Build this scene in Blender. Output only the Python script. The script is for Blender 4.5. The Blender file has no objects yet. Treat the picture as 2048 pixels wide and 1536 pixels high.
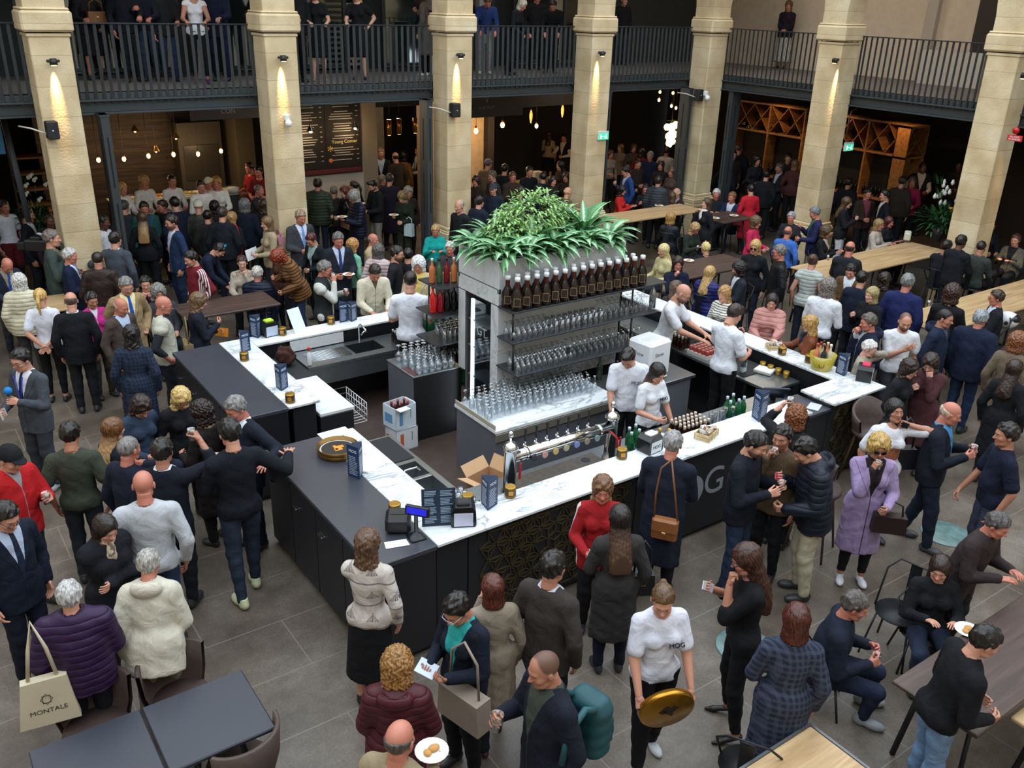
import bpy, math, random
import numpy as np
from mathutils import Vector, Matrix
rnd = random.Random(7)
nrs = np.random.RandomState(5)
C = bpy.context.scene.collection
SC = bpy.context.scene
# ---------------- camera, sky light, exposure ----------------
F_PX, YAW, PITCH, ROLL, CAM_H = 1791.0, math.radians(54.23), math.radians(23.45), math.radians(1.67), 5.4
_f = Vector((math.cos(YAW)*math.cos(PITCH), math.sin(YAW)*math.cos(PITCH), -math.sin(PITCH)))
_r = Vector((math.sin(YAW), -math.cos(YAW), 0.0)); _u = _r.cross(_f)
CAM_R = _r*math.cos(ROLL)+_u*math.sin(ROLL); CAM_U = _u*math.cos(ROLL)-_r*math.sin(ROLL); CAM_F = _f
cam_data = bpy.data.cameras.new('camera'); cam = bpy.data.objects.new('camera', cam_data); C.objects.link(cam)
cam_data.sensor_width = 36.0; cam_data.lens = F_PX/2048*36.0; cam_data.clip_end = 200
mw = Matrix.Identity(4)
for i, v in enumerate((CAM_R, CAM_U, -CAM_F)):
 for j in range(3): mw[j][i] = v[j]
mw.translation = (0, 0, CAM_H)
cam.matrix_world = mw
SC.camera = cam
SC.view_settings.view_transform = 'Standard'; SC.view_settings.look = 'None'
SC.view_settings.gamma = 1.0; SC.view_settings.use_curve_mapping = False
SC.view_settings.exposure = 0.0
SC.cycles.max_bounces = 6; SC.cycles.diffuse_bounces = 3; SC.cycles.glossy_bounces = 2
SC.cycles.transmission_bounces = 4; SC.cycles.transparent_max_bounces = 10
SC.cycles.caustics_reflective = False; SC.cycles.caustics_refractive = False
SC.cycles.sample_clamp_indirect = 4.0
world = bpy.data.worlds.new('overcast_sky'); SC.world = world; world.use_nodes = True
bg = world.node_tree.nodes['Background']
bg.inputs[0].default_value = (0.80, 0.90, 1.0, 1.0); bg.inputs[1].default_value = 3.1
def P(px, py, z):
 """point of the place seen at photograph pixel px,py at height z"""
 d = CAM_R*((px-1024)/F_PX) + CAM_U*(-(py-768)/F_PX) + CAM_F
 t = (z-CAM_H)/d.z
 return Vector((d.x*t, d.y*t, z))
# ---------------- helpers ----------------
def lin(h):
 if isinstance(h, (tuple, list)): return (*h[:3], 1.0)
 v = [int(h[i:i+2], 16)/255 for i in (0, 2, 4)]
 return tuple(c/12.92 if c <= .04045 else ((c+.055)/1.055)**2.4 for c in v)+(1.0,)
_mats = {}
def newmat(key):
 m = bpy.data.materials.new(key); m.use_nodes = True
 return m, m.node_tree.nodes, m.node_tree.links, m.node_tree.nodes['Principled BSDF']
def mat(col, rough=.6, metal=0., emit=0., spec=.5, noise=0., nscale=6., bump=0., bscale=40., name=None):
 key = ('m', col, rough, metal, emit, spec, noise, nscale, bump, bscale)
 if key in _mats: return _mats[key]
 m, N, L, b = newmat(name or 'material_'+(col if isinstance(col, str) else 'tone'))
 c = lin(col)
 b.inputs['Base Color'].default_value = c; b.inputs['Roughness'].default_value = rough
 b.inputs['Metallic'].default_value = metal; b.inputs['Specular IOR Level'].default_value = spec
 if emit:
  b.inputs['Emission Color'].default_value = c; b.inputs['Emission Strength'].default_value = emit
 if noise or bump:
  tc = N.new('ShaderNodeTexCoord')
 if noise:
  n = N.new('ShaderNodeTexNoise'); n.inputs['Scale'].default_value = nscale; n.inputs['Detail'].default_value = 5
  L.new(tc.outputs['Object'], n.inputs['Vector'])
  r = N.new('ShaderNodeMapRange'); r.inputs[1].default_value = .3; r.inputs[2].default_value = .7
  r.inputs[3].default_value = 1-noise; r.inputs[4].default_value = 1+noise
  L.new(n.outputs[0], r.inputs[0])
  mx = N.new('ShaderNodeVectorMath'); mx.operation = 'SCALE'; mx.inputs[0].default_value = c[:3]
  L.new(r.outputs[0], mx.inputs['Scale']); L.new(mx.outputs[0], b.inputs['Base Color'])
 if bump:
  n2 = N.new('ShaderNodeTexNoise'); n2.inputs['Scale'].default_value = bscale; L.new(tc.outputs['Object'], n2.inputs['Vector'])
  bp = N.new('ShaderNodeBump'); bp.inputs['Strength'].default_value = bump; bp.inputs['Distance'].default_value = .01
  L.new(n2.outputs[0], bp.inputs['Height']); L.new(bp.outputs[0], b.inputs['Normal'])
 _mats[key] = m
 return m
def ramp(N, L, src, stops, interp='LINEAR'):
 r = N.new('ShaderNodeValToRGB'); r.color_ramp.interpolation = interp
 e = r.color_ramp.elements
 e[0].position, e[0].color = stops[0][0], lin(stops[0][1])
 e[1].position, e[1].color = stops[1][0], lin(stops[1][1])
 for p, c in stops[2:]:
  x = e.new(p); x.color = lin(c)
 L.new(src, r.inputs[0]); return r.outputs[0]
def glass_mat(col=(.92, .97, 1.), alpha=.2, rough=.03, key='clear'):
 k = ('g', col, alpha, rough)
 if k in _mats: return _mats[k]
 m, N, L, b = newmat('glass_'+key); N.remove(b)
 out = N['Material Output']
 t = N.new('ShaderNodeBsdfTransparent'); t.inputs[0].default_value = (*col, 1)
 g = N.new('ShaderNodeBsdfGlossy'); g.inputs['Roughness'].default_value = rough
 fr = N.new('ShaderNodeLayerWeight'); fr.inputs[0].default_value = .35
 mr = N.new('ShaderNodeMapRange'); mr.inputs[3].default_value = alpha*.35; mr.inputs[4].default_value = min(1, alpha*2.6)
 L.new(fr.outputs['Facing'], mr.inputs[0])
 mx = N.new('ShaderNodeMixShader'); L.new(mr.outputs[0], mx.inputs[0])
 L.new(t.outputs[0], mx.inputs[1]); L.new(g.outputs[0], mx.inputs[2]); L.new(mx.outputs[0], out.inputs[0])
 _mats[k] = m; return m
class MB:
 """collects shapes, links them as one mesh object"""
 def __init__(s): s.v = []; s.f = []; s.m = []; s.sm = []; s.n = 0
 def add(s, v, f, m=0, smooth=False, M=None):
  v = np.asarray(v, float)
  if M is not None:
   A = np.array(M); v = v @ A[:3, :3].T + A[:3, 3]
  s.v.append(v); o = s.n; s.n += len(v)
  for q in f: s.f.append([i+o for i in q])
  s.m += [m]*len(f); s.sm += [smooth]*len(f); return s
 def box(s, lo, hi, b=.0, m=0, M=None):
  lo = np.array(lo, float); hi = np.array(hi, float); lo, hi = np.minimum(lo, hi), np.maximum(lo, hi)
  b = min(b, .45*min(hi-lo))
  if b <= 0:
   v = [(x, y, z) for x in (lo[0], hi[0]) for y in (lo[1], hi[1]) for z in (lo[2], hi[2])]
   f = [(0, 1, 3, 2), (4, 6, 7, 5), (0, 4, 5, 1), (2, 3, 7, 6), (0, 2, 6, 4), (1, 5, 7, 3)]
   return s.add(v, f, m, False, M)
  v = []; idx = {}
  for sx in (0, 1):
   for sy in (0, 1):
    for sz in (0, 1):
     c = np.array([(lo, hi)[sx][0], (lo, hi)[sy][1], (lo, hi)[sz][2]])
     d = np.array([1-2*sx, 1-2*sy, 1-2*sz])*b
     for a in range(3):
      p = c+d; p[a] = c[a]; idx[(sx, sy, sz, a)] = len(v); v.append(p)
  f = []
  for a in range(3):
   o = [i for i in range(3) if i != a]
   for sd in (0, 1):
    q = []
    for (i, j) in ((0, 0), (1, 0), (1, 1), (0, 1)):
     k = [0, 0, 0]; k[a] = sd; k[o[0]] = i; k[o[1]] = j; q.append(idx[(*k, a)])
    if (sd == 1) != (a != 1): q = q[::-1]
    f.append(q)
   for i in (0, 1):
    for j in (0, 1):
     k0 = [0, 0, 0]; k0[o[0]] = i; k0[o[1]] = j; k1 = list(k0); k1[a] = 1
     f.append([idx[(*k0, o[0])], idx[(*k1, o[0])], idx[(*k1, o[1])], idx[(*k0, o[1])]])
  for sx in (0, 1):
   for sy in (0, 1):
    for sz in (0, 1): f.append([idx[(sx, sy, sz, a)] for a in range(3)])
  return s.add(v, f, m, False, M)
 def lathe(s, prof, c=(0, 0, 0), n=16, m=0, M=None, smooth=True, cap=True):
  prof = [(max(r, 1e-4), z) for r, z in prof]
  a = np.arange(n)*2*np.pi/n; v = []
  for r, z in prof: v += [(c[0]+r*math.cos(t), c[1]+r*math.sin(t), c[2]+z) for t in a]
  f = []
  for i in range(len(prof)-1):
   for j in range(n): k = (j+1) % n; f.append((i*n+j, i*n+k, (i+1)*n+k, (i+1)*n+j))
  s.add(v, f, m, smooth, M)
  if cap:
   o = s.n-len(v)
   s.f.append([o+j for j in range(n)][::-1]); s.f.append([o+(len(prof)-1)*n+j for j in range(n)])
   s.m += [m, m]; s.sm += [False, False]
  return s
 def cyl(s, p0, p1, r0, r1=None, n=10, m=0, smooth=True, M=None, cap=True):
  p0 = np.array(p0, float); p1 = np.array(p1, float); r1 = r0 if r1 is None else r1
  return s.tube([p0, p1], [r0, r1], n, m, smooth, M, cap)
 def tube(s, pts, r, n=8, m=0, smooth=True, M=None, cap=True, closed=False):
  pts = [np.array(p, float) for p in pts]
  if np.isscalar(r): r = [r]*len(pts)
  v = []; up = np.array([0, 0, 1.]); prev = None
  K = len(pts)
  for i, p in enumerate(pts):
   if closed: d = pts[(i+1) % K]-pts[i-1]
   else: d = pts[min(i+1, K-1)]-pts[max(i-1, 0)]
   d = d/(np.linalg.norm(d)+1e-9)
   if prev is None:
    a = np.cross(d, up);
    if np.linalg.norm(a) < .1: a = np.cross(d, [1, 0, 0])
   else: a = prev-d*(prev@d)
   a /= np.linalg.norm(a)+1e-9; prev = a; b = np.cross(d, a)
   for k in range(n):
    t = 2*np.pi*(k+.5)/n; v.append(p+(a*math.cos(t)+b*math.sin(t))*r[i])
  f = []
  for i in range(K if closed else K-1):
   for j in range(n): k = (j+1) % n; i2 = (i+1) % K; f.append((i*n+j, i*n+k, i2*n+k, i2*n+j))
  s.add(v, f, m, smooth, M)
  if cap and not closed:
   o = s.n-len(v); s.f.append([o+j for j in range(n)][::-1]); s.f.append([o+(K-1)*n+j for j in range(n)])
   s.m += [m, m]; s.sm += [False, False]
  return s
 def prism(s, poly, z0, z1, m=0, M=None, smooth=False):
  n = len(poly); v = [(x, y, z0) for x, y in poly]+[(x, y, z1) for x, y in poly]
  f = [list(range(n))[::-1], list(range(n, 2*n))]+[(i, (i+1) % n, n+(i+1) % n, n+i) for i in range(n)]
  return s.add(v, f, m, smooth, M)
 def ball(s, c, r, m=0, n=10, M=None):
  r = (r, r, r) if np.isscalar(r) else r
  k = max(4, n//2); v = []; f = []
  for i in range(k+1):
   t = np.pi*i/k
   for j in range(n):
    u = 2*np.pi*j/n; v.append((c[0]+r[0]*max(math.sin(t), .001)*math.cos(u), c[1]+r[1]*max(math.sin(t), .001)*math.sin(u), c[2]-r[2]*math.cos(t)))
  for i in range(k):
   for j in range(n): q = (j+1) % n; f.append((i*n+j, i*n+q, (i+1)*n+q, (i+1)*n+j))
  return s.add(v, f, m, True, M)
 def mesh(s, name, mats):
  me = bpy.data.meshes.new(name)
  v = np.concatenate(s.v) if s.v else np.zeros((0, 3))
  me.from_pydata(v.tolist(), [], s.f)
  for m in (mats if isinstance(mats, (list, tuple)) else [mats]): me.materials.append(m)
  me.polygons.foreach_set('material_index', s.m); me.polygons.foreach_set('use_smooth', s.sm)
  me.update(); return me
 def build(s, name, mats, parent=None, loc=None, rz=0):
  o = bpy.data.objects.new(name, s.mesh(name, mats)); C.objects.link(o)
  if parent is not None: o.parent = parent
  if loc is not None: o.location = loc
  if rz: o.rotation_euler.z = rz
  return o
def tag(o, label, cat, group=None, kind=None):
 o['label'] = label; o['category'] = cat
 if group: o['group'] = group
 if kind: o['kind'] = kind
 return o
def thing(name, label, cat, loc=(0, 0, 0), rz=0, group=None):
 o = bpy.data.objects.new(name, None); C.objects.link(o); o.location = loc; o.rotation_euler.z = rz
 o.empty_display_size = .1
 return tag(o, label, cat, group)
def struct(o): o['kind'] = 'structure'; return o
_kids = {}
def kids(o):
 if o.name not in _kids: _kids[o.name] = [c for c in bpy.data.objects if c.parent == o]
 return _kids[o.name]
def dup(o, loc=None, rz=None, label=None, group=None):
 c = o.copy(); C.objects.link(c)
 if loc is not None: c.location = loc
 if rz is not None: c.rotation_euler.z = rz
 if label: c['label'] = label
 if group: c['group'] = group
 for k in kids(o):
  q = k.copy(); C.objects.link(q); q.parent = c
  for k2 in kids(k):
   q2 = k2.copy(); C.objects.link(q2); q2.parent = q
 return c
_fonts = {}
def text_part(name, body, size, M, m, parent=None, ext=.0015, bold=False):
 cu = bpy.data.curves.new(name, 'FONT'); cu.body = body; cu.size = size; cu.extrude = ext
 cu.align_x = 'CENTER'; cu.align_y = 'CENTER'
 if bold: cu.offset = 0
 cu.materials.append(m)
 tmp = bpy.data.objects.new(name, cu); C.objects.link(tmp)
 dg = bpy.context.evaluated_depsgraph_get(); dg.update()
 me = bpy.data.meshes.new_from_object(tmp.evaluated_get(dg)); bpy.data.objects.remove(tmp)
 if not me.materials: me.materials.append(m)
 o = bpy.data.objects.new(name, me); C.objects.link(o); o.matrix_local = M
 if parent is not None: o.parent = parent
 return o
def frameM(o, x, y):
 x = Vector(x).normalized(); y = Vector(y).normalized(); z = x.cross(y); M = Matrix.Identity(4)
 for i, v in enumerate((x, y, z)):
  for j in range(3): M[j][i] = v[j]
 M.translation = o; return M
# ---------------- people: smooth bodies grown from distance fields ----------------
f4 = np.float32
def snet(F, org, h):
 """surface of a sampled distance field as (verts, quads)"""
 s = F < 0
 n = np.array(F.shape)
 c = np.zeros(tuple(n-1), np.int8)
 for i in (0, 1):
  for j in (0, 1):
   for k in (0, 1): c += s[i:n[0]-1+i, j:n[1]-1+j, k:n[2]-1+k]
 act = (c > 0) & (c < 8)
 idx = np.full(act.shape, -1, np.int32); A = np.argwhere(act); idx[act] = np.arange(len(A))
 if not len(A): return np.zeros((0, 3), f4), np.zeros((0, 4), np.int32)
 acc = np.zeros((len(A), 3), f4); cnt = np.zeros(len(A), f4)
 co = [(i, j, k) for i in (0, 1) for j in (0, 1) for k in (0, 1)]
 val = {q: F[A[:, 0]+q[0], A[:, 1]+q[1], A[:, 2]+q[2]] for q in co}
 for a in range(3):
  for q in co:
   if q[a]: continue
   r = list(q); r[a] = 1; r = tuple(r)
   v0, v1 = val[q], val[r]; x = (v0 < 0) != (v1 < 0)
   t = v0[x]/(v0[x]-v1[x]); p = np.tile(np.array(q, f4), (x.sum(), 1)); p[:, a] = t
   acc[x] += p; cnt[x] += 1
 V = (A+acc/cnt[:, None])*h+np.array(org)
 Q = []
 for a in range(3):
  b, d = (a+1) % 3, (a+2) % 3
  sl0 = [slice(None)]*3; sl1 = [slice(None)]*3
  sl0[a] = slice(0, n[a]-1); sl1[a] = slice(1, n[a])
  for z in (b, d): sl0[z] = sl1[z] = slice(1, n[z]-1)
  s0, s1 = s[tuple(sl0)], s[tuple(sl1)]
  E = np.argwhere(s0 != s1);
  if not len(E): continue
  flip = s0[tuple(E.T)]
  E[:, b] += 1; E[:, d] += 1
  def g(db, dd):
   e = E.copy(); e[:, b] -= db; e[:, d] -= dd; return idx[tuple(e.T)]
  q = np.stack([g(1, 1), g(0, 1), g(0, 0), g(1, 0)], 1)
  q[~flip] = q[~flip][:, ::-1]
  Q.append(q)
 return V.astype(f4), np.concatenate(Q)
def smin(a, b, k):
 h = np.clip(.5+.5*(b-a)/k, 0, 1); return b+(a-b)*h-k*h*(1-h)
def smax(a, b, k): return -smin(-a, -b, k)
def caps(p, a, b, r0, r1):
 a = np.array(a, f4); ba = np.array(b, f4)-a
 t = np.clip(((p-a)@ba)/(ba@ba+1e-9), 0, 1)
 return np.sqrt((((p-a)-t[..., None]*ba)**2).sum(-1))-(r0+(r1-r0)*t)
def elli(p, c, r):
 r = np.array(r, f4); q = (p-np.array(c, f4))
 k0 = np.sqrt(((q/r)**2).sum(-1)); k1 = np.sqrt(((q/(r*r))**2).sum(-1))+1e-6
 return k0*(k0-1)/k1
def rbox(p, c, hf, r):
 q = np.abs(p-np.array(c, f4))-(np.array(hf, f4)-r); return np.sqrt((np.maximum(q, 0)**2).sum(-1))+np.minimum(q.max(-1), 0)-r
def grid(lo, hi, h):
 ax = [np.arange(lo[i], hi[i]+h, h, dtype=f4) for i in range(3)]
 return np.stack(np.meshgrid(*ax, indexing='ij'), -1)
def mesh_np(name, V, Q, mats, attrs=None, mi=None):
 me = bpy.data.meshes.new(name); n = len(V); k = len(Q)
 me.vertices.add(n); me.vertices.foreach_set('co', np.ascontiguousarray(V, f4).ravel())
 me.loops.add(k*4); me.loops.foreach_set('vertex_index', np.ascontiguousarray(Q, np.int32).ravel())
 me.polygons.add(k); me.polygons.foreach_set('loop_start', np.arange(0, k*4, 4, dtype=np.int32))
 me.polygons.foreach_set('use_smooth', np.ones(k, bool))
 if mi is not None: me.polygons.foreach_set('material_index', mi)
 for m in mats: me.materials.append(m)
 for nm, a in (attrs or {}).items():
  at = me.attributes.new(nm, 'FLOAT_VECTOR', 'POINT'); at.data.foreach_set('vector', np.ascontiguousarray(a, f4).ravel())
 me.update(calc_edges=True); me.validate(); return me
def link(name, me, parent=None):
 o = bpy.data.objects.new(name, me); C.objects.link(o)
 if parent is not None: o.parent = parent
 return o
_T = {}
def head_tpl(kind, lod):
 """kind: m, f, o (older man, heavier jaw)"""
 k = ('head', kind, lod)
 if k in _T: return _T[k]
 h = (.0055, .0075, .011)[lod]
 p = grid((-.10, -.125, -.15), (.10, .145, .135), h)
 jw = {'m': .060, 'f': .052, 'o': .064}[kind]
 q = p.copy(); q[..., 0] = np.abs(q[..., 0])
 F = elli(p, (0, -.012, .030), (.074, .095, .088))
 F = smin(F, elli(p, (0, .018, -.035), (jw, .070, .078)), .03)
 F = smin(F, elli(q, (.030, .035, -.080), (.026, .034, .022)), .03)
 F = smin(F, elli(p, (0, .066, -.100), (.022, .018, .018)), .025)
 F = smin(F, caps(q, (0, .080, .022), (.036, .070, .020), .012, .010), .02)
 F = smin(F, elli(q, (.038, .055, -.025), (.024, .024, .022)), .025)
 F = smax(F, -elli(q, (.031, .098, .000), (.019, .018, .012)), .014)
 F = smin(F, elli(q, (.031, .074, .000), (.0125, .013, .0115)), .003)
 F = smin(F, caps(p, (0, .082, .008), (0, .108, -.028), .0065, .0095), .010)
 F = smin(F, elli(q, (.010, .096, -.030), (.008, .010, .007)), .006)
 F = smin(F, caps(q, (0, .086, -.055), (.016, .078, -.056), .0075, .005), .008)
 F = smin(F, caps(q, (0, .084, -.067), (.012, .078, -.066), .0085, .006), .008)
 F = smax(F, -caps(q, (0, .096, -.061), (.020, .084, -.061), .0022, .0015), .003)
 F = smin(F, elli(q, (.078, -.008, -.008), (.010, .018, .030)), .006)
 F = smin(F, caps(p, (0, -.022, -.06), (0, -.034, -.16), .052, .056), .02)
 F = F if F.max() > 0 else F
 F[..., 0] = np.abs(F[..., 0])*0+.01
 _T[k] = snet(F, (-.10, -.125, -.15), h); return _T[k]
def hand_tpl(kind, side, lod):
 k = ('hand', kind, side, lod)
 if k in _T: return _T[k]
 h = (.0048, .0065, .010)[lod]
 p = grid((-.055, -.085, -.05), (.085, .085, .205), h)
 r = .0085 if lod == 0 else (.0092 if lod == 1 else .0115)
 F = caps(p, (0, 0, -.03), (0, 0, .02), .027, .026)
 for y in (-.026, -.009, .009, .026):
  F = smin(F, caps(p, (0, y*.7, .015), (0, y, .085), .015, .0125), .010)
 bend = {'relax': (.35, .5), 'grip': (.9, 1.1), 'fist': (1.4, 1.5), 'flat': (.08, .1), 'spread': (.15, .25)}[kind]
 L = (.040, .046, .044, .034)
 for i, y in enumerate((.030, .010, -.010, -.029)):
  sp = .35 if kind == 'spread' else .06
  a = np.array([0, y, .088]); d = np.array([math.sin(bend[0]), (y/.03)*sp, math.cos(bend[0])]); d /= np.linalg.norm(d)
  b = a+d*L[i]; t = bend[0]+bend[1]; e = np.array([math.sin(t), (y/.03)*sp*.6, math.cos(t)]); e /= np.linalg.norm(e)
  c = b+e*L[i]*.85
  F = smin(F, np.minimum(caps(p, a, b, r*1.08, r), caps(p, b, c, r, r*.85)), .004)
 g = {'relax': (.018, .045, .075), 'grip': (.055, .045, .075), 'fist': (.035, .015, .085), 'flat': (.004, .066, .078), 'spread': (.0, .078, .065)}[kind]
 m = np.array([.014, .038, .045])
 F = smin(F, caps(p, (.004, .016, .015), m, .0145, .0115), .010)
 F = smin(F, caps(p, m, m+(np.array(g)-m)*1.0+np.array([0, .004, .012]), r*1.15, r*.95), .005)
 V, Q = snet(F, (-.055, -.085, -.05), h)
 if side < 0: V = V.copy(); V[:, 1] *= -1; Q = Q[:, ::-1]
 _T[k] = (V, Q); return _T[k]
def hair_tpl(style, lod):
 k = ('hair', style, lod)
 if k in _T: return _T[k]
 h = (.0068, .009, .0125)[lod]
 lo, hi = (-.16, -.20, -.44), (.16, .15, .19)
 if style in ('short', 'crop', 'bald', 'cap', 'beanie', 'quiff', 'flatcap', 'bun', 'ponytail'): lo = (-.13, -.19 if style != 'ponytail' else -.2, -.12 if style != 'ponytail' else -.30); hi = (.13, .17, .17)
 if style in ('bob', 'curly', 'blow', 'wavybob'): lo = (-.15, -.17, -.19)
 p = grid(lo, hi, h)
 x, y, z = p[..., 0], p[..., 1], p[..., 2]; ax = np.abs(x)
 n1 = (np.sin(x*95+np.sin(z*60)*1.3)*np.cos(y*80+z*20))*.0022
 cr = lambda t: elli(p, (0, -.012+(-.004), .030), (.074+t, .095+t, .088+t))
 # hairline: front high, behind the ears low
 line = np.interp(y, [-.13, -.06, -.015, .02, .05, .10], [-.085, -.065, -.012, .0, .052, .080]).astype(f4)
 cut = line-z
 if style in ('short', 'quiff', 'crop', 'ponytail', 'bun'):
  t = {'short': .016, 'quiff': .014, 'crop': .0055, 'ponytail': .010, 'bun': .010}[style]
  F = cr(t)+n1*(2.4 if style == 'short' else .7)+(.0055*np.sin(y*70+np.sin(x*60)*2)*np.sin(x*55+z*50) if style in ('short', 'quiff') else 0)
  if style == 'quiff': F = smin(F, elli(p, (0, .045, .105), (.055, .05, .030)), .02)+n1
  F = smax(F, cut, .012)
  if style == 'ponytail':
   F = smin(F, elli(p, (0, -.12, .045), (.025, .025, .025)), .02)
   F = smin(F, np.minimum(caps(p, (0, -.13, .04), (0, -.165, -.06), .022, .028), caps(p, (0, -.165, -.06), (0, -.15, -.22), .028, .010)), .02)+n1*.8
  if style == 'bun': F = smin(F, elli(p, (0, -.115, .065), (.036, .034, .034)), .015)
 elif style == 'bald':
  F = smax(smax(cr(.008)+n1*.6, cut, .010), z-.045+np.clip(y+.09, 0, 1)*.2, .015)
 elif style == 'thin':
  F = smax(smax(cr(.007)+n1*.6, cut, .010), .5*(y-.02)+.3*(z-.05), .02)
 elif style in ('cap', 'beanie', 'flatcap'):
  F = smax(cr(.020), -(z-(.012 if style == 'beanie' else .03)-np.clip(y, -.1, .1)*.12), .008)
  if style == 'cap': F = smin(F, smax(elli(p, (0, .075, .045), (.062, .085, .010)), -(y-.02), .01), .008)
  if style == 'flatcap': F = smin(F, elli(p, (0, .04, .065), (.088, .10, .022)), .02)
 else:
  bot = {'long': -.30, 'verylong': -.42, 'bob': -.115, 'curly': -.10, 'wavybob': -.15, 'blow': -.06, 'wavy': -.24}.get(style, -.3)
  t = {'curly': .034, 'blow': .030, 'wavy': .024, 'wavybob': .026}.get(style, .018)
  F = cr(t)
  w = .082 if style not in ('curly', 'blow') else .095
  zz = np.clip(z, bot, .03)
  flare = 1+.25*np.clip(-(z+.03)/.15, 0, 1)*(0.6 if bot < -.2 else 1)
  yb = -.030-.12*np.clip(-(z+.05)/.3, 0, 1)*(1 if bot < -.2 else .2)
  col = np.sqrt((x/(w*flare))**2+((y-yb)/(.072*flare))**2+((z-zz)/.05)**2)
  col = (col-1)*.07
  F = smin(F, col.astype(f4), .03)
  nn = {'curly': .010, 'wavybob': .006, 'wavy': .007, 'blow': .006}.get(style, .0022)
  fr = 120 if style == 'curly' else 70
  st_ = np.arctan2(x, -(y+.02)); F = F+(.0028*np.sin(st_*26+3*np.sin(z*22)+2*np.sin(z*9)) if style not in ('curly',) else 0)
  F = F+nn*np.sin(x*fr+2*np.sin(z*fr*.7+y*40))*np.cos(y*fr*.9+np.sin(z*fr*.5)*2)
  # open the face
  F = smax(F, -elli(p, (0, .105, -.055), (.063, .095, .118)), .012)
  if bot < -.11:
   F = smax(F, -(elli(p, (0, .07, -.26), (.075, .11, .15))), .015)
 F[0] = F[-1] = .02; F[:, 0] = F[:, -1] = .02; F[:, :, 0] = F[:, :, -1] = .02
 _T[k] = snet(F, lo, h); return _T[k]
def shoe_tpl(kind, lod):
 k = ('shoe', kind, lod)
 if k in _T: return _T[k]
 h = (.0075, .010, .014)[min(lod, 2)]
 lo, hi = (-.075, -.13, -.03), (.075, .22, .16); p = grid(lo, hi, h)
 if kind == 'heel':
  F = caps(p, (0, -.06, .075), (0, .10, .025), .030, .024)
  F = smin(F, caps(p, (0, .10, .022), (0, .165, .016), .028, .012), .02)
  F = np.minimum(F, caps(p, (0, -.075, .07), (0, -.085, .0), .014, .007))
  F = smax(F, -elli(p, (0, .0, .115), (.03, .09, .05)), .01)
 else:
  F = elli(p, (0, .072, .034), (.047, .092, .042)); F = smin(F, elli(p, (0, -.045, .045), (.038, .050, .045)), .03)
  F = smin(F, caps(p, (0, -.03, .04), (0, -.03, .095), .040, .041), .02)
  F = smax(F, -(z_ := p[..., 2]-.002), .004); F = smax(F, p[..., 2]-.105, .004)
 _T[k] = snet(F, lo, h); return _T[k]
def rot(ax, a):
 c, s = math.cos(a), math.sin(a)
 return np.array({'x': [[1, 0, 0], [0, c, -s], [0, s, c]], 'y': [[c, 0, s], [0, 1, 0], [-s, 0, c]], 'z': [[c, -s, 0], [s, c, 0], [0, 0, 1]]}[ax], float)
POSE = {  # wrist target in torso frame for the right side, palm normal, hand kind
 'down': ((.235, .03, -.085), (-1, .1, 0), 'relax'), 'hold': ((.13, .27, .12), (-1, 0, .1), 'grip'),
 'cup': ((.13, .27, .26), (-1, 0, 0), 'grip'), 'drink': ((.055, .18, .46), (-.8, -.4, 0), 'grip'),
 'ear': ((.15, .06, .52), (-1, 0, .1), 'grip'), 'cross': ((-.12, .19, .20), (0, -1, 0), 'relax'),
 'clasp': ((.02, .24, .06), (0, -1, 0), 'fist'), 'table': ((.13, .33, .13), (0, 0, -1), 'flat'),
 'tables': ((.12, .30, .27), (0, 0, -1), 'relax'), 'back': ((.03, -.19, .00), (0, -1, 0), 'relax'),
 'reach': ((.12, .46, .22), (0, 0, -1), 'spread'), 'up': ((.24, .30, .62), (-1, .2, 0), 'grip'),
 'face': ((.05, .16, .45), (0, -1, .2), 'fist'), 'wide': ((.50, .14, .26), (0, 0, -1), 'spread'),
 'pocket': ((.205, .04, -.01), (-1, 0, 0), 'fist'), 'hip': ((.20, .02, .06), (-1, 0, 0), 'fist'),
 'plate': ((.08, .28, .20), (0, 0, 1), 'grip'), 'low': ((.20, .22, -.06), (-.4, -.8, 0), 'grip'),
 'chest': ((-.02, .21, .30), (0, -1, 0), 'relax'), 'phone': ((.10, .26, .30), (-.3, -1, 0), 'grip'),
 'shoulder': ((.16, .14, .36), (0, -1, 0), 'fist'), 'rail': ((.16, .36, .14), (0, 0, -1), 'grip'),
 'read': ((.10, .26, .18), (-.4, 0, 1), 'grip')}
def attr_node(N, nm):
 a = N.new('ShaderNodeAttribute'); a.attribute_name = nm; return a.outputs['Vector']
def blob(N, L, vec, c, r, soft=.12):
 s = N.new('ShaderNodeVectorMath'); s.operation = 'SUBTRACT'; L.new(vec, s.inputs[0]); s.inputs[1].default_value = c
 d = N.new('ShaderNodeVectorMath'); d.operation = 'DIVIDE'; L.new(s.outputs[0], d.inputs[0]); d.inputs[1].default_value = r
 l = N.new('ShaderNodeVectorMath'); l.operation = 'LENGTH'; L.new(d.outputs[0], l.inputs[0])
 m = N.new('ShaderNodeMapRange'); m.interpolation_type = 'SMOOTHSTEP'; L.new(l.outputs['Value'], m.inputs[0])
 m.inputs[1].default_value = 1-soft; m.inputs[2].default_value = 1+soft; m.inputs[3].default_value = 1; m.inputs[4].default_value = 0
 return m.outputs[0]
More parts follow.
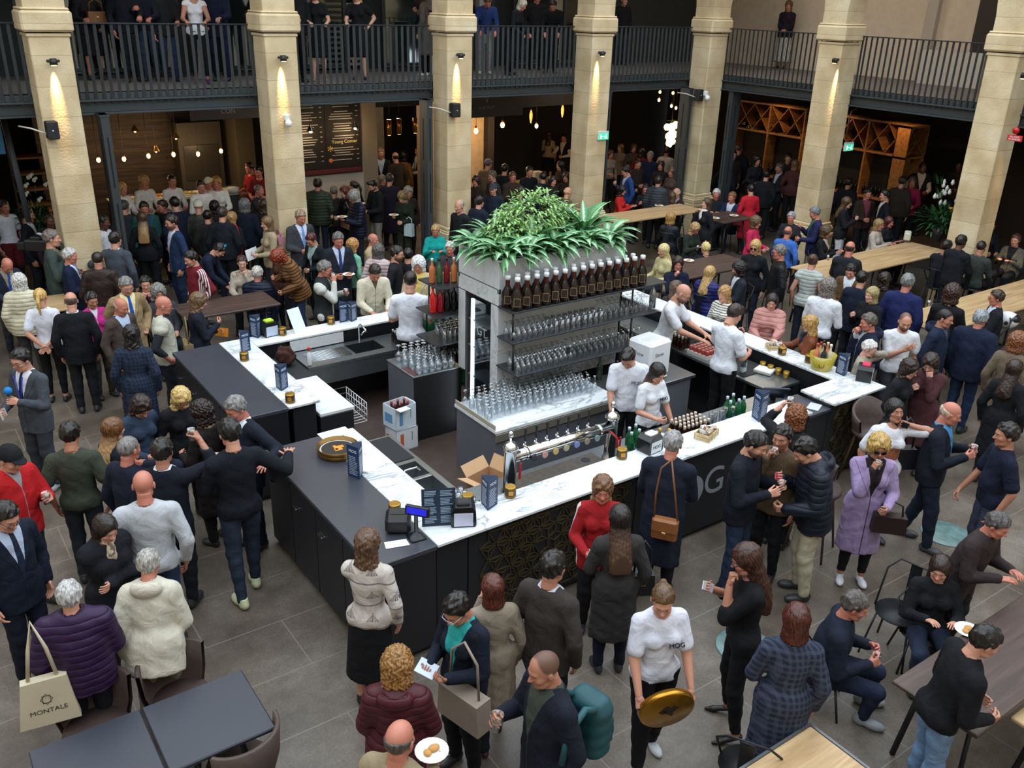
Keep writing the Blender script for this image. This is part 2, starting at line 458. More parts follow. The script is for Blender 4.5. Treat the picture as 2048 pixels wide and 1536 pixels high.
def over(N, L, base, mask, col, k=1.):
 mx = N.new('ShaderNodeMix'); mx.data_type = 'RGBA'
 if k != 1.:
  q = N.new('ShaderNodeMath'); q.operation = 'MULTIPLY'; L.new(mask, q.inputs[0]); q.inputs[1].default_value = k; mask = q.outputs[0]
 L.new(mask, mx.inputs[0])
 if isinstance(base, tuple): mx.inputs[6].default_value = base
 else: L.new(base, mx.inputs[6])
 if isinstance(col, tuple): mx.inputs[7].default_value = col
 else: L.new(col, mx.inputs[7])
 return mx.outputs[2]
SKIN = {'l': 'c58e76', 'm': 'ae7860', 't': '9c6850', 'd': '643e2e', 'p': 'cf9d87', 'r': 'bc7763'}
def skin_mat(sk, hc, beard, shaved, lip):
 key = ('skin', sk, hc, beard, shaved, lip)
 if key in _mats: return _mats[key]
 m, N, L, b = newmat('skin'); v = attr_node(N, 'face')
 sx = N.new('ShaderNodeVectorMath'); sx.operation = 'ABSOLUTE'; L.new(v, sx.inputs[0])
 sep = N.new('ShaderNodeSeparateXYZ'); L.new(v, sep.inputs[0]); sa = N.new('ShaderNodeSeparateXYZ'); L.new(sx.outputs[0], sa.inputs[0])
 cb = N.new('ShaderNodeCombineXYZ'); L.new(sa.outputs[0], cb.inputs[0]); L.new(sep.outputs[1], cb.inputs[1]); L.new(sep.outputs[2], cb.inputs[2])
 s = cb.outputs[0]; base = lin(SKIN[sk]); h = lin(hc)
 red = (min(1, base[0]*1.02), base[1]*.72, base[2]*.70, 1)
 c = over(N, L, base, blob(N, L, s, (.038, .07, -.03), (.022, .05, .018), .5), red, .45)
 c = over(N, L, c, blob(N, L, s, (0, .11, -.03), (.015, .02, .014), .5), red, .5)
 if beard:
  bm = blob(N, L, s, (0, .03, -.085), (.085, .085, .050), .10)
  c = over(N, L, c, bm, h, .85 if beard == 'b' else .35)
 if shaved:
  c = over(N, L, c, blob(N, L, s, (0, -.055, .055), (.10, .110, .085), .05), h, .75)
 c = over(N, L, c, blob(N, L, s, (0, .088, -.061), (.020, .03, .0085), .2), (base[0]*.78, base[1]*.42, base[2]*.42, 1) if lip == 'f' else (base[0]*.80, base[1]*.58, base[2]*.58, 1))
 c = over(N, L, c, blob(N, L, s, (.032, .085, .0205), (.018, .03, .0040), .25), h, .9)
 c = over(N, L, c, blob(N, L, s, (.031, .085, .0005), (.0135, .03, .0062), .12), (base[0]*.35, base[1]*.25, base[2]*.22, 1))
 c = over(N, L, c, blob(N, L, s, (.031, .085, .0), (.0115, .03, .0045), .12), (.62, .60, .58, 1))
 c = over(N, L, c, blob(N, L, s, (.031, .085, .0), (.0052, .03, .0052), .15), (.035, .022, .015, 1))
 L.new(c, b.inputs['Base Color']); b.inputs['Roughness'].default_value = .5
 b.inputs['Subsurface Weight'].default_value = 0
 _mats[key] = m; return m
def hair_mat(c1, c2=None):
 key = ('hair', c1, c2)
 if key in _mats: return _mats[key]
 m, N, L, b = newmat('hair'); v = attr_node(N, 'rest')
 sc = N.new('ShaderNodeVectorMath'); sc.operation = 'MULTIPLY'; sc.inputs[1].default_value = (90, 60, 14); L.new(v, sc.inputs[0])
 n = N.new('ShaderNodeTexNoise'); n.inputs['Scale'].default_value = 1.; n.inputs['Detail'].default_value = 3; L.new(sc.outputs[0], n.inputs['Vector'])
 a = lin(c1); d = (a[0]*.35, a[1]*.35, a[2]*.35, 1); e = (min(1, a[0]*1.5), min(1, a[1]*1.5), min(1, a[2]*1.5), 1)
 r = N.new('ShaderNodeValToRGB'); el = r.color_ramp.elements; el[0].position = .3; el[0].color = d; el[1].position = .7; el[1].color = e
 x = el.new(.5); x.color = a; L.new(n.outputs[0], r.inputs[0]); c = r.outputs[0]
 if c2:
  sp = N.new('ShaderNodeSeparateXYZ'); L.new(v, sp.inputs[0]); mr = N.new('ShaderNodeMapRange'); L.new(sp.outputs[2], mr.inputs[0])
  mr.inputs[1].default_value = -.03; mr.inputs[2].default_value = -.16; c = over(N, L, c, mr.outputs[0], lin(c2), .8)
 L.new(c, b.inputs['Base Color']); b.inputs['Roughness'].default_value = .36
 bp = N.new('ShaderNodeBump'); bp.inputs['Strength'].default_value = .8; bp.inputs['Distance'].default_value = .006
 L.new(n.outputs[0], bp.inputs['Height']); L.new(bp.outputs[0], b.inputs['Normal'])
 _mats[key] = m; return m
def cloth(kind, c1, c2=None, c3=None):
 """kinds: plain knit leather puffer stripes plaid open(V with shirt c2, tie c3) bows floral sides(c2 stripes on sleeves) denim"""
 key = ('cloth', kind, c1, c2, c3)
 if key in _mats: return _mats[key]
 m, N, L, b = newmat('fabric_'+kind); v = attr_node(N, 'rest'); base = lin(c1); c = base
 def M(op, a, bb=None, cc=None):
  n = N.new('ShaderNodeMath'); n.operation = op
  for i, q in enumerate((a, bb, cc)):
   if q is None: continue
   if isinstance(q, (int, float)): n.inputs[i].default_value = q
   else: L.new(q, n.inputs[i])
  return n.outputs[0]
 sp = N.new('ShaderNodeSeparateXYZ'); L.new(v, sp.inputs[0]); X, Y, Z = sp.outputs
 n = N.new('ShaderNodeTexNoise'); n.inputs['Scale'].default_value = 7.; n.inputs['Detail'].default_value = 4; n.inputs['Distortion'].default_value = .8
 L.new(v, n.inputs['Vector']); hgt = n.outputs[0]; dist = .03; rough = .85
 vn = N.new('ShaderNodeMapRange'); L.new(n.outputs[0], vn.inputs[0]); vn.inputs[1].default_value = .35; vn.inputs[2].default_value = .65
 vn.inputs[3].default_value = .88; vn.inputs[4].default_value = 1.1
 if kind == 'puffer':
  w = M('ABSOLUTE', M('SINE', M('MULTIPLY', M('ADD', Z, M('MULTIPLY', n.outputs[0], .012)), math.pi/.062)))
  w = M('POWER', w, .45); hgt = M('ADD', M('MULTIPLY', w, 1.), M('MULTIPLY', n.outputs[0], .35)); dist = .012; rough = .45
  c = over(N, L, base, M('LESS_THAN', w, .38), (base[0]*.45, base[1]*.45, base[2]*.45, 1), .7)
 if kind == 'leather': rough = .42
 if kind == 'stripes':
  c = over(N, L, base, M('LESS_THAN', M('FRACT', M('MULTIPLY', Z, 1/.036)), .30), lin(c2))
 if kind == 'bands':
  c = over(N, L, base, M('LESS_THAN', M('FRACT', M('MULTIPLY', Z, 1/.05)), .35), lin(c2))
 if kind == 'vstripes':
  c = over(N, L, base, M('LESS_THAN', M('FRACT', M('MULTIPLY', X, 1/.03)), .4), lin(c2))
 if kind == 'plaid':
  a = M('LESS_THAN', M('FRACT', M('MULTIPLY', Z, 1/.05)), .45); d = M('LESS_THAN', M('FRACT', M('MULTIPLY', M('ADD', X, Y), 1/.05)), .45)
  c = over(N, L, base, a, lin(c2), .5); c = over(N, L, c, d, lin(c2), .5)
 if kind == 'floral':
  q = N.new('ShaderNodeTexNoise'); q.inputs['Scale'].default_value = 28; L.new(v, q.inputs['Vector'])
  c = over(N, L, base, M('MULTIPLY', M('GREATER_THAN', q.outputs[0], .53), M('GREATER_THAN', Z, .40)), lin(c2))
 if kind == 'bows':
  dx = M('SUBTRACT', M('ABSOLUTE', M('SUBTRACT', M('FRACT', M('MULTIPLY', M('ADD', X, .03), 1/.19)), .5)), 0)
  dz = M('SUBTRACT', M('FRACT', M('MULTIPLY', M('ADD', Z, .04), 1/.21)), .55)
  fan = M('MULTIPLY', M('LESS_THAN', dx, M('ADD', M('ABSOLUTE', M('MULTIPLY', dz, 1.0)), .02)), M('LESS_THAN', M('ABSOLUTE', M('ADD', dz, .12)), .17))
  ray = M('LESS_THAN', M('FRACT', M('MULTIPLY', M('ARCTAN2', dx, M('ADD', M('ABSOLUTE', dz), .01)), 5.)), .55)
  c = over(N, L, base, M('MULTIPLY', fan, ray), lin(c2), .85)
  c = over(N, L, c, M('LESS_THAN', M('ABSOLUTE', M('SUBTRACT', M('FRACT', M('MULTIPLY', M('ADD', Z, .04), 1/.21)), .93)), .03), lin(c2), .7)
 if kind == 'sidestripe':  # stripe down the sleeves
  c = over(N, L, base, M('MULTIPLY', M('GREATER_THAN', M('ABSOLUTE', X), .185), M('LESS_THAN', M('ABSOLUTE', M('ADD', Y, 0.0)), .028)), lin(c2))
 if kind == 'threestripe':
  c = over(N, L, base, M('MULTIPLY', M('GREATER_THAN', M('ABSOLUTE', X), .15), M('MULTIPLY', M('LESS_THAN', M('ABSOLUTE', Y), .05), M('LESS_THAN', M('FRACT', M('MULTIPLY', M('ADD', Y, .05), 34)), .5))), lin(c2))
 if kind == 'gold':  # rose gold patch on a white tee
  q = N.new('ShaderNodeTexNoise'); q.inputs['Scale'].default_value = 60; L.new(v, q.inputs['Vector'])
  mk = M('MULTIPLY', M('LESS_THAN', M('ABSOLUTE', X), .10), M('MULTIPLY', M('GREATER_THAN', Y, .03), M('LESS_THAN', M('ABSOLUTE', M('SUBTRACT', Z, .20)), .075)))
  c = over(N, L, base, mk, lin(c2)); L.new(M('MULTIPLY', mk, .8), b.inputs['Metallic'])
 if kind in ('open', 'vest', 'zip'):
  fr = M('GREATER_THAN', Y, .02)
  wdt = {'open': M('MAXIMUM', M('MULTIPLY', M('SUBTRACT', Z, .13), .26), .004), 'vest': M('MAXIMUM', M('MULTIPLY', M('SUBTRACT', Z, .0), .10), .03), 'zip': M('MAXIMUM', M('MULTIPLY', M('SUBTRACT', Z, .36), .35), .003)}[kind]
  mk = M('MULTIPLY', fr, M('LESS_THAN', M('ABSOLUTE', X), wdt))
  c = over(N, L, base, mk, lin(c2))
  if c3: c = over(N, L, c, M('MULTIPLY', fr, M('MULTIPLY', mk, M('LESS_THAN', M('ABSOLUTE', X), M('SUBTRACT', .042, M('MULTIPLY', Z, .05))))), lin(c3))
  if kind == 'vest': c = over(N, L, c, M('GREATER_THAN', M('ABSOLUTE', X), .195), lin(c3 or c2))
  # lapel line and shirt collar behind the neck
  if kind == 'open':
   c = over(N, L, c, M('MULTIPLY', M('GREATER_THAN', Z, .512), M('LESS_THAN', M('ABSOLUTE', X), .072)), lin(c2))
   lp = M('MULTIPLY', fr, M('LESS_THAN', M('ABSOLUTE', M('SUBTRACT', M('ABSOLUTE', X), M('MULTIPLY', M('SUBTRACT', Z, .10), .48))), .004))
   c = over(N, L, c, M('MULTIPLY', lp, M('GREATER_THAN', Z, .14)), (base[0]*.3, base[1]*.3, base[2]*.3, 1), .8)
 if kind == 'knit':
  w = N.new('ShaderNodeTexWave'); w.inputs['Scale'].default_value = 60; L.new(v, w.inputs['Vector']); hgt = M('ADD', M('MULTIPLY', w.outputs[0], .08), n.outputs[0])
 mx = N.new('ShaderNodeVectorMath'); mx.operation = 'SCALE'
 if isinstance(c, tuple): mx.inputs[0].default_value = c[:3]
 else: L.new(c, mx.inputs[0])
 L.new(vn.outputs[0], mx.inputs['Scale']); L.new(mx.outputs[0], b.inputs['Base Color'])
 bp = N.new('ShaderNodeBump'); bp.inputs['Strength'].default_value = .75; bp.inputs['Distance'].default_value = dist
 if isinstance(hgt, (int, float)): pass
 else: L.new(hgt, bp.inputs['Height'])
 L.new(bp.outputs[0], b.inputs['Normal']); b.inputs['Roughness'].default_value = rough
 b.inputs['Specular IOR Level'].default_value = .25
 _mats[key] = m; return m
# garments: thickness, sleeve end (0..1 of the arm, 0 none), hem below the pelvis, flare, collar height
TOPS = {'tee': (.014, .36, -.08, 0, .545), 'shirt': (.012, .97, -.07, 0, .555), 'sweater': (.018, .97, -.08, 0, .548), 'jacket': (.022, .97, -.14, .02, .565),
  'blazer': (.020, .97, -.20, .02, .560), 'coat': (.024, .97, -.52, .05, .560), 'parka': (.040, .97, -.24, .03, .570), 'puffer': (.042, .97, -.16, .0, .565),
  'gilet': (.034, .06, -.10, .0, .560), 'vestshirt': (.018, .97, -.08, 0, .545), 'dress': (.012, .28, -.50, .04, .520), 'tank': (.010, .04, -.10, .0, .500),
  'polo': (.015, .38, -.10, 0, .545), 'half': (.014, .62, -.10, 0, .53)}
PEOPLE = []
PILLARS = []
def person(px, py, H, F, sex, top, bottom, hair, skin='l', pose='down,down', label='person', group=None, zf=0., seat=None,
   lean=0., hy=0., hp=8., w=1., belly=0., twist=0., glasses=None, beard=None, shaved=0, shoes='2a2a2c', stride=.0, hood=None, scarf=None, ap=None,
   legs=True, at=None, old=0, legspread=0., tilt=0.):
 s = H/1.72*(1 if seat is None else 1)
 fem = sex == 'f'
 R = rot('x', -math.radians(lean)) @ rot('z', math.radians(twist))
 zh = .93*s if seat is None else seat+.09
 O = np.array([0, 0, zh])
 tf = lambda q: O+R@(np.array(q, float)*s)
 sw = .150 if fem else .172; sw *= (1+(w-1)*.5)
 Rh = R @ rot('z', math.radians(-hy)) @ rot('x', -math.radians(hp)) @ rot('y', math.radians(tilt))
 nj = tf((0, -.010, .512)); hc = nj+Rh@(np.array([0, .022, .140])*s)
 htop = hc+Rh@(np.array([0, -.01, .125])*s)
 if at is None: at = P(px, py, zf+htop[2])
 # heading: towards the camera turned by F (positive = to the right of the picture)
 ang = math.atan2(-at[1], -at[0])+math.radians(F)
 rz = ang-math.pi/2; cr, sr = math.cos(rz), math.sin(rz)
 loc = Vector((at[0]-(htop[0]*cr-htop[1]*sr), at[1]-(htop[0]*sr+htop[1]*cr), zf))
 dist = math.hypot(loc.x, loc.y, 5.4-zf-1.2)
 lod = 0 if dist < 11.5 else (1 if dist < 17 else 2)
 h = min(.030, max(.0155, .00142*dist))
 # joints
 arms = []
 pr, pl = (pose.split(',')+['down'])[:2]
 for sd, po in ((1, pr), (-1, pl)):
  (tx, ty, tz), pn, hk = POSE[po]
  sh = np.array([sd*sw, -.008, .420])
  t = np.array([sd*tx, ty, tz]); a, b_ = .285, .255
  d = t-sh; L = np.linalg.norm(d); Lc = min(L, (a+b_)*.985); d = d/L; t = sh+d*Lc
  q = (a*a-b_*b_+Lc*Lc)/(2*Lc); hh = math.sqrt(max(0, a*a-q*q))
  hint = np.array([sd*.55, -.45, -1.]) if po not in ('up', 'ear', 'wide') else np.array([sd*1., .1, -.6])
  hint = hint-d*(hint@d); hint /= np.linalg.norm(hint)
  el = sh+d*q+hint*hh
  arms.append((tf(sh), tf(el), tf(t), R@(np.array([sd*pn[0], pn[1], pn[2]])), hk, sd))
 hipw = .088*(1.04 if fem else 1.)
 LG = []
 for sd in (1, -1):
  hp_ = O+np.array([sd*hipw*s, 0, -.02*s])
  if seat is None:
   st = stride*sd; sp = legspread
   kn = np.array([sd*(.095+sp*.5)*s, (.03+st*.45)*s, .49*s]); an = np.array([sd*(.10+sp)*s, (-.02+st)*s, .085*s])
  else:
   kn = np.array([sd*.13*s, .42*s, seat+.06]); an = np.array([sd*.13*s, (.36 if seat < .6 else .30)*s, .085 if seat < .6 else .30])
  LG.append((hp_, kn, an))
 # field
 allp = [O, hc]+[j for a in arms for j in a[:3]]+[j for l in LG for j in l]
 lo = np.min(allp, 0)-.17*max(1, w); hi = np.max(allp, 0)+.17*max(1, w); lo[2] = max(-.02, lo[2]); hi[2] = nj[2]+.10
 if seat is not None and not legs: lo[2] = zh-.25
 G = grid(lo, hi, h)
 PT = ((G-O.astype(f4))@R.astype(f4))/s
 bw = w*(1 if not fem else .90)
 T = elli(PT, (0, -.005, .33), (.150*bw, .100*(.5+.5*w), .185))
 T = smin(T, elli(PT, (0, .005+belly*.5, .13), ((.132 if not fem else .122)*bw+belly*.4, .098+belly, .155)), .06)
 T = smin(T, elli(PT, (0, -.012, -.02), ((.152 if not fem else .168)*(.6+.4*w), .112*(.6+.4*w), .115)), .05)
 PX_ = np.abs(PT[..., 0]); PS_ = PT.copy(); PS_[..., 0] = PX_
 T = smin(T, caps(PS_, (.0, -.012, .462), (sw*.95, -.008, .418), .046*(.7+.3*w), .046*(.7+.3*w)), .045)
 if fem:
  pa = PT.copy(); pa[..., 0] = np.abs(pa[..., 0]); T = smin(T, elli(pa, (.068, .085, .305), (.055, .045, .055)), .03)
 T *= s
 NK = caps(G, nj-R@np.array([0, .0, .06])*s, hc+Rh@np.array([0, -.03, -.05])*s, .056*s, .050*s)
 if not fem: NK -= .004
 AR = None; SL = None
 th, slv, hem, flare, colz = TOPS[top[0]]; th *= (.8 if fem and top[0] not in ('puffer', 'parka') else 1)
 aw = .5+.5*w
 for (a, e, t, pn, hk, sd) in arms:
  u = np.minimum(caps(G, a, e, .050*s*aw, .041*s*aw), caps(G, e, t, .041*s*aw, .027*s))
  AR = u if AR is None else np.minimum(AR, u)
  if slv > 0:
   if slv >= .9: c_ = np.minimum(caps(G, a, e, .054*s*aw+th*.75, .046*s*aw+th*.7), caps(G, e, t, .046*s*aw+th*.7, .034*s+th*.5))
   elif slv > .5: f = (slv-.5)*2; c_ = np.minimum(caps(G, a, e, .054*s*aw+th, .046*s*aw+th), caps(G, e, e+(t-e)*f, .046*s*aw+th, .040*s+th))
   else: c_ = caps(G, a, a+(e-a)*slv*2, .049*s*aw+th, .049*s*aw+th*1.35)
   SL = c_ if SL is None else np.minimum(SL, c_)
 LGF = None
 for hp_, kn, an in LG:
  u = smin(caps(G, hp_, kn, .083*s*(.5+.5*w), .056*s), caps(G, kn, an, .054*s, .036*s), .03)
  u = smin(u, caps(G, kn+(an-kn)*.15-np.array([0, .012, 0]), kn+(an-kn)*.45-np.array([0, .012, 0]), .045*s, .040*s), .03)
  LGF = u if LGF is None else smin(LGF, u, .012)
 B = smin(smin(T, AR, .035), NK, .03); B = smin(B, LGF, .04)
 B[:, :, -1] = .01; B[:, :, 0] = .01
 bV, bQ = snet(B, lo, h)
 # head and hands join the body
 Vs, Qs, Fc = [bV], [bQ], [np.full((len(bV), 3), -5., f4)]
 n = len(bV)
 hV, hQ = head_tpl('f' if fem else ('o' if old else 'm'), lod)
 Vs.append(((hV*s)@Rh.T+hc).astype(f4)); Qs.append(hQ+n); Fc.append(hV); n += len(hV)
 grips = []
 for (a, e, t, pn, hk, sd) in arms:
  z = (t-e)/np.linalg.norm(t-e); x = pn-z*(pn@z)
  if np.linalg.norm(x) < .05: x = np.array([0, 0, 1.])-z*z[2]
  x /= np.linalg.norm(x); y = np.cross(z, x); M3 = np.stack([x, y, z], 1)
  V, Q = hand_tpl(hk, sd, lod); k = s*(.90 if fem else 1.)
  Vs.append(((V*k)@M3.T+t).astype(f4)); Qs.append(Q+n); Fc.append(np.full((len(V), 3), -5., f4)); n += len(V)
  gp = t+z*.085*k+x*.035*k
  grips.append((gp, z, x))
 root = bpy.data.objects.new('person', None); C.objects.link(root); root.location = loc; root.rotation_euler.z = rz; root.empty_display_size = .1
 tag(root, label, 'person', group)
 hst, hcol = hair[0], hair[1]; hc2 = hair[2] if len(hair) > 2 else None
 sm = skin_mat(skin, hcol if hst not in ('cap', 'beanie', 'flatcap') else '3a2a20', beard, shaved, 'f' if fem else 'm')
 link('body', mesh_np('body', np.concatenate(Vs), np.concatenate(Qs), [sm], {'face': np.concatenate(Fc)}), root)
 # top
 LT = LGF if seat is None else smax(LGF, G[..., 1]-.10*s, .01)
 BT = smin(T, LT, .04); tp = BT-th
 if flare or hem < -.10:
  zc = np.clip(PT[..., 2], hem, .05 if fem else .27); fl = 1+flare*4*np.clip(-zc, 0, 1)
  sk = (np.sqrt((PT[..., 0]/((.152+.0)*(.6+.4*w)*fl*(1.06 if fem else 1)))**2+((PT[..., 1]+.008)/(.115*(.6+.4*w)*fl+belly*.5))**2+((PT[..., 2]-zc)/.1)**2)-1)*.115*s-th
  sk += .006*np.sin(np.arctan2(PT[..., 1], PT[..., 0])*9)*np.clip(-PT[..., 2]*3, 0, 1)
  if seat is not None: sk = sk if hem > -.25 else np.minimum(sk, 9)
  tp = smin(tp, sk, .03)
 if SL is not None: tp = smin(tp, SL, .03 if slv > .9 else .018)
 if seat is not None and hem < -.2:
  tp = smin(tp, smax(LGF-th-.012, G[..., 1]-.30*s, .01), .03)
 tp = smax(tp, (hem-PT[..., 2])*s, .006)
 tp = smax(tp, (PT[..., 2]-colz)*s, .008)
 nc = .057 if top[0] in ('tee', 'dress', 'tank', 'sweater', 'half') else .050
 tp = smax(tp, -(NK-(nc-.054)) if top[0] not in ('parka', 'puffer') else -(NK-.004), .006)
 if top[0] in ('tee', 'dress', 'tank', 'half'): tp = smax(tp, -elli(PT, (0, .05, .53), (.075, .09, .055 if top[0] != 'tank' else .11))*s, .008)
 tp += .0028*np.sin(PT[..., 0]*38+PT[..., 2]*22)*np.sin(PT[..., 2]*31+PT[..., 1]*17)
 if hood:
  hd = elli(PT, (0, -.115, .50), (.125, .070, .080)); hd = smax(hd, -elli(PT, (0, -.085, .555), (.085, .06, .055)), .02)
  tp = smin(tp, hd*s, .02)
 for q in (0, -1): tp[q] = .02; tp[:, q] = .02; tp[:, :, q] = .02
 tV, tQ = snet(tp, lo, h)
 rest = ((tV-O)@R)/s
 link('apron_dress' if top[0] == 'zz' else {'tee': 't_shirt', 'polo': 'polo_shirt', 'half': 't_shirt', 'vestshirt': 'shirt', 'tank': 'tank_top'}.get(top[0], top[0]),
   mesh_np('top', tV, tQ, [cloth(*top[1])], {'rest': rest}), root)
 if top[0] == 'gilet' and top[1][0] in ('open', 'vest', 'zip'):
  sl = None
  for (a, e, t, pn, hk, sd) in arms:
   c_ = np.minimum(caps(G, a, e, .052*s*aw+.010, .044*s*aw+.010), caps(G, e, t, .044*s*aw+.010, .032*s+.008)); sl = c_ if sl is None else np.minimum(sl, c_)
  sl = smin(sl, T-.004, .02); sl = smax(sl, (.05-PT[..., 2])*s, .006); sl = smax(sl, (PT[..., 2]-.52)*s, .006); sl = smax(sl, -(NK+.0), .006)
  for q in (0, -1): sl[q] = .02; sl[:, q] = .02; sl[:, :, q] = .02
  V, Q = snet(sl, lo, h); link('shirt', mesh_np('shirt', V, Q, [cloth('plain', top[1][-1])], {'rest': ((V-O)@R)/s}), root)
 # bottoms
 if bottom and legs:
  bk = bottom[0]
  wl = {'trousers': .016, 'jeans': .010, 'leggings': .006}.get(bk, .012)
  if bk == 'skirt':
   ln = bottom[2] if len(bottom) > 2 else -.42
   zc = np.clip(PT[..., 2], ln, .06); fl = 1+.5*np.clip(-zc, 0, 1)
   F_ = (np.sqrt((PT[..., 0]/(.158*(.6+.4*w)*fl))**2+((PT[..., 1]+.008)/(.112*(.6+.4*w)*fl))**2+((PT[..., 2]-zc)/.1)**2)-1)*.12*s-.008
   F_ = smax(F_, (PT[..., 2]-(max(hem, -.3)+.09))*s, .006); F_ = smax(F_, -(tp-.0)-.004, .004) if 0 else F_; F_ = smax(F_, (ln-PT[..., 2])*s, .006)
  else:
   F_ = np.minimum(smin(T, LGF, .04)-.006, LGF-wl); F_ = smax(F_, (PT[..., 2]-(max(hem, -.45)+.10))*s if seat is None else np.minimum((PT[..., 2]-.05)*s, .08*s-G[..., 1]), .006); F_ = smax(F_, (.055 if bk != 'leggings' else .12)-G[..., 2], .006) if seat is None else F_
   F_ += .0025*np.sin(G[..., 2]*45+G[..., 1]*30)
  for q in (0, -1): F_[q] = .02; F_[:, q] = .02; F_[:, :, q] = .02
  pV, pQ = snet(F_, lo, h)
  link({'leggings': 'trousers'}.get(bk, bk), mesh_np('bottom', pV, pQ, [cloth(bottom[1][0], *bottom[1][1:])], {'rest': ((pV-O)/s)}), root)
  if ap:
   A_ = smax(F_-.012 if bk != 'skirt' else F_-.01, -(PT[..., 1]-.0)*s, .01); A_ = smax(A_, (-.45-PT[..., 2])*s, .01)
   aV, aQ = snet(A_, lo, h); link('apron', mesh_np('apron', aV, aQ, [cloth('plain', ap)], {'rest': ((aV-O)/s)}), root)
 # shoes
 if legs and shoes and seat != 'none':
  kd = 'heel' if shoes.startswith('h') else 'shoe'; sc_ = shoes[1:] if kd == 'heel' else shoes
  V, Q = shoe_tpl(kd, lod)
  for i, (hp_, kn, an) in enumerate(LG):
   k = s*(.90 if fem else 1.); sd = 1-2*i
   Rz = rot('z', -sd*.15); o_ = an-np.array([0, -.02, .085*s if seat is None or seat < .6 else .085])
   if seat is None: o_[2] = 0
   link('shoe', mesh_np('shoe', ((V*k)@Rz.T+o_).astype(f4), Q, [mat(sc_, .45)]), root)
 # hair
 if hst != 'none':
  V, Q = hair_tpl(hst, lod)
  hv = V@Rh.T; Ry = rot('z', math.radians(twist-hy)); An = np.array([0, -.045, -.07]); hang = An@Rh.T+(V-An)@Ry.T+np.array([0, .02*0, 0]); wv = np.clip((-.05-V[:, 2])/.07, 0, 1)[:, None]; hv = hv*(1-wv)+hang*wv
  nm = {'cap': 'cap', 'beanie': 'beanie', 'flatcap': 'cap'}.get(hst, 'hair')
  hm = cloth('plain', hcol) if nm != 'hair' else hair_mat(hcol, hc2)
  link(nm, mesh_np(nm, (hv*s+hc).astype(f4), Q, [hm], {'rest': V}), root)
  if nm != 'hair' and hst != 'beanie':
   V, Q = hair_tpl('crop', lod); link('hair', mesh_np('hair', ((V*s)@Rh.T+hc).astype(f4), Q, [hair_mat(hc2 or '2a201a')], {'rest': V}), root)
 if glasses and lod < 2:
  g = MB(); q = Matrix([list(r) for r in Rh.tolist()]).to_4x4(); q = Matrix.Translation(Vector(hc)) @ q @ Matrix.Scale(s, 4)
  for sx in (-1, 1):
   ring = [(sx*(.033+.024*math.cos(t)), .101-.004*math.cos(t)*1, .0+.018*math.sin(t)) for t in np.arange(10)*2*math.pi/10]
   if glasses[0] == 'S': g.add(np.array(ring), [list(range(10)) if sx > 0 else list(range(10))], 0, False, q);
   g.tube(ring, .0022, 5, 0, True, q, closed=True)
   g.tube([(sx*.056, .098, .004), (sx*.078, .02, .006), (sx*.080, -.01, .0)], .0020, 5, 0, True, q)
  g.tube([(-.010, .103, .004), (.010, .103, .004)], .002, 5, 0, True, q)
  g.build('sunglasses' if glasses[0] == 'S' else 'glasses', mat(glasses[1:], .25), root)
 if scarf:
  F_ = np.minimum(elli(PT, (0, .01, .515), (.095, .095, .042)), elli(PT, (0.02, .115, .40), (.05, .03, .13)))*s
  F_ += .004*np.sin(PT[..., 0]*60+PT[..., 2]*50)
  F_ = smax(F_, -(NK+.002), .006)
  for q in (0, -1): F_[q] = .02; F_[:, q] = .02; F_[:, :, q] = .02
  V, Q = snet(F_, lo, h); link('scarf', mesh_np('scarf', V, Q, [cloth('floral' if ',' in scarf else 'plain', *scarf.split(','))], {'rest': V}), root)
 if shaved == 0 and beard == 'b' and lod < 2 and False: pass
 W = Matrix.Translation(loc) @ Matrix.Rotation(rz, 4, 'Z')
 rec = dict(root=root, loc=loc, rz=rz, W=W, s=s, hc=W@Vector(hc), H=H, zf=zf, torso=lambda q: W@Vector(tf(q)), R=R, Rh=Rh, O=O, px=px, py=py,
    seat=seat, label=label, hand=[(W@Vector(g), W.to_3x3()@Vector(z), W.to_3x3()@Vector(x)) for g, z, x in grips], tf=tf, top=top[0])
 PEOPLE.append(rec); return rec
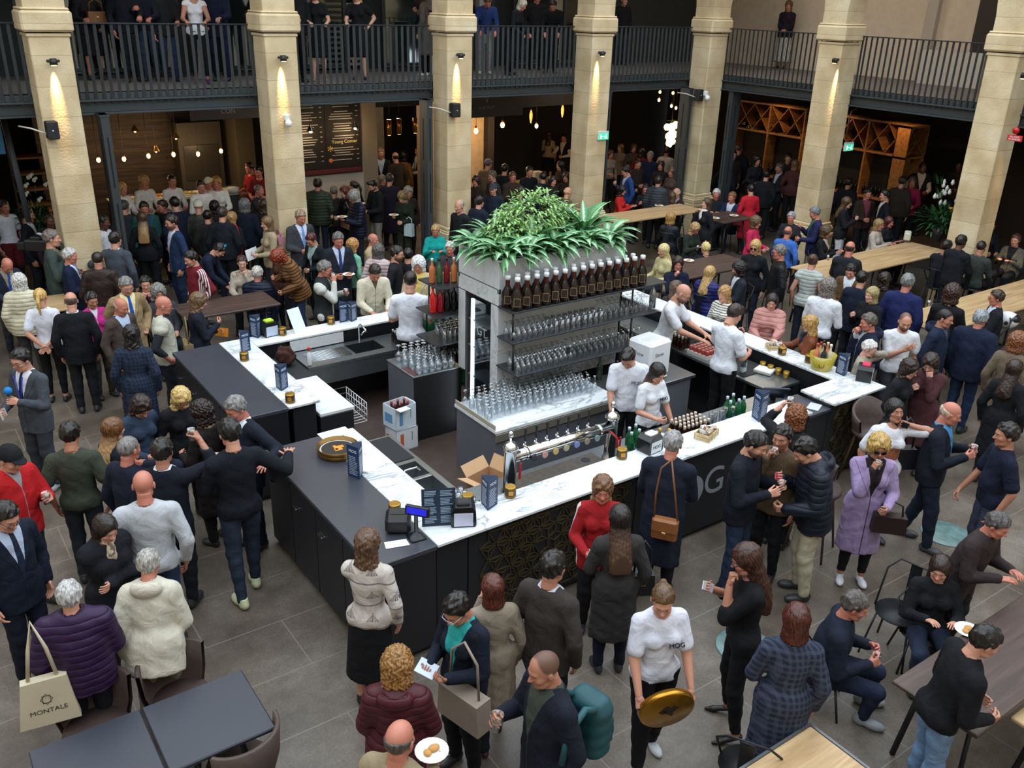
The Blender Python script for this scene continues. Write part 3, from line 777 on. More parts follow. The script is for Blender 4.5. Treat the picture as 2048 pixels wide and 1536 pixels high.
# ---------------- the building ----------------
def PY(px, py, Y):
 d = CAM_R*((px-1024)/F_PX) + CAM_U*(-(py-768)/F_PX) + CAM_F
 t = Y/d.y; return Vector((d.x*t, Y, CAM_H+d.z*t))
def PX(px, py, X):
 d = CAM_R*((px-1024)/F_PX) + CAM_U*(-(py-768)/F_PX) + CAM_F
 t = X/d.x; return Vector((X, d.y*t, CAM_H+d.z*t))
YC, XC, CW, SPC, ZF = 15.4, 16.45, .56, 3.55, 3.80
def floor_mat():
 m, N, L, b = newmat('polished_floor'); g = N.new('ShaderNodeNewGeometry')
 n1 = N.new('ShaderNodeTexNoise'); n1.inputs['Scale'].default_value = .9; n1.inputs['Detail'].default_value = 8; n1.inputs['Roughness'].default_value = .7
 L.new(g.outputs['Position'], n1.inputs['Vector'])
 n2 = N.new('ShaderNodeTexNoise'); n2.inputs['Scale'].default_value = 45; L.new(g.outputs['Position'], n2.inputs['Vector'])
 c = ramp(N, L, n1.outputs[0], [(.32, '443a31'), (.5, '60564b'), (.7, '7f756a')])
 r2 = N.new('ShaderNodeMapRange'); r2.inputs[1].default_value = .35; r2.inputs[2].default_value = .65; r2.inputs[3].default_value = .88; r2.inputs[4].default_value = 1.1
 L.new(n2.outputs[0], r2.inputs[0])
 sc = N.new('ShaderNodeVectorMath'); sc.operation = 'SCALE'; L.new(c, sc.inputs[0]); L.new(r2.outputs[0], sc.inputs['Scale'])
 br = N.new('ShaderNodeTexBrick'); mp = N.new('ShaderNodeMapping'); mp.inputs['Location'].default_value = (.56, .30, 0)
 L.new(g.outputs['Position'], mp.inputs[0]); L.new(mp.outputs[0], br.inputs['Vector'])
 br.inputs['Scale'].default_value = 1; br.inputs['Brick Width'].default_value = 1.41; br.inputs['Row Height'].default_value = .70
 br.inputs['Mortar Size'].default_value = .006; br.inputs['Mortar Smooth'].default_value = .2; br.offset = .5
 c2 = over(N, L, sc.outputs[0], br.outputs['Fac'], lin('8a8178'), .6)
 L.new(c2, b.inputs['Base Color'])
 rr = N.new('ShaderNodeMapRange'); rr.inputs[3].default_value = .28; rr.inputs[4].default_value = .55; L.new(n1.outputs[0], rr.inputs[0]); L.new(rr.outputs[0], b.inputs['Roughness'])
 return m
def over_simple(*a): return over(*a)
def stone_mat(c1='d2bf9a', c2='bfa982'):
 key = ('stone', c1)
 if key in _mats: return _mats[key]
 m, N, L, b = newmat('limestone'); g = N.new('ShaderNodeNewGeometry'); sp = N.new('ShaderNodeSeparateXYZ'); L.new(g.outputs['Position'], sp.inputs[0])
 n = N.new('ShaderNodeTexNoise'); n.inputs['Scale'].default_value = 2.2; n.inputs['Detail'].default_value = 7; L.new(g.outputs['Position'], n.inputs['Vector'])
 c = ramp(N, L, n.outputs[0], [(.35, c2), (.6, c1), (.8, 'ddd0b4')])
 fl = N.new('ShaderNodeMath'); fl.operation = 'MULTIPLY'; fl.inputs[1].default_value = 1/.44; L.new(sp.outputs[2], fl.inputs[0])
 fr = N.new('ShaderNodeMath'); fr.operation = 'FRACT'; L.new(fl.outputs[0], fr.inputs[0])
 lt = N.new('ShaderNodeMath'); lt.operation = 'LESS_THAN'; lt.inputs[1].default_value = .022; L.new(fr.outputs[0], lt.inputs[0])
 f2 = N.new('ShaderNodeMath'); f2.operation = 'FLOOR'; L.new(fl.outputs[0], f2.inputs[0])
 wn = N.new('ShaderNodeTexWhiteNoise'); wn.noise_dimensions = '1D'; L.new(f2.outputs[0], wn.inputs['W'])
 mr = N.new('ShaderNodeMapRange'); mr.inputs[3].default_value = .88; mr.inputs[4].default_value = 1.06; L.new(wn.outputs['Value'], mr.inputs[0])
 sc = N.new('ShaderNodeVectorMath'); sc.operation = 'SCALE'; L.new(c, sc.inputs[0]); L.new(mr.outputs[0], sc.inputs['Scale'])
 c = over(N, L, sc.outputs[0], lt.outputs[0], lin('8a7a60'), .55)
 L.new(c, b.inputs['Base Color']); b.inputs['Roughness'].default_value = .85
 bp = N.new('ShaderNodeBump'); bp.inputs['Strength'].default_value = .3; bp.inputs['Distance'].default_value = .02
 n3 = N.new('ShaderNodeTexNoise'); n3.inputs['Scale'].default_value = 30; L.new(g.outputs['Position'], n3.inputs['Vector']); L.new(n3.outputs[0], bp.inputs['Height']); L.new(bp.outputs[0], b.inputs['Normal'])
 _mats[key] = m; return m
def wood_mat(c1, c2, sc=1., rough=.55, ax=0, key=''):
 k = ('wood', c1, c2, sc, rough, ax)
 if k in _mats: return _mats[k]
 m, N, L, b = newmat('wood'+key); t = N.new('ShaderNodeTexCoord'); mp = N.new('ShaderNodeMapping')
 s = [9*sc, 9*sc, 9*sc]; s[ax] = .8*sc; mp.inputs['Scale'].default_value = s; L.new(t.outputs['Object'], mp.inputs[0])
 n = N.new('ShaderNodeTexNoise'); n.inputs['Scale'].default_value = 1.5; n.inputs['Detail'].default_value = 8; n.inputs['Distortion'].default_value = .6
 L.new(mp.outputs[0], n.inputs['Vector']); c = ramp(N, L, n.outputs[0], [(.35, c2), (.65, c1)])
 L.new(c, b.inputs['Base Color']); b.inputs['Roughness'].default_value = rough; _mats[k] = m; return m
def marble_mat(base='e0e3e4', vein='959ca2', sc=.9, rough=.18):
 k = ('marble', base, vein, sc)
 if k in _mats: return _mats[k]
 m, N, L, b = newmat('marble'); g = N.new('ShaderNodeNewGeometry')
 n = N.new('ShaderNodeTexNoise'); n.inputs['Scale'].default_value = sc; n.inputs['Detail'].default_value = 9; n.inputs['Roughness'].default_value = .6; n.inputs['Distortion'].default_value = 1.8
 mp = N.new('ShaderNodeMapping'); mp.inputs['Rotation'].default_value = (.5, .3, .7); mp.inputs['Scale'].default_value = (1, 2.4, 1.2)
 L.new(g.outputs['Position'], mp.inputs[0]); L.new(mp.outputs[0], n.inputs['Vector'])
 s = N.new('ShaderNodeMath'); s.operation = 'SUBTRACT'; L.new(n.outputs[0], s.inputs[0]); s.inputs[1].default_value = .5
 a = N.new('ShaderNodeMath'); a.operation = 'ABSOLUTE'; L.new(s.outputs[0], a.inputs[0])
 c = ramp(N, L, a.outputs[0], [(.0, vein), (.035, base)])
 n2 = N.new('ShaderNodeTexNoise'); n2.inputs['Scale'].default_value = 1.3; L.new(g.outputs['Position'], n2.inputs['Vector'])
 mr = N.new('ShaderNodeMapRange'); mr.inputs[1].default_value = .45; mr.inputs[2].default_value = .62; mr.inputs[3].default_value = .75; mr.inputs[4].default_value = 0; L.new(n2.outputs[0], mr.inputs[0])
 c = over(N, L, c, mr.outputs[0], lin(base))
 L.new(c, b.inputs['Base Color']); b.inputs['Roughness'].default_value = rough; _mats[k] = m; return m
M_steel_dark = mat('3c4244', .5, .3, name='painted_dark_steel')
M_rail = mat('2c3033', .5, .3, name='railing_paint')
M_plaster = mat('d2c4b0', .9, noise=.06, name='grey_plaster')
M_warmplaster = mat('a08f78', .9, noise=.08, name='warm_plaster')
M_darkwall = mat('2a2522', .9, noise=.15, name='dark_wall')
M_black = mat('141416', .5, name='black_paint')
M_stone = stone_mat()
fb = MB().box((-8, -5, -.12), (24, 27, 0)); struct(fb.build('floor', floor_mat()))
# round glass discs set in the floor
for i, (x, y) in enumerate(((5.62, 4.04), (9.0, 4.1))):
 o = MB().lathe([(.27, 0), (.27, .006), (.262, .010), (0, .010)], (0, 0, 0), 40).build('floor_light', glass_disc if False else mat('66807e', .25, noise=.3, nscale=9), None, (x, y, .001))
 tag(o, ['round green-grey glass disc set in the stone floor behind the woman in black', 'round green-grey glass disc set in the stone floor under the bald man'][i], 'floor light')
def pillar(x, y, n):
 """square stone pier, moulded base and impost block, origin corner x,y"""
 b = MB(); c = (x+CW/2, y+CW/2)
 def ring(e, z0, z1, bv=.012): b.box((c[0]-CW/2-e, c[1]-CW/2-e, z0), (c[0]+CW/2+e, c[1]+CW/2+e, z1), bv)
 ring(.085, 0, .72); ring(.10, .72, .80); ring(.075, .80, .92, .02); ring(.055, .92, .955); ring(.03, .955, 1.03, .02)
 ring(0, 1.03, 4.70, .015); ring(.02, 4.66, 4.71); ring(.07, 4.73, 5.02, .03); ring(.045, 5.02, 5.06, .02); ring(.0, 5.05, 5.30, 0)
 return struct(b.build('pillar', M_stone))
NX = [2.27+SPC*k for k in range(-1, 4)]; PYs = [YC-SPC*k for k in range(0, 5)]
PILLARS += [(x+CW/2, YC+CW/2) for x in NX]+[(XC+CW/2, y+CW/2) for y in PYs]
for i, x in enumerate(NX): pillar(x, YC, i)
for i, y in enumerate(PYs): pillar(XC, y, i)
def arch_wall(name, p0, p1, th, zs=5.3, ztop=9.6, horiz=True):
 """wall pierced by round arches between successive piers"""
 b = MB(); n = 14
 for a0, a1 in zip(p0, p1):
  r = (a1-a0)/2; cx = (a0+a1)/2
  pts = [(cx-r*math.cos(math.pi*k/n), zs+r*math.sin(math.pi*k/n)) for k in range(n+1)]
  for (u0, z0), (u1, z1) in zip(pts[:-1], pts[1:]):
   v = []
   for t in th:
    for (u, z) in ((u0, z0), (u1, z1), (u1, ztop), (u0, ztop)): v.append((u, t, z) if horiz else (t, u, z))
   b.add(v, [(0, 1, 2, 3), (7, 6, 5, 4), (0, 4, 5, 1), (1, 5, 6, 2), (2, 6, 7, 3), (3, 7, 4, 0)])
 for a in sorted(set(list(p0)+list(p1))): pass
 return b
b = arch_wall('wall_north', [x+CW for x in NX], [x for x in NX[1:]]+[XC], (YC, YC+CW))
for x in NX+[XC]: b.box((x, YC, 5.3), (x+CW, YC+CW, 9.6))
struct(b.build('wall_north', M_stone))
b = arch_wall('wall_east', [y+CW for y in PYs[1:]], [y for y in PYs[:-1]], (XC, XC+CW), horiz=False)
for y in PYs[1:]: b.box((XC, y, 5.3), (XC+CW, y+CW, 9.6))
struct(b.build('wall_east', M_stone))
struct(MB().box((-4.6, -3, 0), (-4.3, 20, 9.6)).build('wall_west', M_plaster))
struct(MB().box((-4.6, -3.4, 0), (20, -3, 9.6)).build('wall_south', M_plaster))
struct(MB().box((-4.6, 20, 0), (-4.3, 23, 9.6)).build('wall_northwest', M_plaster))
# gallery decks, ceilings and beams
XB, YB = XC+CW+.04, YC+CW+.06            # beam faces
b = MB(); b.box((-4.5, YB, 3.70), (22.8, 23.0, ZF)); b.box((XB, -3, 3.70), (22.8, YB, ZF))
struct(b.build('floor_gallery', mat('6f6b66', .6, noise=.1, nscale=4)))
b = MB(); b.box((-4.5, YB, 3.46), (22.8, 23, 3.50)); b.box((XB, -3, 3.46), (22.8, YB, 3.50))
struct(b.build('ceiling_arcade', mat('1c1b1b', .9)))
b = MB(); b.box((-4.5, YC+.1, 6.95), (21, 23, 7.1)); b.box((XC+.1, -3, 6.95), (21, YB, 7.1))
struct(b.build('ceiling_gallery', M_plaster))
b = MB()
for z0, z1, e in ((3.47, 3.50, .09), (3.50, 3.67, 0), (3.67, 3.70, .09), (3.70, 3.80, .03)):
 b.box((-4.5, YB-e, z0), (XB+e+.1, YB+.14, z1), .004); b.box((XB-e, -3, z0), (XB+.14, YB+.1, z1), .004)
struct(b.build('beam', M_steel_dark))
# railings, one per bay, every bar of its own
bar0 = MB().box((-.005, -.024, -.16), (.005, .024, 1.03)).mesh('baluster', M_rail)
def railing(p, q, label):
 p, q = Vector(p), Vector(q); d = q-p; Ln = d.length; rz = math.atan2(d.y, d.x)
 r = thing('railing', label, 'railing', (p.x, p.y, ZF), rz, 'gallery railings between the stone pillars')
 MB().box((0, -.03, 1.02), (Ln, .03, 1.04), .003).build('top_rail', M_rail, r)
 n = int(Ln/.125)
 for i in range(n+1):
  o = bpy.data.objects.new('baluster', bar0); C.objects.link(o); o.parent = r; o.location = (.03+i*(Ln-.06)/n, 0, 0)
  o.rotation_euler.z = math.radians(0 if i % 1 else 70)
bays = ['beyond the first pillar at the far left edge', 'between the first two pillars, people behind it', 'between the second and third pillars, before two women in black dresses',
  'between the third and fourth pillars, before the man in blue', 'running up to the corner pillar', '']
for i, x in enumerate([-1.28]+NX[1:]):
 railing((x+.02 if i else x, YB-.05, 0), ((NX[1:]+[XC])[i] if i < 4 else XC, YB-.05, 0), 'dark flat-bar railing '+bays[i]) if i < 4 else None
railing((NX[-1]+.02, YB-.05, 0), (XB-.08, YB-.05, 0), 'dark flat-bar railing running up to the corner pillar')
for i, (a, c_) in enumerate(((YB, PYs[1]), (PYs[1], PYs[2]), (PYs[2], PYs[3]))):
 railing((XB-.05, a-.12, 0), (XB-.05, c_-.10, 0), 'dark flat-bar railing '+['right of the corner pillar, woman in striped skirt behind', 'between the two right-hand lit pillars', 'beyond the right-hand pillar at the picture edge'][i])
# slotted steel posts under the beam
def post(x, y, label, along=0):
 w, dp = (.13, .30) if not along else (.30, .13)
 t = thing('steel_post', label, 'post', (x, y, 0))
 MB().box((-w/2, -dp/2, 0), (w/2, dp/2, 3.5), .004).box((-w/2-.012, -dp/2-.012, 3.47), (w/2+.012, dp/2+.012, 3.50)).build('post', M_steel_dark, t)
 b = MB()
 for z0 in (.25, 1.3, 2.35): b.box((-.012, -dp/2-.003, z0), (.012, dp/2+.003, z0+.8)).box((-w/2-.003, -.012, z0), (w/2+.003, .012, z0+.8))
 b.build('slot', mat('08090a', .8), t)
post(3.2, 15.80, 'dark slotted steel post right of the first stone pillar')
post(9.12, 15.80, 'dark slotted steel post left of the third stone pillar')
post(13.75, 15.85, 'dark steel post right of the fourth stone pillar')
post(16.25, 15.80, 'dark steel post left of the corner stone pillar')
post(17.15, 15.1, 'dark steel post right of the corner stone pillar', 1)
post(17.2, 12.72, 'dark steel post left of the lit right-wing pillar', 1)
# upper gallery back walls and shop fronts
struct(MB().box((-4.5, 19.3, ZF), (20.8, 19.6, 7)).build('wall_gallery_north', mat('2c2f30', .8, noise=.1)))
struct(MB().box((20.75, -3, ZF-.1), (21.0, 19.4, 7)).build('wall_gallery_east', M_plaster)); struct(MB().box((22.7, -3, 0), (23.0, 22.9, ZF)).build('wall_east_back', mat('2a211b', .85)))
struct(MB().box((20.60, PX(1872, 60, 20.7).y, ZF), (20.76, PX(1852, 60, 20.7).y, 7)).build('trim_1', mat('b5ada2', .85)))
struct(MB().box((20.4, -3, ZF), (20.74, PX(1948, 60, 20.4).y, 7)).build('wall_gallery_dark', mat('2e2824', .8)))
struct(MB().box((20.1, PX(1962, 150, 20.1).y, ZF), (20.39, PX(1832, 150, 20.1).y, ZF+.72)).build('trim_2', mat('c4bdb0', .8)))
# gallery shop glazing with slatted shutter, frames and steel column
M_gl = glass_mat((.75, .85, .85), .35, .05, 'shop')
for i, (x0, x1) in enumerate(((2.6, 5.3), (6.1, 8.7), (9.6, 12.4), (13.0, 16.0))):
 b = MB(); y = 18.4
 for x in (x0, (x0+x1)/2, x1): b.box((x-.04, y-.04, ZF), (x+.04, y+.04, 6.6))
 for z in (ZF, ZF+.12, 6.55): b.box((x0, y-.035, z), (x1, y+.035, z+.06))
 b.box((x0+.04, y-.006, ZF+.1), (x1-.04, y+.006, 6.5), 0, 1)
 struct(b.build('window_%d' % (i+1), [mat('25292a', .5, .2), M_gl]))
b = MB()
for k in range(26): b.box((8.15, 19.0, ZF+.1+k*.11), (9.35, 19.12, ZF+.15+k*.11), .004)
tag(b.build('slatted_shutter', mat('8f9a98', .5, noise=.1)), 'pale slatted shutter behind the two women on the gallery', 'shutter')
for x, lab in ((5.45, 'pale steel upright behind the woman in white on the gallery'), (11.75, 'pale steel upright on the gallery beside the dark shop glass')):
 tag(MB().box((-.09, -.09, 0), (.09, .09, 3.1), .01).build('gallery_upright', mat('8b8681', .6), None, (x, 17.9, ZF)), lab, 'post')
tag(MB().box((-.16, -.10, 0), (.16, .10, 1.0), .01).build('display_plinth', mat('b9b9b2', .5), None, (10.4, 17.6, ZF)), 'white display plinth standing on the gallery behind the railing', 'plinth')
# arcade ground floor: shop walls
ZA = 3.46
struct(MB().box((20.75, 19.3, ZF-.1), (21, 23.1, 7.1)).build('wall_corner', M_darkwall))
struct(MB().box((-4.5, 23.0, 0), (23, 23.3, ZA)).build('wall_shops_back', M_darkwall))
struct(MB().box((18.9, 6, 0), (22.65, 19, .22)).build('floor_wine_shop', mat('3c342e', .6)))
struct(MB().box((7.35, 18.9, 0), (9.25, 19.2, ZA)).build('wall_menu', mat('b9b1a4', .85)))
struct(MB().box((9.25, 18.9, 0), (9.62, 19.2, ZA)).build('trim_3', mat('8a7e6c', .85)))
struct(MB().box((11.5, 20.2, 0), (13.4, 20.4, ZA)).build('wall_warm', mat('b89e7c', .85, noise=.12)))
struct(MB().box((9.62, 21.6, 0), (11.2, 21.8, ZA)).build('wall_kitchen', mat('8f8370', .7, noise=.12)))
struct(MB().box((13.4, 20.0, 0), (13.6, 22.95, ZA)).build('wall_partition', M_darkwall))
struct(MB().box((-4.5, 17.5, 0), (1.2, 17.7, ZA)).build('wall_far_left', mat('15181c', .6)))
struct(MB().box((6.95, 20.6, 0), (7.35, 22.95, ZA)).build('wall_olive', mat('4c4535', .8)))
# shop fascia signs (upper band between arcade ceiling and opening)
M_fas = mat('4a4744', .7)
def fascia(x0, x1, y, z0, z1, label, txt=None, sub=None, m=M_fas):
 t = thing('fascia_sign', label, 'sign', ((x0+x1)/2, y, z0))
 MB().box((-(x1-x0)/2, 0, 0), ((x1-x0)/2, .06, z1-z0), .01).build('board', m, t)
 if txt: text_part('lettering', txt, .15, frameM(Vector((0, -.004, (z1-z0)*.5+.03)), (1, 0, 0), (0, 0, 1)), mat('b8b2a8', .6), t)
 if sub: text_part('lettering', sub, .09, frameM(Vector((0, -.004, (z1-z0)*.5-.14)), (1, 0, 0), (0, 0, 1)), mat('9a948a', .6), t)
fascia(5.4, 6.9, 18.6, 2.95, 3.459, 'grey fascia with a small black and white badge over the white-shirt counter', 'C', None, mat('6a6864', .7))
o = text_part('lettering', 'ALLA\nCON', .13, frameM(Vector((6.15, 18.595, 3.17)), (1, 0, 0), (0, 0, 1)), mat('e0ddd5', .6)); tag(o, 'white two-line lettering on the black badge above the counter', 'lettering')
fascia(11.1, 13.2, 18.2, 2.75, 3.459, 'dark fascia with small pale letters right of the third pillar', 'V', 'IL BISTROT')
fascia(13.3, 16.1, 18.4, 2.9, 3.459, 'plain brown-grey fascia above the warm dining room')
fascia(9.6, 11.0, 18.9, 3.0, 3.459, 'black canopy fascia above the kitchen hatch', None, None, mat('1e1c1b', .6))
# menu board
t = thing('menu_board', 'large black and maroon menu board with rows of white text', 'menu board', (8.32, 18.88, 1.62))
MB().box((-.88, -.05, 0), (.88, 0, 1.72), .01).build('frame', mat('2a1416', .6), t)
MB().box((-.84, -.06, .14), (-.01, -.045, 1.68)).box((.01, -.06, .14), (.84, -.045, 1.68)).build('panel', mat('18110f', .7), t)
MB().box((-.84, -.06, .03), (.84, -.045, .12)).build('maroon_strip', mat('5a1c20', .7), t)
b = MB()
for s_ in (-1, 1):
 for k in range(26):
  z = 1.60-k*.052
  if k % 5 == 4 or (s_ > 0 and 17 <= k <= 18): continue
  x0 = s_*.43-.34+rnd.random()*.15; x1 = s_*.43+.1+rnd.random()*.18
  b.box((x0, -.064, z), (x1, -.060, z+.014));
  if k % 2: b.box((s_*.43+.31, -.064, z), (s_*.43+.36, -.060, z+.014))
b.build('printed_rows', mat('b8b4ac', .8), t)
text_part('lettering', 'Young Corner', .105, frameM(Vector((.45, -.066, .70)), (1, 0, 0), (0, 0, 1)), mat('d8c98a', .7), t)
text_part('star', '*', .30, frameM(Vector((.10, -.066, .50)), (1, 0, 0), (0, 0, 1)), mat('d8b860', .7), t, bold=True)
MB().ball((.10, -.062, .30), (.05, .006, .05)).build('orange_badge', mat('d0743a', .7), t)
# blue sign at the far left, sloping steel string behind
tag(MB().box((-.45, -.03, 0), (.45, .03, .62), .01).build('blue_sign', mat('185a80', .5), None, tuple(PY(-52, 312, 16.6))), 'bright blue sign panel cut off by the left picture edge', 'sign')
p0, p1 = PY(22, 300, 17.0), PY(52, 420, 17.0)
tag(MB().cyl(p0+(p0-p1)*.5, p1+(p1-p0)*.2, .06, n=4).build('stair_stringer', mat('4a5056', .5)), 'sloping grey steel stair stringer in the dark left corner', 'stair')
# spot lamps on the pillars, each with its own warm light
def spot(p, dx, dy, label):
 t = thing('wall_spotlight', label, 'spotlight', p, 0, None)
 MB().cyl((0, 0, 0), (-dx*.10, -dy*.10, .01), .022).build('bracket', M_black, t)
 MB().cyl((0, 0, .03), (dx*.02, dy*.02, -.06), .05, .055, 14).box((-.09, -.03, -.02), (.09, .03, .02), .01).build('housing', M_black, t)
 MB().cyl((dx*.02, dy*.02, -.061), (dx*.02, dy*.02, -.064), .042, n=12).build('lens', mat('ffd9a0', .4, emit=6.), t)
 l = bpy.data.lights.new('spot_light', 'SPOT'); l.energy = 520; l.color = (1, .62, .22); l.spot_size = math.radians(21); l.spot_blend = 1.; l.shadow_soft_size = .03
 o = bpy.data.objects.new('spot_light', l); C.objects.link(o); o.location = Vector(p)+Vector((-dx*.07, -dy*.07, -.05))
 o.rotation_euler = Vector((-dx*.19, -dy*.19, -1)).to_track_quat('-Z', 'Y').to_euler()
for (px, py, lab) in ((106, 122, 'first pillar from the left'), (566, 115, 'second pillar from the left'), (921, 110, 'third pillar'), (1204, 106, 'fourth pillar')):
 spot(PY(px, py, YC-.14), 0, -1, 'small black downlight with warm beam on the '+lab)
for (px, py, lab) in ((1671, 120, 'lit right-wing pillar'), (2049, 150, 'pillar at the right edge')):
 spot(PX(px, py, XC-.14), -1, 0, 'small black downlight with warm beam on the '+lab)
# loudspeakers
def speaker(px, py, lab, plane):
 p = PY(px, py, YC-.10) if plane == 'y' else PX(px, py, XC-.1)
 t = thing('loudspeaker', lab, 'loudspeaker', p)
 MB().box((-.085, -.085, -.13), (.085, .085, .13), .015).build('cabinet', mat('17181a', .6), t)
 MB().cyl((0, -.086, 0), (0, -.089, 0), .012).build('badge', mat('c8c8c8', .4), t)
 MB().tube([(-.08, .02, -.05), (-.16, .06, -.02), (-.26, .12, .02), (-.4, .3, .04)], .012).build('cable', mat('c9c1b4', .6), t)
speaker(104, 260, 'black box loudspeaker on the first pillar from the left', 'y')
speaker(910, 220, 'black box loudspeaker on the third pillar', 'y')
speaker(1397, 190, 'black box loudspeaker on the corner pillar', 'x')
def dome(px, py, lab, Y):
 p = PY(px, py, Y); t = thing('security_camera', lab, 'camera', p)
 MB().box((-.05, .0, .0), (.05, .10, .12), .02).build('mount', mat('dcdcd8', .5), t)
 MB().ball((0, -.02, -.03), .065).build('dome', mat('e8e8e6', .3), t)
dome(576, 243, 'white dome security camera on the second pillar', YC-.1)
dome(1414, 193, 'white dome security camera on the corner pillar', YC-.1)
def exit_sign(p, lab, rz=0):
 t = thing('exit_sign', lab, 'exit sign', p, rz)
 MB().box((-.15, -.02, -.08), (.15, .02, .10), .006).build('case', mat('c9d5d0', .5), t)
 MB().box((-.14, -.026, -.075), (.14, -.02, .06)).build('panel', mat('35c795', .5, emit=.9), t)
 b = MB(); b.ball((.075, -.028, .032), (.012, .003, .012)); b.box((.045, -.029, -.03), (.075, -.026, .018)); b.box((.03, -.029, -.055), (.045, -.026, -.02)); b.box((.075, -.029, -.055), (.10, -.026, -.03))
 b.box((-.10, -.029, -.05), (-.06, -.026, .035)); b.box((-.04, -.029, -.014), (.01, -.026, .002))
 b.build('running_figure', mat('eafff6', .5, emit=1.2), t)
exit_sign(PY(1206, 272, YC-.022), 'green and white running-man exit sign on the fourth pillar')
exit_sign(PY(1697, 294, PYs[1]-.022), 'green and white running-man exit sign on the right-wing pillar')
p = PX(2032, 268, XC-.06); t = thing('fire_alarm', 'red fire alarm bell with red and white plate on the right pillar', 'alarm', p, -math.pi/2)
MB().ball((0, -.03, .06), (.065, .05, .065)).build('beacon', mat('b01418', .3), t)
MB().box((-.13, -.02, -.12), (.13, .0, -.02), .005).build('plate', mat('c62a30', .5), t)
text_part('lettering', 'ALLARME\nINCENDIO', .042, frameM(Vector((0, -.022, -.07)), (1, 0, 0), (0, 0, 1)), mat('f0e0e0', .6), t)
tag(MB().tube([PY(1713, 218, PYs[1]-.02), PY(1703, 222, PYs[1]-.02), PY(1698, 238, PYs[1]-.02), PY(1692, 278, PYs[1]-.02)], .016).build('conduit', mat('4a3428', .5)), 'thin brown conduit bending down to the exit sign', 'conduit')
for k, (x, y) in enumerate(((4.2, 17.4), (8.2, 17.4), (12.2, 17.4), (15.6, 17.4), (18.6, 14.6), (18.6, 11.2))):  # unseen lamps, added to brighten the gallery walls and interior
 t = thing('ceiling_fill_lamp', 'small added fill lamp over the gallery, %s from the left' % ['first', 'second', 'third', 'fourth', 'fifth', 'sixth'][k], 'lamp', (x, y, 6.89)); MB().cyl((0, 0, 0), (0, 0, .06), .1, n=16).build('housing', M_black, t); MB().cyl((0, 0, -.004), (0, 0, 0), .08, n=16).build('diffuser', mat('fff0dc', .4, emit=3.), t)
 l = bpy.data.lights.new('gallery_fill', 'POINT'); l.energy = 26 if k < 4 else 60; l.color = (1, .9, .78); l.shadow_soft_size = .2; o = bpy.data.objects.new('gallery_fill', l); C.objects.link(o); o.location = (x, y, 6.8)
# ---------------- the island bar ----------------
M_marb = marble_mat(); M_slate = mat('3a3c44', .32, noise=.04, nscale=3, name='slate_worktop'); M_front = mat('1b1d21', .45, name='black_panel')
M_inox = mat('9ba0a2', .28, .9, noise=.06, nscale=12, name='stainless_steel'); M_inoxd = mat('4c5052', .35, .8, name='dark_steel')
M_chrome = mat('d8dadb', .12, 1., name='chrome'); M_white = mat('e4e6e8', .35, name='white_laminate'); M_rub = mat('17181b', .7, name='rubber_mat')
M_greyp = mat('5d6068', .35, noise=.05, name='grey_panel')
ZB = 1.10
struct(MB().box((3.64, 5.97, 0), (9.38, 10.9, .10)).build('floor_bar', mat('4a3b34', .55, noise=.15, nscale=8)))
def cabinet(name, lo, hi, label, m=M_front, z=1.065, toe=.08, doors=None, parent=None):
 t = thing(name, label, 'bar cabinet', (lo[0], lo[1], 0))
 w, d = hi[0]-lo[0], hi[1]-lo[1]
 MB().box((0, 0, toe), (w, d, z), .006).box((.04, .04, 0), (w-.04, d-.04, toe)).build('body', m, t)
 return t, w, d
# marble top strips
def strip(x0, y0, x1, y1, label, m=M_marb, z0=1.068, z1=ZB, name='marble_worktop'):
 return tag(MB().box((x0, y0, z0), (x1, y1, z1), .005).build(name, m), label, 'worktop')
strip(3.28, 5.56, 8.28, 5.97, 'long white marble bar top along the front of the island')
strip(3.28, 5.975, 3.66, 7.98, 'short white marble bar top beside the slate cabinet, open menus on it')
strip(3.28, 8.82, 3.66, 11.18, 'white marble bar top on the left of the bar behind the entrance gap')
strip(3.665, 10.84, 9.70, 11.18, 'white marble bar top along the back of the bar')
strip(8.69, 5.56, 9.70, 6.06, 'square white marble bar top at the right-hand front corner')
strip(9.32, 6.065, 9.70, 10.835, 'white marble bar top along the right side of the bar')
strip(8.285, 5.60, 8.685, 6.10, 'dark slate till ledge between two marble tops', M_slate, .99, 1.03, 'till_ledge')
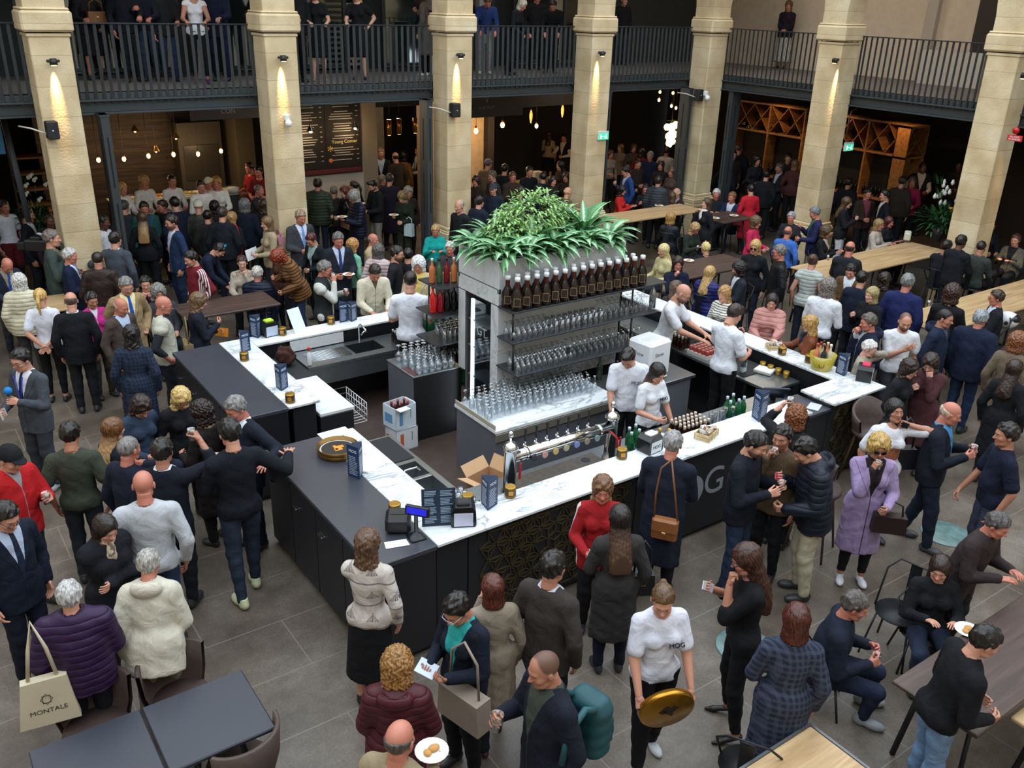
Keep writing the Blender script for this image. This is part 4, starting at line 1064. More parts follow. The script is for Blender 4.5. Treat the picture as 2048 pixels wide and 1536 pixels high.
# fronts
def front(x0, x1, label, y=5.62, lattice=None, parts=True):
 t = thing('bar_counter', label, 'bar counter', (x0, y, 0)); w = x1-x0
 MB().box((0, 0, .06), (w, .34, 1.066), .004).box((.02, .05, 0), (w-.02, .3, .06)).build('body', M_front, t)
 return t, w
def lattice(w, z0, z1, parent, u0=0.):
 """raised fretwork of triangles"""
 b = MB(); st = .17; hh = st*.866; r = random.Random(int(w*100))
 nx = int(w/st)+2; nz = int((z1-z0)/hh)+1
 def bar(a, c):
  if min(a[0], c[0]) < -.001 or max(a[0], c[0]) > w+.001 or max(a[1], c[1]) > z1+.001 or min(a[1], c[1]) < z0-.001: return
  a = np.array(a); c = np.array(c); d = c-a; L_ = np.linalg.norm(d); d /= L_; n_ = np.array([-d[1], d[0]])*.0045
  q = [a-n_, c-n_, c+n_, a+n_]
  v = [(p[0], -.016, p[1]) for p in q]+[(p[0], .0, p[1]) for p in q]
  b.add(v, [(0, 1, 2, 3), (4, 7, 6, 5), (0, 4, 5, 1), (1, 5, 6, 2), (2, 6, 7, 3), (3, 7, 4, 0)])
 for j in range(nz+1):
  for i in range(nx):
   o = (st/2 if j % 2 else 0)
   A = (i*st+o-.02, z0+j*hh); B = (A[0]+st, A[1]); Cc = (A[0]+st/2, A[1]+hh); m_ = ((A[0]+B[0]+Cc[0])/3, (A[1]+B[1]+Cc[1])/3)
   if r.random() < .8: bar(A, B)
   if r.random() < .8: bar(A, Cc)
   if r.random() < .8: bar(B, Cc)
   if r.random() < .75: bar(A, m_); bar(B, m_); bar(Cc, m_)
   D = (A[0]+st/2*3, A[1]+hh); m2 = ((B[0]+Cc[0]+D[0])/3, (B[1]+Cc[1]+D[1])/3)
   if r.random() < .75: bar(B, m2); bar(Cc, m2); bar(D, m2)
 return b
t, w = front(3.30, 3.62, 'plain black end panel of the bar below the marble corner')
t, w = front(3.63, 5.62, 'black bar front with raised triangle fretwork left of the red-jacket woman')
lattice(w-.1, .12, 1.02, t).build('fretwork', mat('5c5038', .35, .6), t, (.05, 0, 0))
t, w = front(5.63, 7.72, 'plain black bar front with large grey letters')
M_logo = mat('8d9096', .6)
for s_, x_ in (('M', .42), ('G', 1.16)):
 text_part('lettering', s_, .46, frameM(Vector((x_+.0, -.004, .62)), (1, 0, 0), (0, 0, 1)), M_logo, t)
def mog_o(r, M, m, parent, name='logo_ring'):
 """ring with a notched tail, the middle letter of the bar's mark"""
 b = MB(); n = 26
 v = []; f = []
 for k in range(n+1):
  a = math.radians(-40+290*k/n+ -10);
  for rr in (r, r*.52): v.append((rr*math.cos(a), rr*math.sin(a), 0));
  for rr in (r, r*.52): v.append((rr*math.cos(a), rr*math.sin(a), r*.03))
 for k in range(n): o = k*4; f += [(o+2, o+6, o+7, o+3), (o, o+4, o+6, o+2), (o+1, o+3, o+7, o+5)]
 b.add(v, f); b.box((-r*.95, -r*.95, 0), (-r*.45, -r*.45, r*.03)); b.box((-r*.1, -r*.55, 0), (r*.35, -r*.30, r*.03)); b.box((-.12*r, -r*.3, 0), (r*.1, r*.1, r*.03))
 o = b.build(name, m, parent); o.matrix_local = M; return o
mog_o(.19, frameM(Vector((.80, -.002, .60)), (1, 0, 0), (0, 0, 1)), M_logo, t)
t, w = front(7.73, 8.28, 'plain black bar front panel left of the till ledge')
t, w = front(8.29, 8.68, 'low black bar front under the dark till ledge');
for k in kids(t): k.scale.z = .925
t, w = front(8.69, 9.68, 'black fretwork bar front at the right-hand corner')
lattice(w-.1, .12, 1.02, t).build('fretwork', mat('5c5038', .35, .6), t, (.05, 0, 0))
t = thing('bar_counter', 'black side panel of the bar under the left marble top', 'bar counter', (3.34, 8.86, 0)); MB().box((0, 0, 0), (.28, 2.28, 1.066), .004).build('body', M_front, t)
t = thing('bar_counter', 'black side panel of the bar between slate cabinet and sink', 'bar counter', (3.34, 5.98, 0)); MB().box((0, 0, 0), (.28, 1.96, 1.066), .004).build('body', M_front, t)
t = thing('bar_counter', 'black back panel of the bar facing the pillars', 'bar counter', (3.66, 10.92, 0)); MB().box((0, 0, 0), (6.0, .2, 1.066), .004).build('body', M_front, t)
t = thing('bar_counter', 'black side panel of the bar on its right-hand side', 'bar counter', (9.40, 6.07, 0)); MB().box((0, 0, 0), (.24, 4.75, 1.066), .004).build('body', M_front, t)
# slate-topped cabinets outside the left strip
def slate_cab(y0, y1, label, drawers):
 t = thing('slate_cabinet', label, 'cabinet', (2.67, y0, 0)); d = y1-y0
 MB().box((.03, .0, .06), (.60, d, 1.05), .006).box((.08, .04, 0), (.56, d-.04, .06)).build('body', mat('1c1d22', .4), t)
 MB().box((0, -.01, 1.052), (.605, d+.01, ZB-.002), .006).build('worktop', M_slate, t)
 n = 3
 for k in range(drawers):
  a = .03+k*(d-.06)/drawers; e = .03+(k+1)*(d-.06)/drawers-.015
  q = MB().box((.012, a, .10), (.03, e, 1.02), .004).build('door', mat('202127', .4), t)
  MB().box((-.008, e-.16, .80), (.010, e-.06, .815), .004).build('handle', M_chrome, q)
slate_cab(5.57, 7.98, 'large slate-topped cabinet at the front left corner of the bar, round tray on it', 4)
slate_cab(8.82, 11.15, 'slate-topped cabinet behind the gap, grey-haired man leaning his hand on it', 4)
# inner worktops
def worktop(x0, y0, x1, y1, z, label, m=M_inox, cut=None, name='worktop', th=.04, shelf=False):
 t = thing(name, label, 'worktop', (x0, y0, 0)); w, d = x1-x0, y1-y0
 if cut:
  cx0, cy0, cx1, cy1 = cut[0]-x0, cut[1]-y0, cut[2]-x0, cut[3]-y0
  MB().box((0, 0, z-th), (w, cy0, z)).box((0, cy1, z-th), (w, d, z)).box((0, cy0, z-th), (cx0, cy1, z)).box((cx1, cy0, z-th), (w, cy1, z)).build('top', m, t)
 else: MB().box((0, 0, z-th), (w, d, z), .004).build('top', m, t)
 return t
t = worktop(3.665, 8.86, 4.10, 9.95, .90, 'low white worktop behind the left marble top, wire basket beside it', marble_mat('dfe2e3', 'c9cdd0', 2.0, .3))
MB().box((.0, .0, 0), (.42, 1.07, .855), .004).build('body', M_front, t)
t = worktop(3.665, 9.96, 4.10, 10.83, .88, 'black rubber-covered worktop in the back left corner of the bar', M_rub); MB().box((0, 0, 0), (.42, .85, .84)).build('body', M_inoxd, t)
t = worktop(4.11, 10.22, 8.66, 10.83, .90, 'long steel worktop with sink along the back of the bar', M_inox, (4.85, 10.36, 5.3, 10.72))
b = MB(); b.box((.74, .14, .72), (1.19, .50, .73)).box((.74, .14, .72), (.75, .50, .9)).box((1.18, .14, .72), (1.19, .50, .9)).box((.74, .14, .72), (1.19, .15, .9)).box((.74, .49, .72), (1.19, .50, .9)); b.build('sink_bowl', M_inoxd, t)
b = MB()
for k in range(9): b.cyl((.12, .16+k*.038, .906), (.70, .16+k*.038, .906), .005, n=6)
b.build('drainer', M_chrome, t)
MB().tube([(1.0, .57, .9), (1.0, .57, 1.12), (1.0, .52, 1.16), (1.0, .36, 1.13), (1.0, .34, 1.10)], .012).cyl((1.03, .57, .98), (1.09, .57, 1.03), .010).build('tap', M_chrome, t)
b = MB(); b.box((1.7, .02, .42), (4.5, .55, .45)).box((1.7, .02, .08), (4.5, .55, .11)).box((1.68, .02, 0), (1.72, .6, .86)).box((3.1, .02, 0), (3.13, .6, .86)).box((4.5, .02, 0), (4.54, .6, .86)).box((0, .56, 0), (4.54, .6, .86)).box((0, .02, 0), (.02, .6, .86)).build('shelving', M_inoxd, t)
MB().box((.0, .012, .62), (1.68, .03, .86), .004).build('front_panel', M_inox, t)
tag(MB().box((4.12, 10.842, .91), (4.9, 10.846, 1.06)).build('tile_splashback', mat('d3d6d8', .3, noise=.05, nscale=20)), 'pale tiled splashback behind the draining board', 'splashback')
t = worktop(3.665, 6.0, 4.10, 7.97, .90, 'steel worktop with double sink behind the slate cabinet', M_inox, (3.72, 6.62, 4.04, 7.30))
b = MB()
for y0, y1 in ((.62, .94), (.98, 1.30)): b.box((.055, y0, .70), (.375, y1, .71)).box((.055, y0, .70), (.062, y1, .90)).box((.368, y0, .70), (.375, y1, .90)).box((.055, y0, .70), (.375, y0+.008, .90)).box((.055, y1-.008, .70), (.375, y1, .90))
b.box((.055, .935, .86), (.375, .985, .903), .01)
b.build('sink_bowl', M_inox, t)
MB().tube([(.04, .96, .9), (.04, .96, 1.0), (.07, .96, 1.03), (.20, .96, 1.03), (.24, .96, .99)], .010).build('tap', M_chrome, t)
MB().box((.0, 0, 0), (.42, .6, .855)).box((0, .6, 0), (.42, 1.97, .6)).box((.41, .6, .6), (.43, 1.97, .86)).build('body', M_inoxd, t)
tag(MB().box((3.72, 7.36, .901), (4.06, 7.93, .912), .004).build('rubber_mat', M_rub), 'black rubber mat beside the double sink', 'mat')
t = worktop(4.105, 5.98, 8.66, 6.52, .90, 'steel worktop with drip tray under the beer taps', M_inox); MB().box((0, 0, 0), (4.55, .5, .855)).build('body', M_inoxd, t)
MB().box((.50, .12, .901), (1.62, .46, .908), .003).build('drip_tray', mat('5a5148', .4, .4, noise=.25, nscale=18), t); MB().cyl((1.45, .36, .908), (1.45, .36, .911), .05, n=20).build('drain', mat('15171a', .4), t)
t = worktop(8.72, 6.53, 9.32, 10.2, .90, 'steel worktop along the inner right side of the bar', M_inox); MB().box((.05, 0, 0), (.6, 3.6, .2)).box((.5, 0, .2), (.6, 3.6, .855)).box((.02, 1.6, 0), (.5, 1.63, .855)).box((.02, .4, 0), (.5, .43, .855)).box((.02, 2.8, 0), (.5, 2.83, .855)).build('body', M_inoxd, t)
b = MB()
for k in range(12): b.cyl((.10, 1.35+k*.035, .906), (.5, 1.35+k*.035, .906), .004, n=6)
b.build('drainer', M_chrome, t)
tag(MB().box((8.78, 7.0, .901), (9.22, 7.6, .912), .004).build('rubber_mat', M_rub), 'black rubber mat on the right-hand worktop beside the glass bottle', 'mat')
# terminal and gadgets on the till ledge
t = thing('till', 'black till terminal on the slate ledge behind the marble tops', 'till', (8.50, 6.30, .90), 2.5); MB().box((-.14, -.12, 0), (.14, .12, .02), .006).box((-.03, -.02, .02), (.03, .02, .10)).build('base', M_black, t)
MB().box((-.16, -.015, .08), (.16, .015, .26), .008, 0, Matrix.Rotation(-.5, 4, 'X')).build('screen', mat('20243c', .2), t)
tag(MB().box((-.10, -.07, 0), (.10, .07, .006), .002).build('napkin_pad', mat('b8bcc0', .5), None, (8.55, 5.74, 1.031), .4), 'grey folded card on the dark till ledge', 'card')
# central island: grey glass cabinet, marble counter, planter tower
t = thing('glass_fridge', 'grey steel cabinet covered with upturned balloon glasses', 'cabinet', (5.0, 9.05, 0))
MB().box((0, 0, .05), (.70, .68, .985), .006).build('body', M_greyp, t); MB().box((.0, -.012, .05), (.70, 0, .985), .003).build('side_panel', M_black, t)
MB().box((-.01, -.014, .985), (.72, .70, 1.0), .004).build('top', M_inox, t); MB().box((.02, .03, 1.001), (.10, .34, 1.004)).build('label_strip', mat('5a3634', .6), t)
t = thing('island_counter', 'grey island counter with white marble top full of upturned glasses', 'counter', (5.08, 7.33, 0))
MB().box((.02, .03, 0), (1.75, .86, .90), .006).build('body', M_greyp, t); MB().box((.0, .0, .905), (1.80, .88, .95), .006).build('worktop', M_marb, t)
MB().box((.0, -.001, .80), (1.8, .012, .90), .004).build('edge_strip', mat('8a8478', .4, .5), t)
MB().box((0, .02, .951), (.012, .86, 1.01), .003).build('upstand', mat('b0a898', .4), t)
t = thing('island_counter', 'grey island counter with steel top under the white machine', 'counter', (6.89, 7.33, 0))
MB().box((.0, .03, 0), (1.28, .60, .90), .006).build('body', M_greyp, t); MB().box((.0, .0, .905), (1.33, .62, .95), .006).build('worktop', M_inox, t)
# tower
t = thing('planter_tower', 'tall white marble planter tower in the middle of the bar', 'tower', (5.68, 8.2, 0)); W_, D_ = 1.94, .88
M_tm = marble_mat('c9cbcb', '8c9093', 1.1, .3)
b = MB(); b.box((0, 0, 2.2), (W_, .03, 2.6), .004).box((0, D_-.03, 2.2), (W_, D_, 2.6), .004).box((0, .03, 2.25), (.03, D_-.03, 2.6)).box((W_-.03, .03, 2.2), (W_, D_-.03, 2.6))
b.box((0, 0, 2.05), (.03, D_, 2.26)); b.box((0, D_-.16, 1.0), (.03, D_, 2.06)); b.box((0, 0, .95), (.03, .16, 2.06)); b.box((W_-.03, 0, .95), (W_, D_, 2.2)); b.box((.03, 0, .95), (W_, .03, 2.2)); b.box((.03, D_-.03, .95), (W_, D_, 2.2)); b.build('cladding', M_tm, t)
MB().box((.03, .03, 2.42), (W_-.03, D_-.03, 2.5)).build('soil', mat('2b2119', .95, bump=.6), t)
b = MB(); b.box((.30, .16, .0), (.34, D_-.16, 2.06)).box((.0, .155, 0), (.34, .165, 2.06)).box((0, D_-.17, 0), (.34, D_-.16, 2.06)).box((0, .16, 2.04), (.34, D_-.16, 2.06)).box((0, .16, 0), (.3, D_-.16, .12)).build('cooler_recess', M_black, t)
MB().box((.02, .58, .12), (.05, .62, 1.98)).build('light_strip', mat('e8f2ff', .4, emit=5.), t)
b = MB()
for z in (.55, .95, 1.35, 1.7): b.box((.03, .17, z), (.30, D_-.18, z+.012))
b.build('cooler_shelf', mat('8a8f94', .3, .6), t)
MB().box((.012, .18, .10), (.018, .58, 2.0)).build('cooler_door', glass_mat((.75, .82, .85), .25, .04, 'cooler'), t)
text_part('lettering', 'GT', .16, frameM(Vector((.008, .36, 1.62)), (0, -1, 0), (0, 0, 1)), mat('a8b0b4', .5), t)
shv = []
for z, y0, lab, wl in ((2.07, 7.89, 'top black bar shelf carrying the row of dark bottles', 2.44), (1.70, 7.87, 'middle black bar shelf of upturned glasses', 2.3), (1.33, 7.76, 'lowest black bar shelf of upturned glasses', 2.08)):
 t = thing('bar_shelf', lab, 'shelf', (5.66, y0, z)); d = 8.195-y0
 MB().box((0, 0, -.02), (wl, d, 0), .003).build('board', mat('2b2e31', .35), t)
 for x in (.05, 1.9): MB().cyl((x, .05, -.36), (x, .05, -.02), .013, n=8).build('strut', M_black, t)
for z, x0, lab in ((2.07, 5.40, 'upper black shelf of spirit bottles behind the tower'), (1.70, 5.36, 'middle black shelf of red aperitif bottles behind the tower'), (1.33, 5.36, 'lower black shelf of tumblers behind the tower')):
 t = thing('bar_shelf', lab, 'shelf', (x0, 9.085, z)); MB().box((0, 0, -.02), (2.2, .52, 0), .003).build('board', mat('2b2e31', .35), t)
 for x in (.12, 2.0): MB().cyl((x, .45, -.34), (x, .45, -.02), .012, n=8).build('strut', M_black, t)
tag(MB().box((7.62, 8.2, 0), (7.66, 9.08, .95)).box((6.2, 9.09, 0), (7.6, 9.6, .95)).build('back_cabinet', M_greyp), 'grey cabinet under the rear shelves of the tower', 'cabinet')
# beer tap tower
t = thing('beer_tap_tower', 'chrome beer tap tower with two posts and a row of seven taps', 'beer taps', (4.50, 6.24, .90))
b = MB()
for x in (0, 1.30):
 b.lathe([(.085, 0), (.085, .02), (.065, .04), (.062, .46), (.075, .47), (.078, .50), (.062, .52), (.05, .54), (.012, .56), (.010, .60)], (x, 0, 0), 20)
 b.ball((x, 0, .635), (.030, .030, .038))
b.cyl((0, 0, .38), (1.30, 0, .38), .060, n=20); b.cyl((.16, 0, .38), (.20, 0, .38), .068, n=20); b.cyl((1.10, 0, .38), (1.14, 0, .38), .068, n=20)
b.build('frame', M_chrome, t)
cols = ['1c1c20', 'b8887c', 'b99a5e', 'a49a78', '6f7fb0', '8a7a6a', '7a8a8a']
for k in range(7):
 x = .24+k*.135
 q = MB().cyl((x, -.055, .34), (x, -.075, .34), .034, n=18).build('badge', mat(cols[k], .35), t)
 q = MB().cyl((x, .05, .40), (x, .11, .40), .016).cyl((x, .10, .42), (x, .12, .30), .012, .008).cyl((x, .09, .40), (x, .085, .47), .009).build('tap', M_chrome, t)
 MB().lathe([(.010, 0), (.014, .03), (.011, .09), (.016, .13), (.004, .15)], (x, .085, .46), 10).build('handle', M_black, q)
for x in (.0, 1.30): MB().box((x+.045, -.075, .16), (x+.075, -.065, .34), .004, 0, Matrix.Rotation(.05, 4, 'Y')).build('red_tag', mat('a8242a', .5), t)
MB().tube([(1.2, -.02, .4), (1.28, -.12, .30), (1.27, -.14, .2)], .012).build('red_hose', mat('a02027', .4), t)
# ---------------- small things on the bar ----------------
M_glass = glass_mat((.93, .97, 1.), .38, .05, 'clear')
def bottle_set(col, cap, label_c, prof, name='bottle', rough=.08, band=None, cat='bottle', lab2=None, glass=False):
 """template meshes of a bottle: glass, cap, paper label"""
 mb = glass_mat(col, .5, .04, 'bottle') if glass else mat(col, rough)
 H = prof[-1][1]
 parts = [('glass', MB().lathe(prof, n=14).mesh('glass', mb)), ('cap', MB().lathe([(prof[-1][0]*1.12, H-.03), (prof[-1][0]*1.15, H+.004), (prof[-1][0]*.9, H+.008)], n=12).mesh('cap', mat(cap, .4)))]
 if label_c:
  z0, z1 = band or (H*.18, H*.42); r = prof[1][0]+.0012
  parts.append(('paper_label', MB().lathe([(r, z0), (r, z1)], n=14, cap=False).mesh('paper_label', mat(label_c, .6))))
  if lab2: parts[-1] = ('paper_label', MB().lathe([(r, z0), (r, z0+.004)], n=14, cap=False).lathe([(r, z1-.004), (r, z1)], n=14, cap=False).lathe([(r, z0+.004), (r, z1-.004)], n=14, m=1, cap=False).mesh('paper_label', [mat(lab2, .5), mat(label_c, .6)]))
 return parts
def put(parts, name, label, cat, p, group=None, rz=0, s=1.):
 t = thing(name, label, cat, p, rz, group)
 if s != 1.: t.scale = (s, s, s)
 for n, me in parts: link(n, me, t)
 return t
def one(me, name, label, cat, p, group=None, rz=0, flip=False, s=1.):
 o = bpy.data.objects.new(name, me); C.objects.link(o); o.location = p; o.rotation_euler.z = rz
 if s != 1: o.scale = (s, s, s)
 return tag(o, label, cat, group)
PB = [(.001, 0), (.036, .003), (.038, .012), (.038, .15), (.030, .185), (.014, .215), (.0125, .27), (.0135, .29)]     # beer / soda
PW = [(.001, 0), (.036, .003), (.037, .012), (.037, .19), (.030, .23), (.015, .255), (.0135, .30), (.015, .31)]      # water
PS = [(.001, 0), (.038, .004), (.040, .014), (.040, .18), (.032, .21), (.015, .235), (.013, .30), (.015, .31)]       # spirits
PM = [(.001, 0), (.052, .004), (.056, .014), (.057, .10), (.054, .145), (.030, .195), (.0215, .215), (.020, .285), (.023, .300)]  # swing-top dark magnum
PT = [(.001, 0), (.022, .003), (.024, .010), (.024, .09), (.019, .115), (.010, .14), (.010, .165), (.012, .175)]      # small
# big dark bottles on the top shelf
big = bottle_set('1a0d09', 'e8e8ea', '1c1612', PM, rough=.06, band=(.045, .125), lab2='b08a4a')
big.append(('label_frame', MB().box((-.030, -.0600, .045), (.030, -.0585, .125)).box((-.026, -.0608, .049), (.026, -.0598, .121), 0, 1).mesh('label_frame', [mat('b8925a', .4, .3), mat('201812', .6)])))
big.append(('neck', MB().lathe([(.0222, .215), (.0212, .285)], n=14, cap=False).mesh('neck', mat('4a1f12', .15))))
for k in range(15):
 x = 5.77+k*.138
 put(big, 'dark_bottle', 'big black bottle with white cap in the front row of the top shelf', 'bottle', (x, 7.96, 2.071), 'front row of big dark bottles', -.6, 1.26)
 put(big, 'dark_bottle', 'big black bottle with white cap in the rear row of the top shelf', 'bottle', (x-.03, 8.11, 2.071), 'rear row of big dark bottles', -.6, 1.22)
# glasses
def gl(prof, n=12): return MB().lathe(prof, n=n, cap=False).mesh('glass', M_glass)
flute = gl([(.0025, .004), (.004, .08), (.022, .10), (.026, .14), (.024, .20)][::1])
def flipped(prof):
 H = max(z for r, z in prof); return [(r, H-z) for r, z in prof][::-1]
wine = [(.032, 0), (.030, .002), (.004, .006), (.0035, .075), (.012, .082), (.030, .105), (.036, .13), (.034, .165), (.029, .19)]
balloon = [(.038, 0), (.034, .003), (.005, .007), (.0045, .075), (.020, .085), (.048, .11), (.055, .14), (.050, .17), (.040, .19)]
highb = [(.001, .003), (.026, .001), (.029, .12), (.031, .145)]
tumb = [(.001, .004), (.030, .001), (.036, .06), (.039, .095)]
G_wine, G_ball, G_high, G_tumb = gl(flipped(wine)), gl(flipped(balloon)), gl(flipped(highb)), gl(tumb)
G_flute = gl(flipped([(.028, 0), (.026, .002), (.0035, .006), (.003, .09), (.012, .10), (.022, .13), (.024, .18), (.021, .215)]))
def rows(me, x0, x1, dx, ys, z, label, group, lim=400, jit=.006, name='wine_glass', cat='glass'):
 n = 0
 for j, y in enumerate(ys):
  x = x0+(dx/2 if j % 2 else 0)
  while x < x1 and n < lim:
   one(me, name, label, cat, (x+rnd.uniform(-jit, jit), y+rnd.uniform(-jit, jit), z+.0005), group); x += dx; n += 1
 return n
rows(G_wine, 5.72, 6.30, .078, (7.93, 8.01, 8.09), 1.701, 'upturned wine glass at the left of the middle bar shelf', 'wine glasses on the middle shelf')
rows(G_high, 6.34, 7.1, .088, (7.93, 8.02, 8.11), 1.701, 'upturned tumbler in the centre of the middle bar shelf', 'tumblers on the middle shelf', name='tumbler')
rows(G_flute, 7.12, 7.9, .085, (7.93, 8.02, 8.11), 1.701, 'upturned tall glass at the right of the middle bar shelf', 'tall glasses on the middle shelf', name='tall_glass')
rows(G_wine, 5.72, 6.52, .078, (7.82, 7.90, 7.98, 8.06), 1.331, 'upturned wine glass on the left half of the lowest shelf', 'wine glasses on the lowest shelf')
rows(G_flute, 6.56, 7.7, .088, (7.82, 7.91, 8.0), 1.331, 'upturned tall glass on the right half of the lowest shelf', 'tall glasses on the lowest shelf', name='tall_glass')
rows(G_wine, 5.16, 6.75, .088, (7.62, 7.70, 7.78, 7.86, 7.94, 8.02, 8.1), .951, 'upturned wine glass on the white marble island top', 'wine glasses on the island top')
rows(G_wine, 5.14, 5.16, .1, (7.55,), .951, 'lone upturned wine glass at the left end of the island top', None)
rows(G_ball, 5.13, 5.66, .095, (9.13, 9.22, 9.31, 9.40, 9.49, 9.58, 9.67), 1.001, 'upturned balloon glass on the grey steel cabinet', 'balloon glasses on the grey cabinet', name='balloon_glass')
rows(G_high, 5.55, 6.3, .075, (9.2, 9.29, 9.38, 9.47), 1.331, 'upturned tumbler on the lower shelf behind the tower', 'tumblers behind the tower', name='tumbler')
rows(G_high, 4.0, 4.06, .07, (6.45,), .901, 'single glass', None, lim=0)
for j in range(5):
 for i in range(5):
  one(G_high, 'tumbler', 'upturned glass on the drainer beside the blue menu prism', 'glass', (3.72+.072*i, 6.06+.075*j, .901), 'glasses on the front left drainer')
# spirits behind the tower
sp_cols = [('b8683a', 'd8d0c4', 'd8cfc0'), ('3d5a3a', '20262a', 'c9c4b8'), ('7a1a20', '30181a', 'c8b8a8'), ('c2773e', 'e0dcd2', 'd8c49a'), ('202830', '9aa0a8', '30363c')]
for k, (a, c_, l_) in enumerate(sp_cols):
 put(bottle_set(a, c_, l_, PS, band=(.05, .13)), 'spirit_bottle', ['amber gin bottle with pale label, leftmost on the upper rear shelf', 'green bottle with white label on the upper rear shelf', 'dark red bottle with cream label on the upper rear shelf', 'orange bottle with square label on the upper rear shelf', 'dark blue bottle nearest the tower on the upper rear shelf'][k], 'bottle', (5.46+k*.088, 9.35-.03*k, 2.0705))
for k, (a, c_, l_) in enumerate([('c81e1c', 'b02020', 'd8c8a0'), ('8c1420', '701018', '2a2c5a'), ('1a1512', '1a1512', 'c8bfa8'), ('15181c', 'b8bcc0', '1a1c20'), ('0f1418', '202428', '30343a')]):
 put(bottle_set(a, c_, l_, PS, band=(.05, .14)), 'spirit_bottle', ['bright red aperitif bottle on the middle rear shelf', 'dark red bottle with blue label beside the bright red one', 'black wine bottle with cream label on the middle rear shelf', 'black bottle with silver cap on the middle rear shelf', 'black bottle nearest the tower on the middle rear shelf'][k], 'bottle', (5.44+k*.09, 9.30-.02*k, 1.7005), None, 0, 1.12)
# bottle groups on the worktops
coke = bottle_set('1e0f10', 'c8c4c0', 'a02028', PT, rough=.08, band=(.05, .085))
for i in range(6):
 for j in range(4): put(coke, 'soda_bottle', 'small dark soda bottle with red label on the back steel worktop', 'bottle', (5.50+i*.062, 10.32+j*.065, .901), 'soda bottles on the back worktop')
water = bottle_set('1d5a34', 'b8c8d8', '9fc4dc', PW, band=(.04, .11), rough=.05)
for i, (x, y) in enumerate([(5.93, 10.6), (5.95, 10.45), (6.0, 10.34), (6.02, 10.5), (6.09, 10.40), (5.9, 10.7)]): put(water, 'water_bottle', 'green water bottle with pale blue label on the back worktop', 'bottle', (x, y, .901), 'green water bottles on the back worktop')
clearb = bottle_set((.80, .90, .92), 'd8b8b0', 'c8d4da', PW, band=(.03, .08), glass=True)
for i, (x, y) in enumerate([(6.16, 10.62), (6.2, 10.5), (6.19, 10.38), (6.30, 10.66), (6.33, 10.52), (6.31, 10.38), (6.43, 10.60), (6.44, 10.42)]): put(clearb, 'water_bottle', 'clear water bottle beside the green ones on the back worktop', 'bottle', (x, y, .901), 'clear bottles on the back worktop')
cup_stack = MB().lathe([(.034, 0), (.038, .10), (.0385, .13), (.040, .30), (.036, .305)], n=14).mesh('cups', glass_mat((.9, .93, .95), .6, .2, 'plastic'))
for i, (x, y) in enumerate([(6.40, 10.34), (6.50, 10.34), (6.52, 10.5)]): one(cup_stack, 'cup_stack', 'stack of clear plastic cups on the back worktop', 'cups', (x, y, .901), 'plastic cup stacks on the back worktop')
gar = MB().lathe([(.001, 0), (.045, .001), (.05, .13), (.052, .14)], n=14).mesh('jar', mat('a89a6a', .2, .4))
for i in range(5): one(gar, 'brass_shaker', 'brass-coloured bar jar beside the back bartender', 'jar', (6.62+.12*(i % 3), 10.38+.14*(i//3), .901), 'brass jars on the back worktop')
for i in range(13): put(coke, 'soda_bottle', 'dark bottle with red label on the shelf under the back worktop', 'bottle', (5.95+i*.062, 10.31, .451), 'soda bottles under the back worktop')
for i in range(13): put(coke, 'soda_bottle', 'dark bottle in the second row under the back worktop', 'bottle', (5.98+i*.062, 10.40, .451), 'second row of soda bottles under the worktop')
one(MB().lathe([(.033, 0), (.033, .12), (.028, .125)], n=14).mesh('can', mat('b83a44', .3)), 'soda_can', 'red soda can among the dark bottles under the worktop', 'can', (6.62, 10.26, .451))
for i in range(4): put(bottle_set((.7, .75, .7), 'c8c0a8', 'd0ccc0', PT, band=(.05, .1), glass=True), 'small_bottle', 'small clear bottle on the bottom shelf under the back worktop', 'bottle', (6.02+i*.06, 10.30, .111), 'small clear bottles on the bottom shelf')
for i in range(6): put(bottle_set('1c6a3c', 'c88a3a', None, PS), 'green_bottle', 'green bottle with orange cap on the bottom shelf', 'bottle', (6.36+(i % 3)*.09, 10.32+(i//3)*.1, .111), 'green bottles on the bottom shelf')
beer = bottle_set('2a1410', 'c8b8a8', '3a201a', PT, rough=.07, band=(.05, .09))
for i in range(7):
 for j in range(4): put(beer, 'beer_bottle', 'small brown beer bottle in the block beside the woman bartender', 'bottle', (6.72+i*.062, 6.06+j*.068, .901), 'brown beer bottles on the front worktop', s=1.2)
for i, (x, y) in enumerate([(7.5, 6.12), (7.56, 6.22), (7.62, 6.10), (7.68, 6.24), (7.73, 6.12)]): put(water, 'water_bottle', 'green water bottle behind the tall blue menu prism', 'bottle', (x, y, .901), 'green water bottles on the front worktop')
for i in range(5): one(cup_stack, 'cup_stack', 'stack of plastic cups left of the green bottles', 'cups', (7.18+i*.085, 6.10+.03*(i % 2), .901), 'plastic cup stacks on the front worktop', s=.8)
for i, (x, y) in enumerate([(5.98, 6.12), (6.04, 6.22), (6.10, 6.13), (6.15, 6.24)]): put(water, 'water_bottle', 'green water bottle beside the right-hand tap post', 'bottle', (x, y, .901), 'green bottles by the tap post')
yb = bottle_set('b8923c', 'c8a040', 'e0d8b0', PT, band=(.04, .09))
for i, (x, y) in enumerate([(6.32, 6.1), (6.50, 6.08), (6.42, 6.14)]): put(yb, 'oil_bottle', ['small golden bottle behind the grey-haired customer, left one', 'small golden bottle beside the menu card', 'small golden bottle next to the plastic cups'][i], 'bottle', (x, y, .901), None, 0, 1.3)
tag(MB().box((-.12, -.08, 0), (.12, .08, .012), .003).build('tray_card', mat('c2d0da', .3), None, (6.55, 6.30, .93), .3), 'pale blue tilted card tray in front of the woman bartender', 'card')
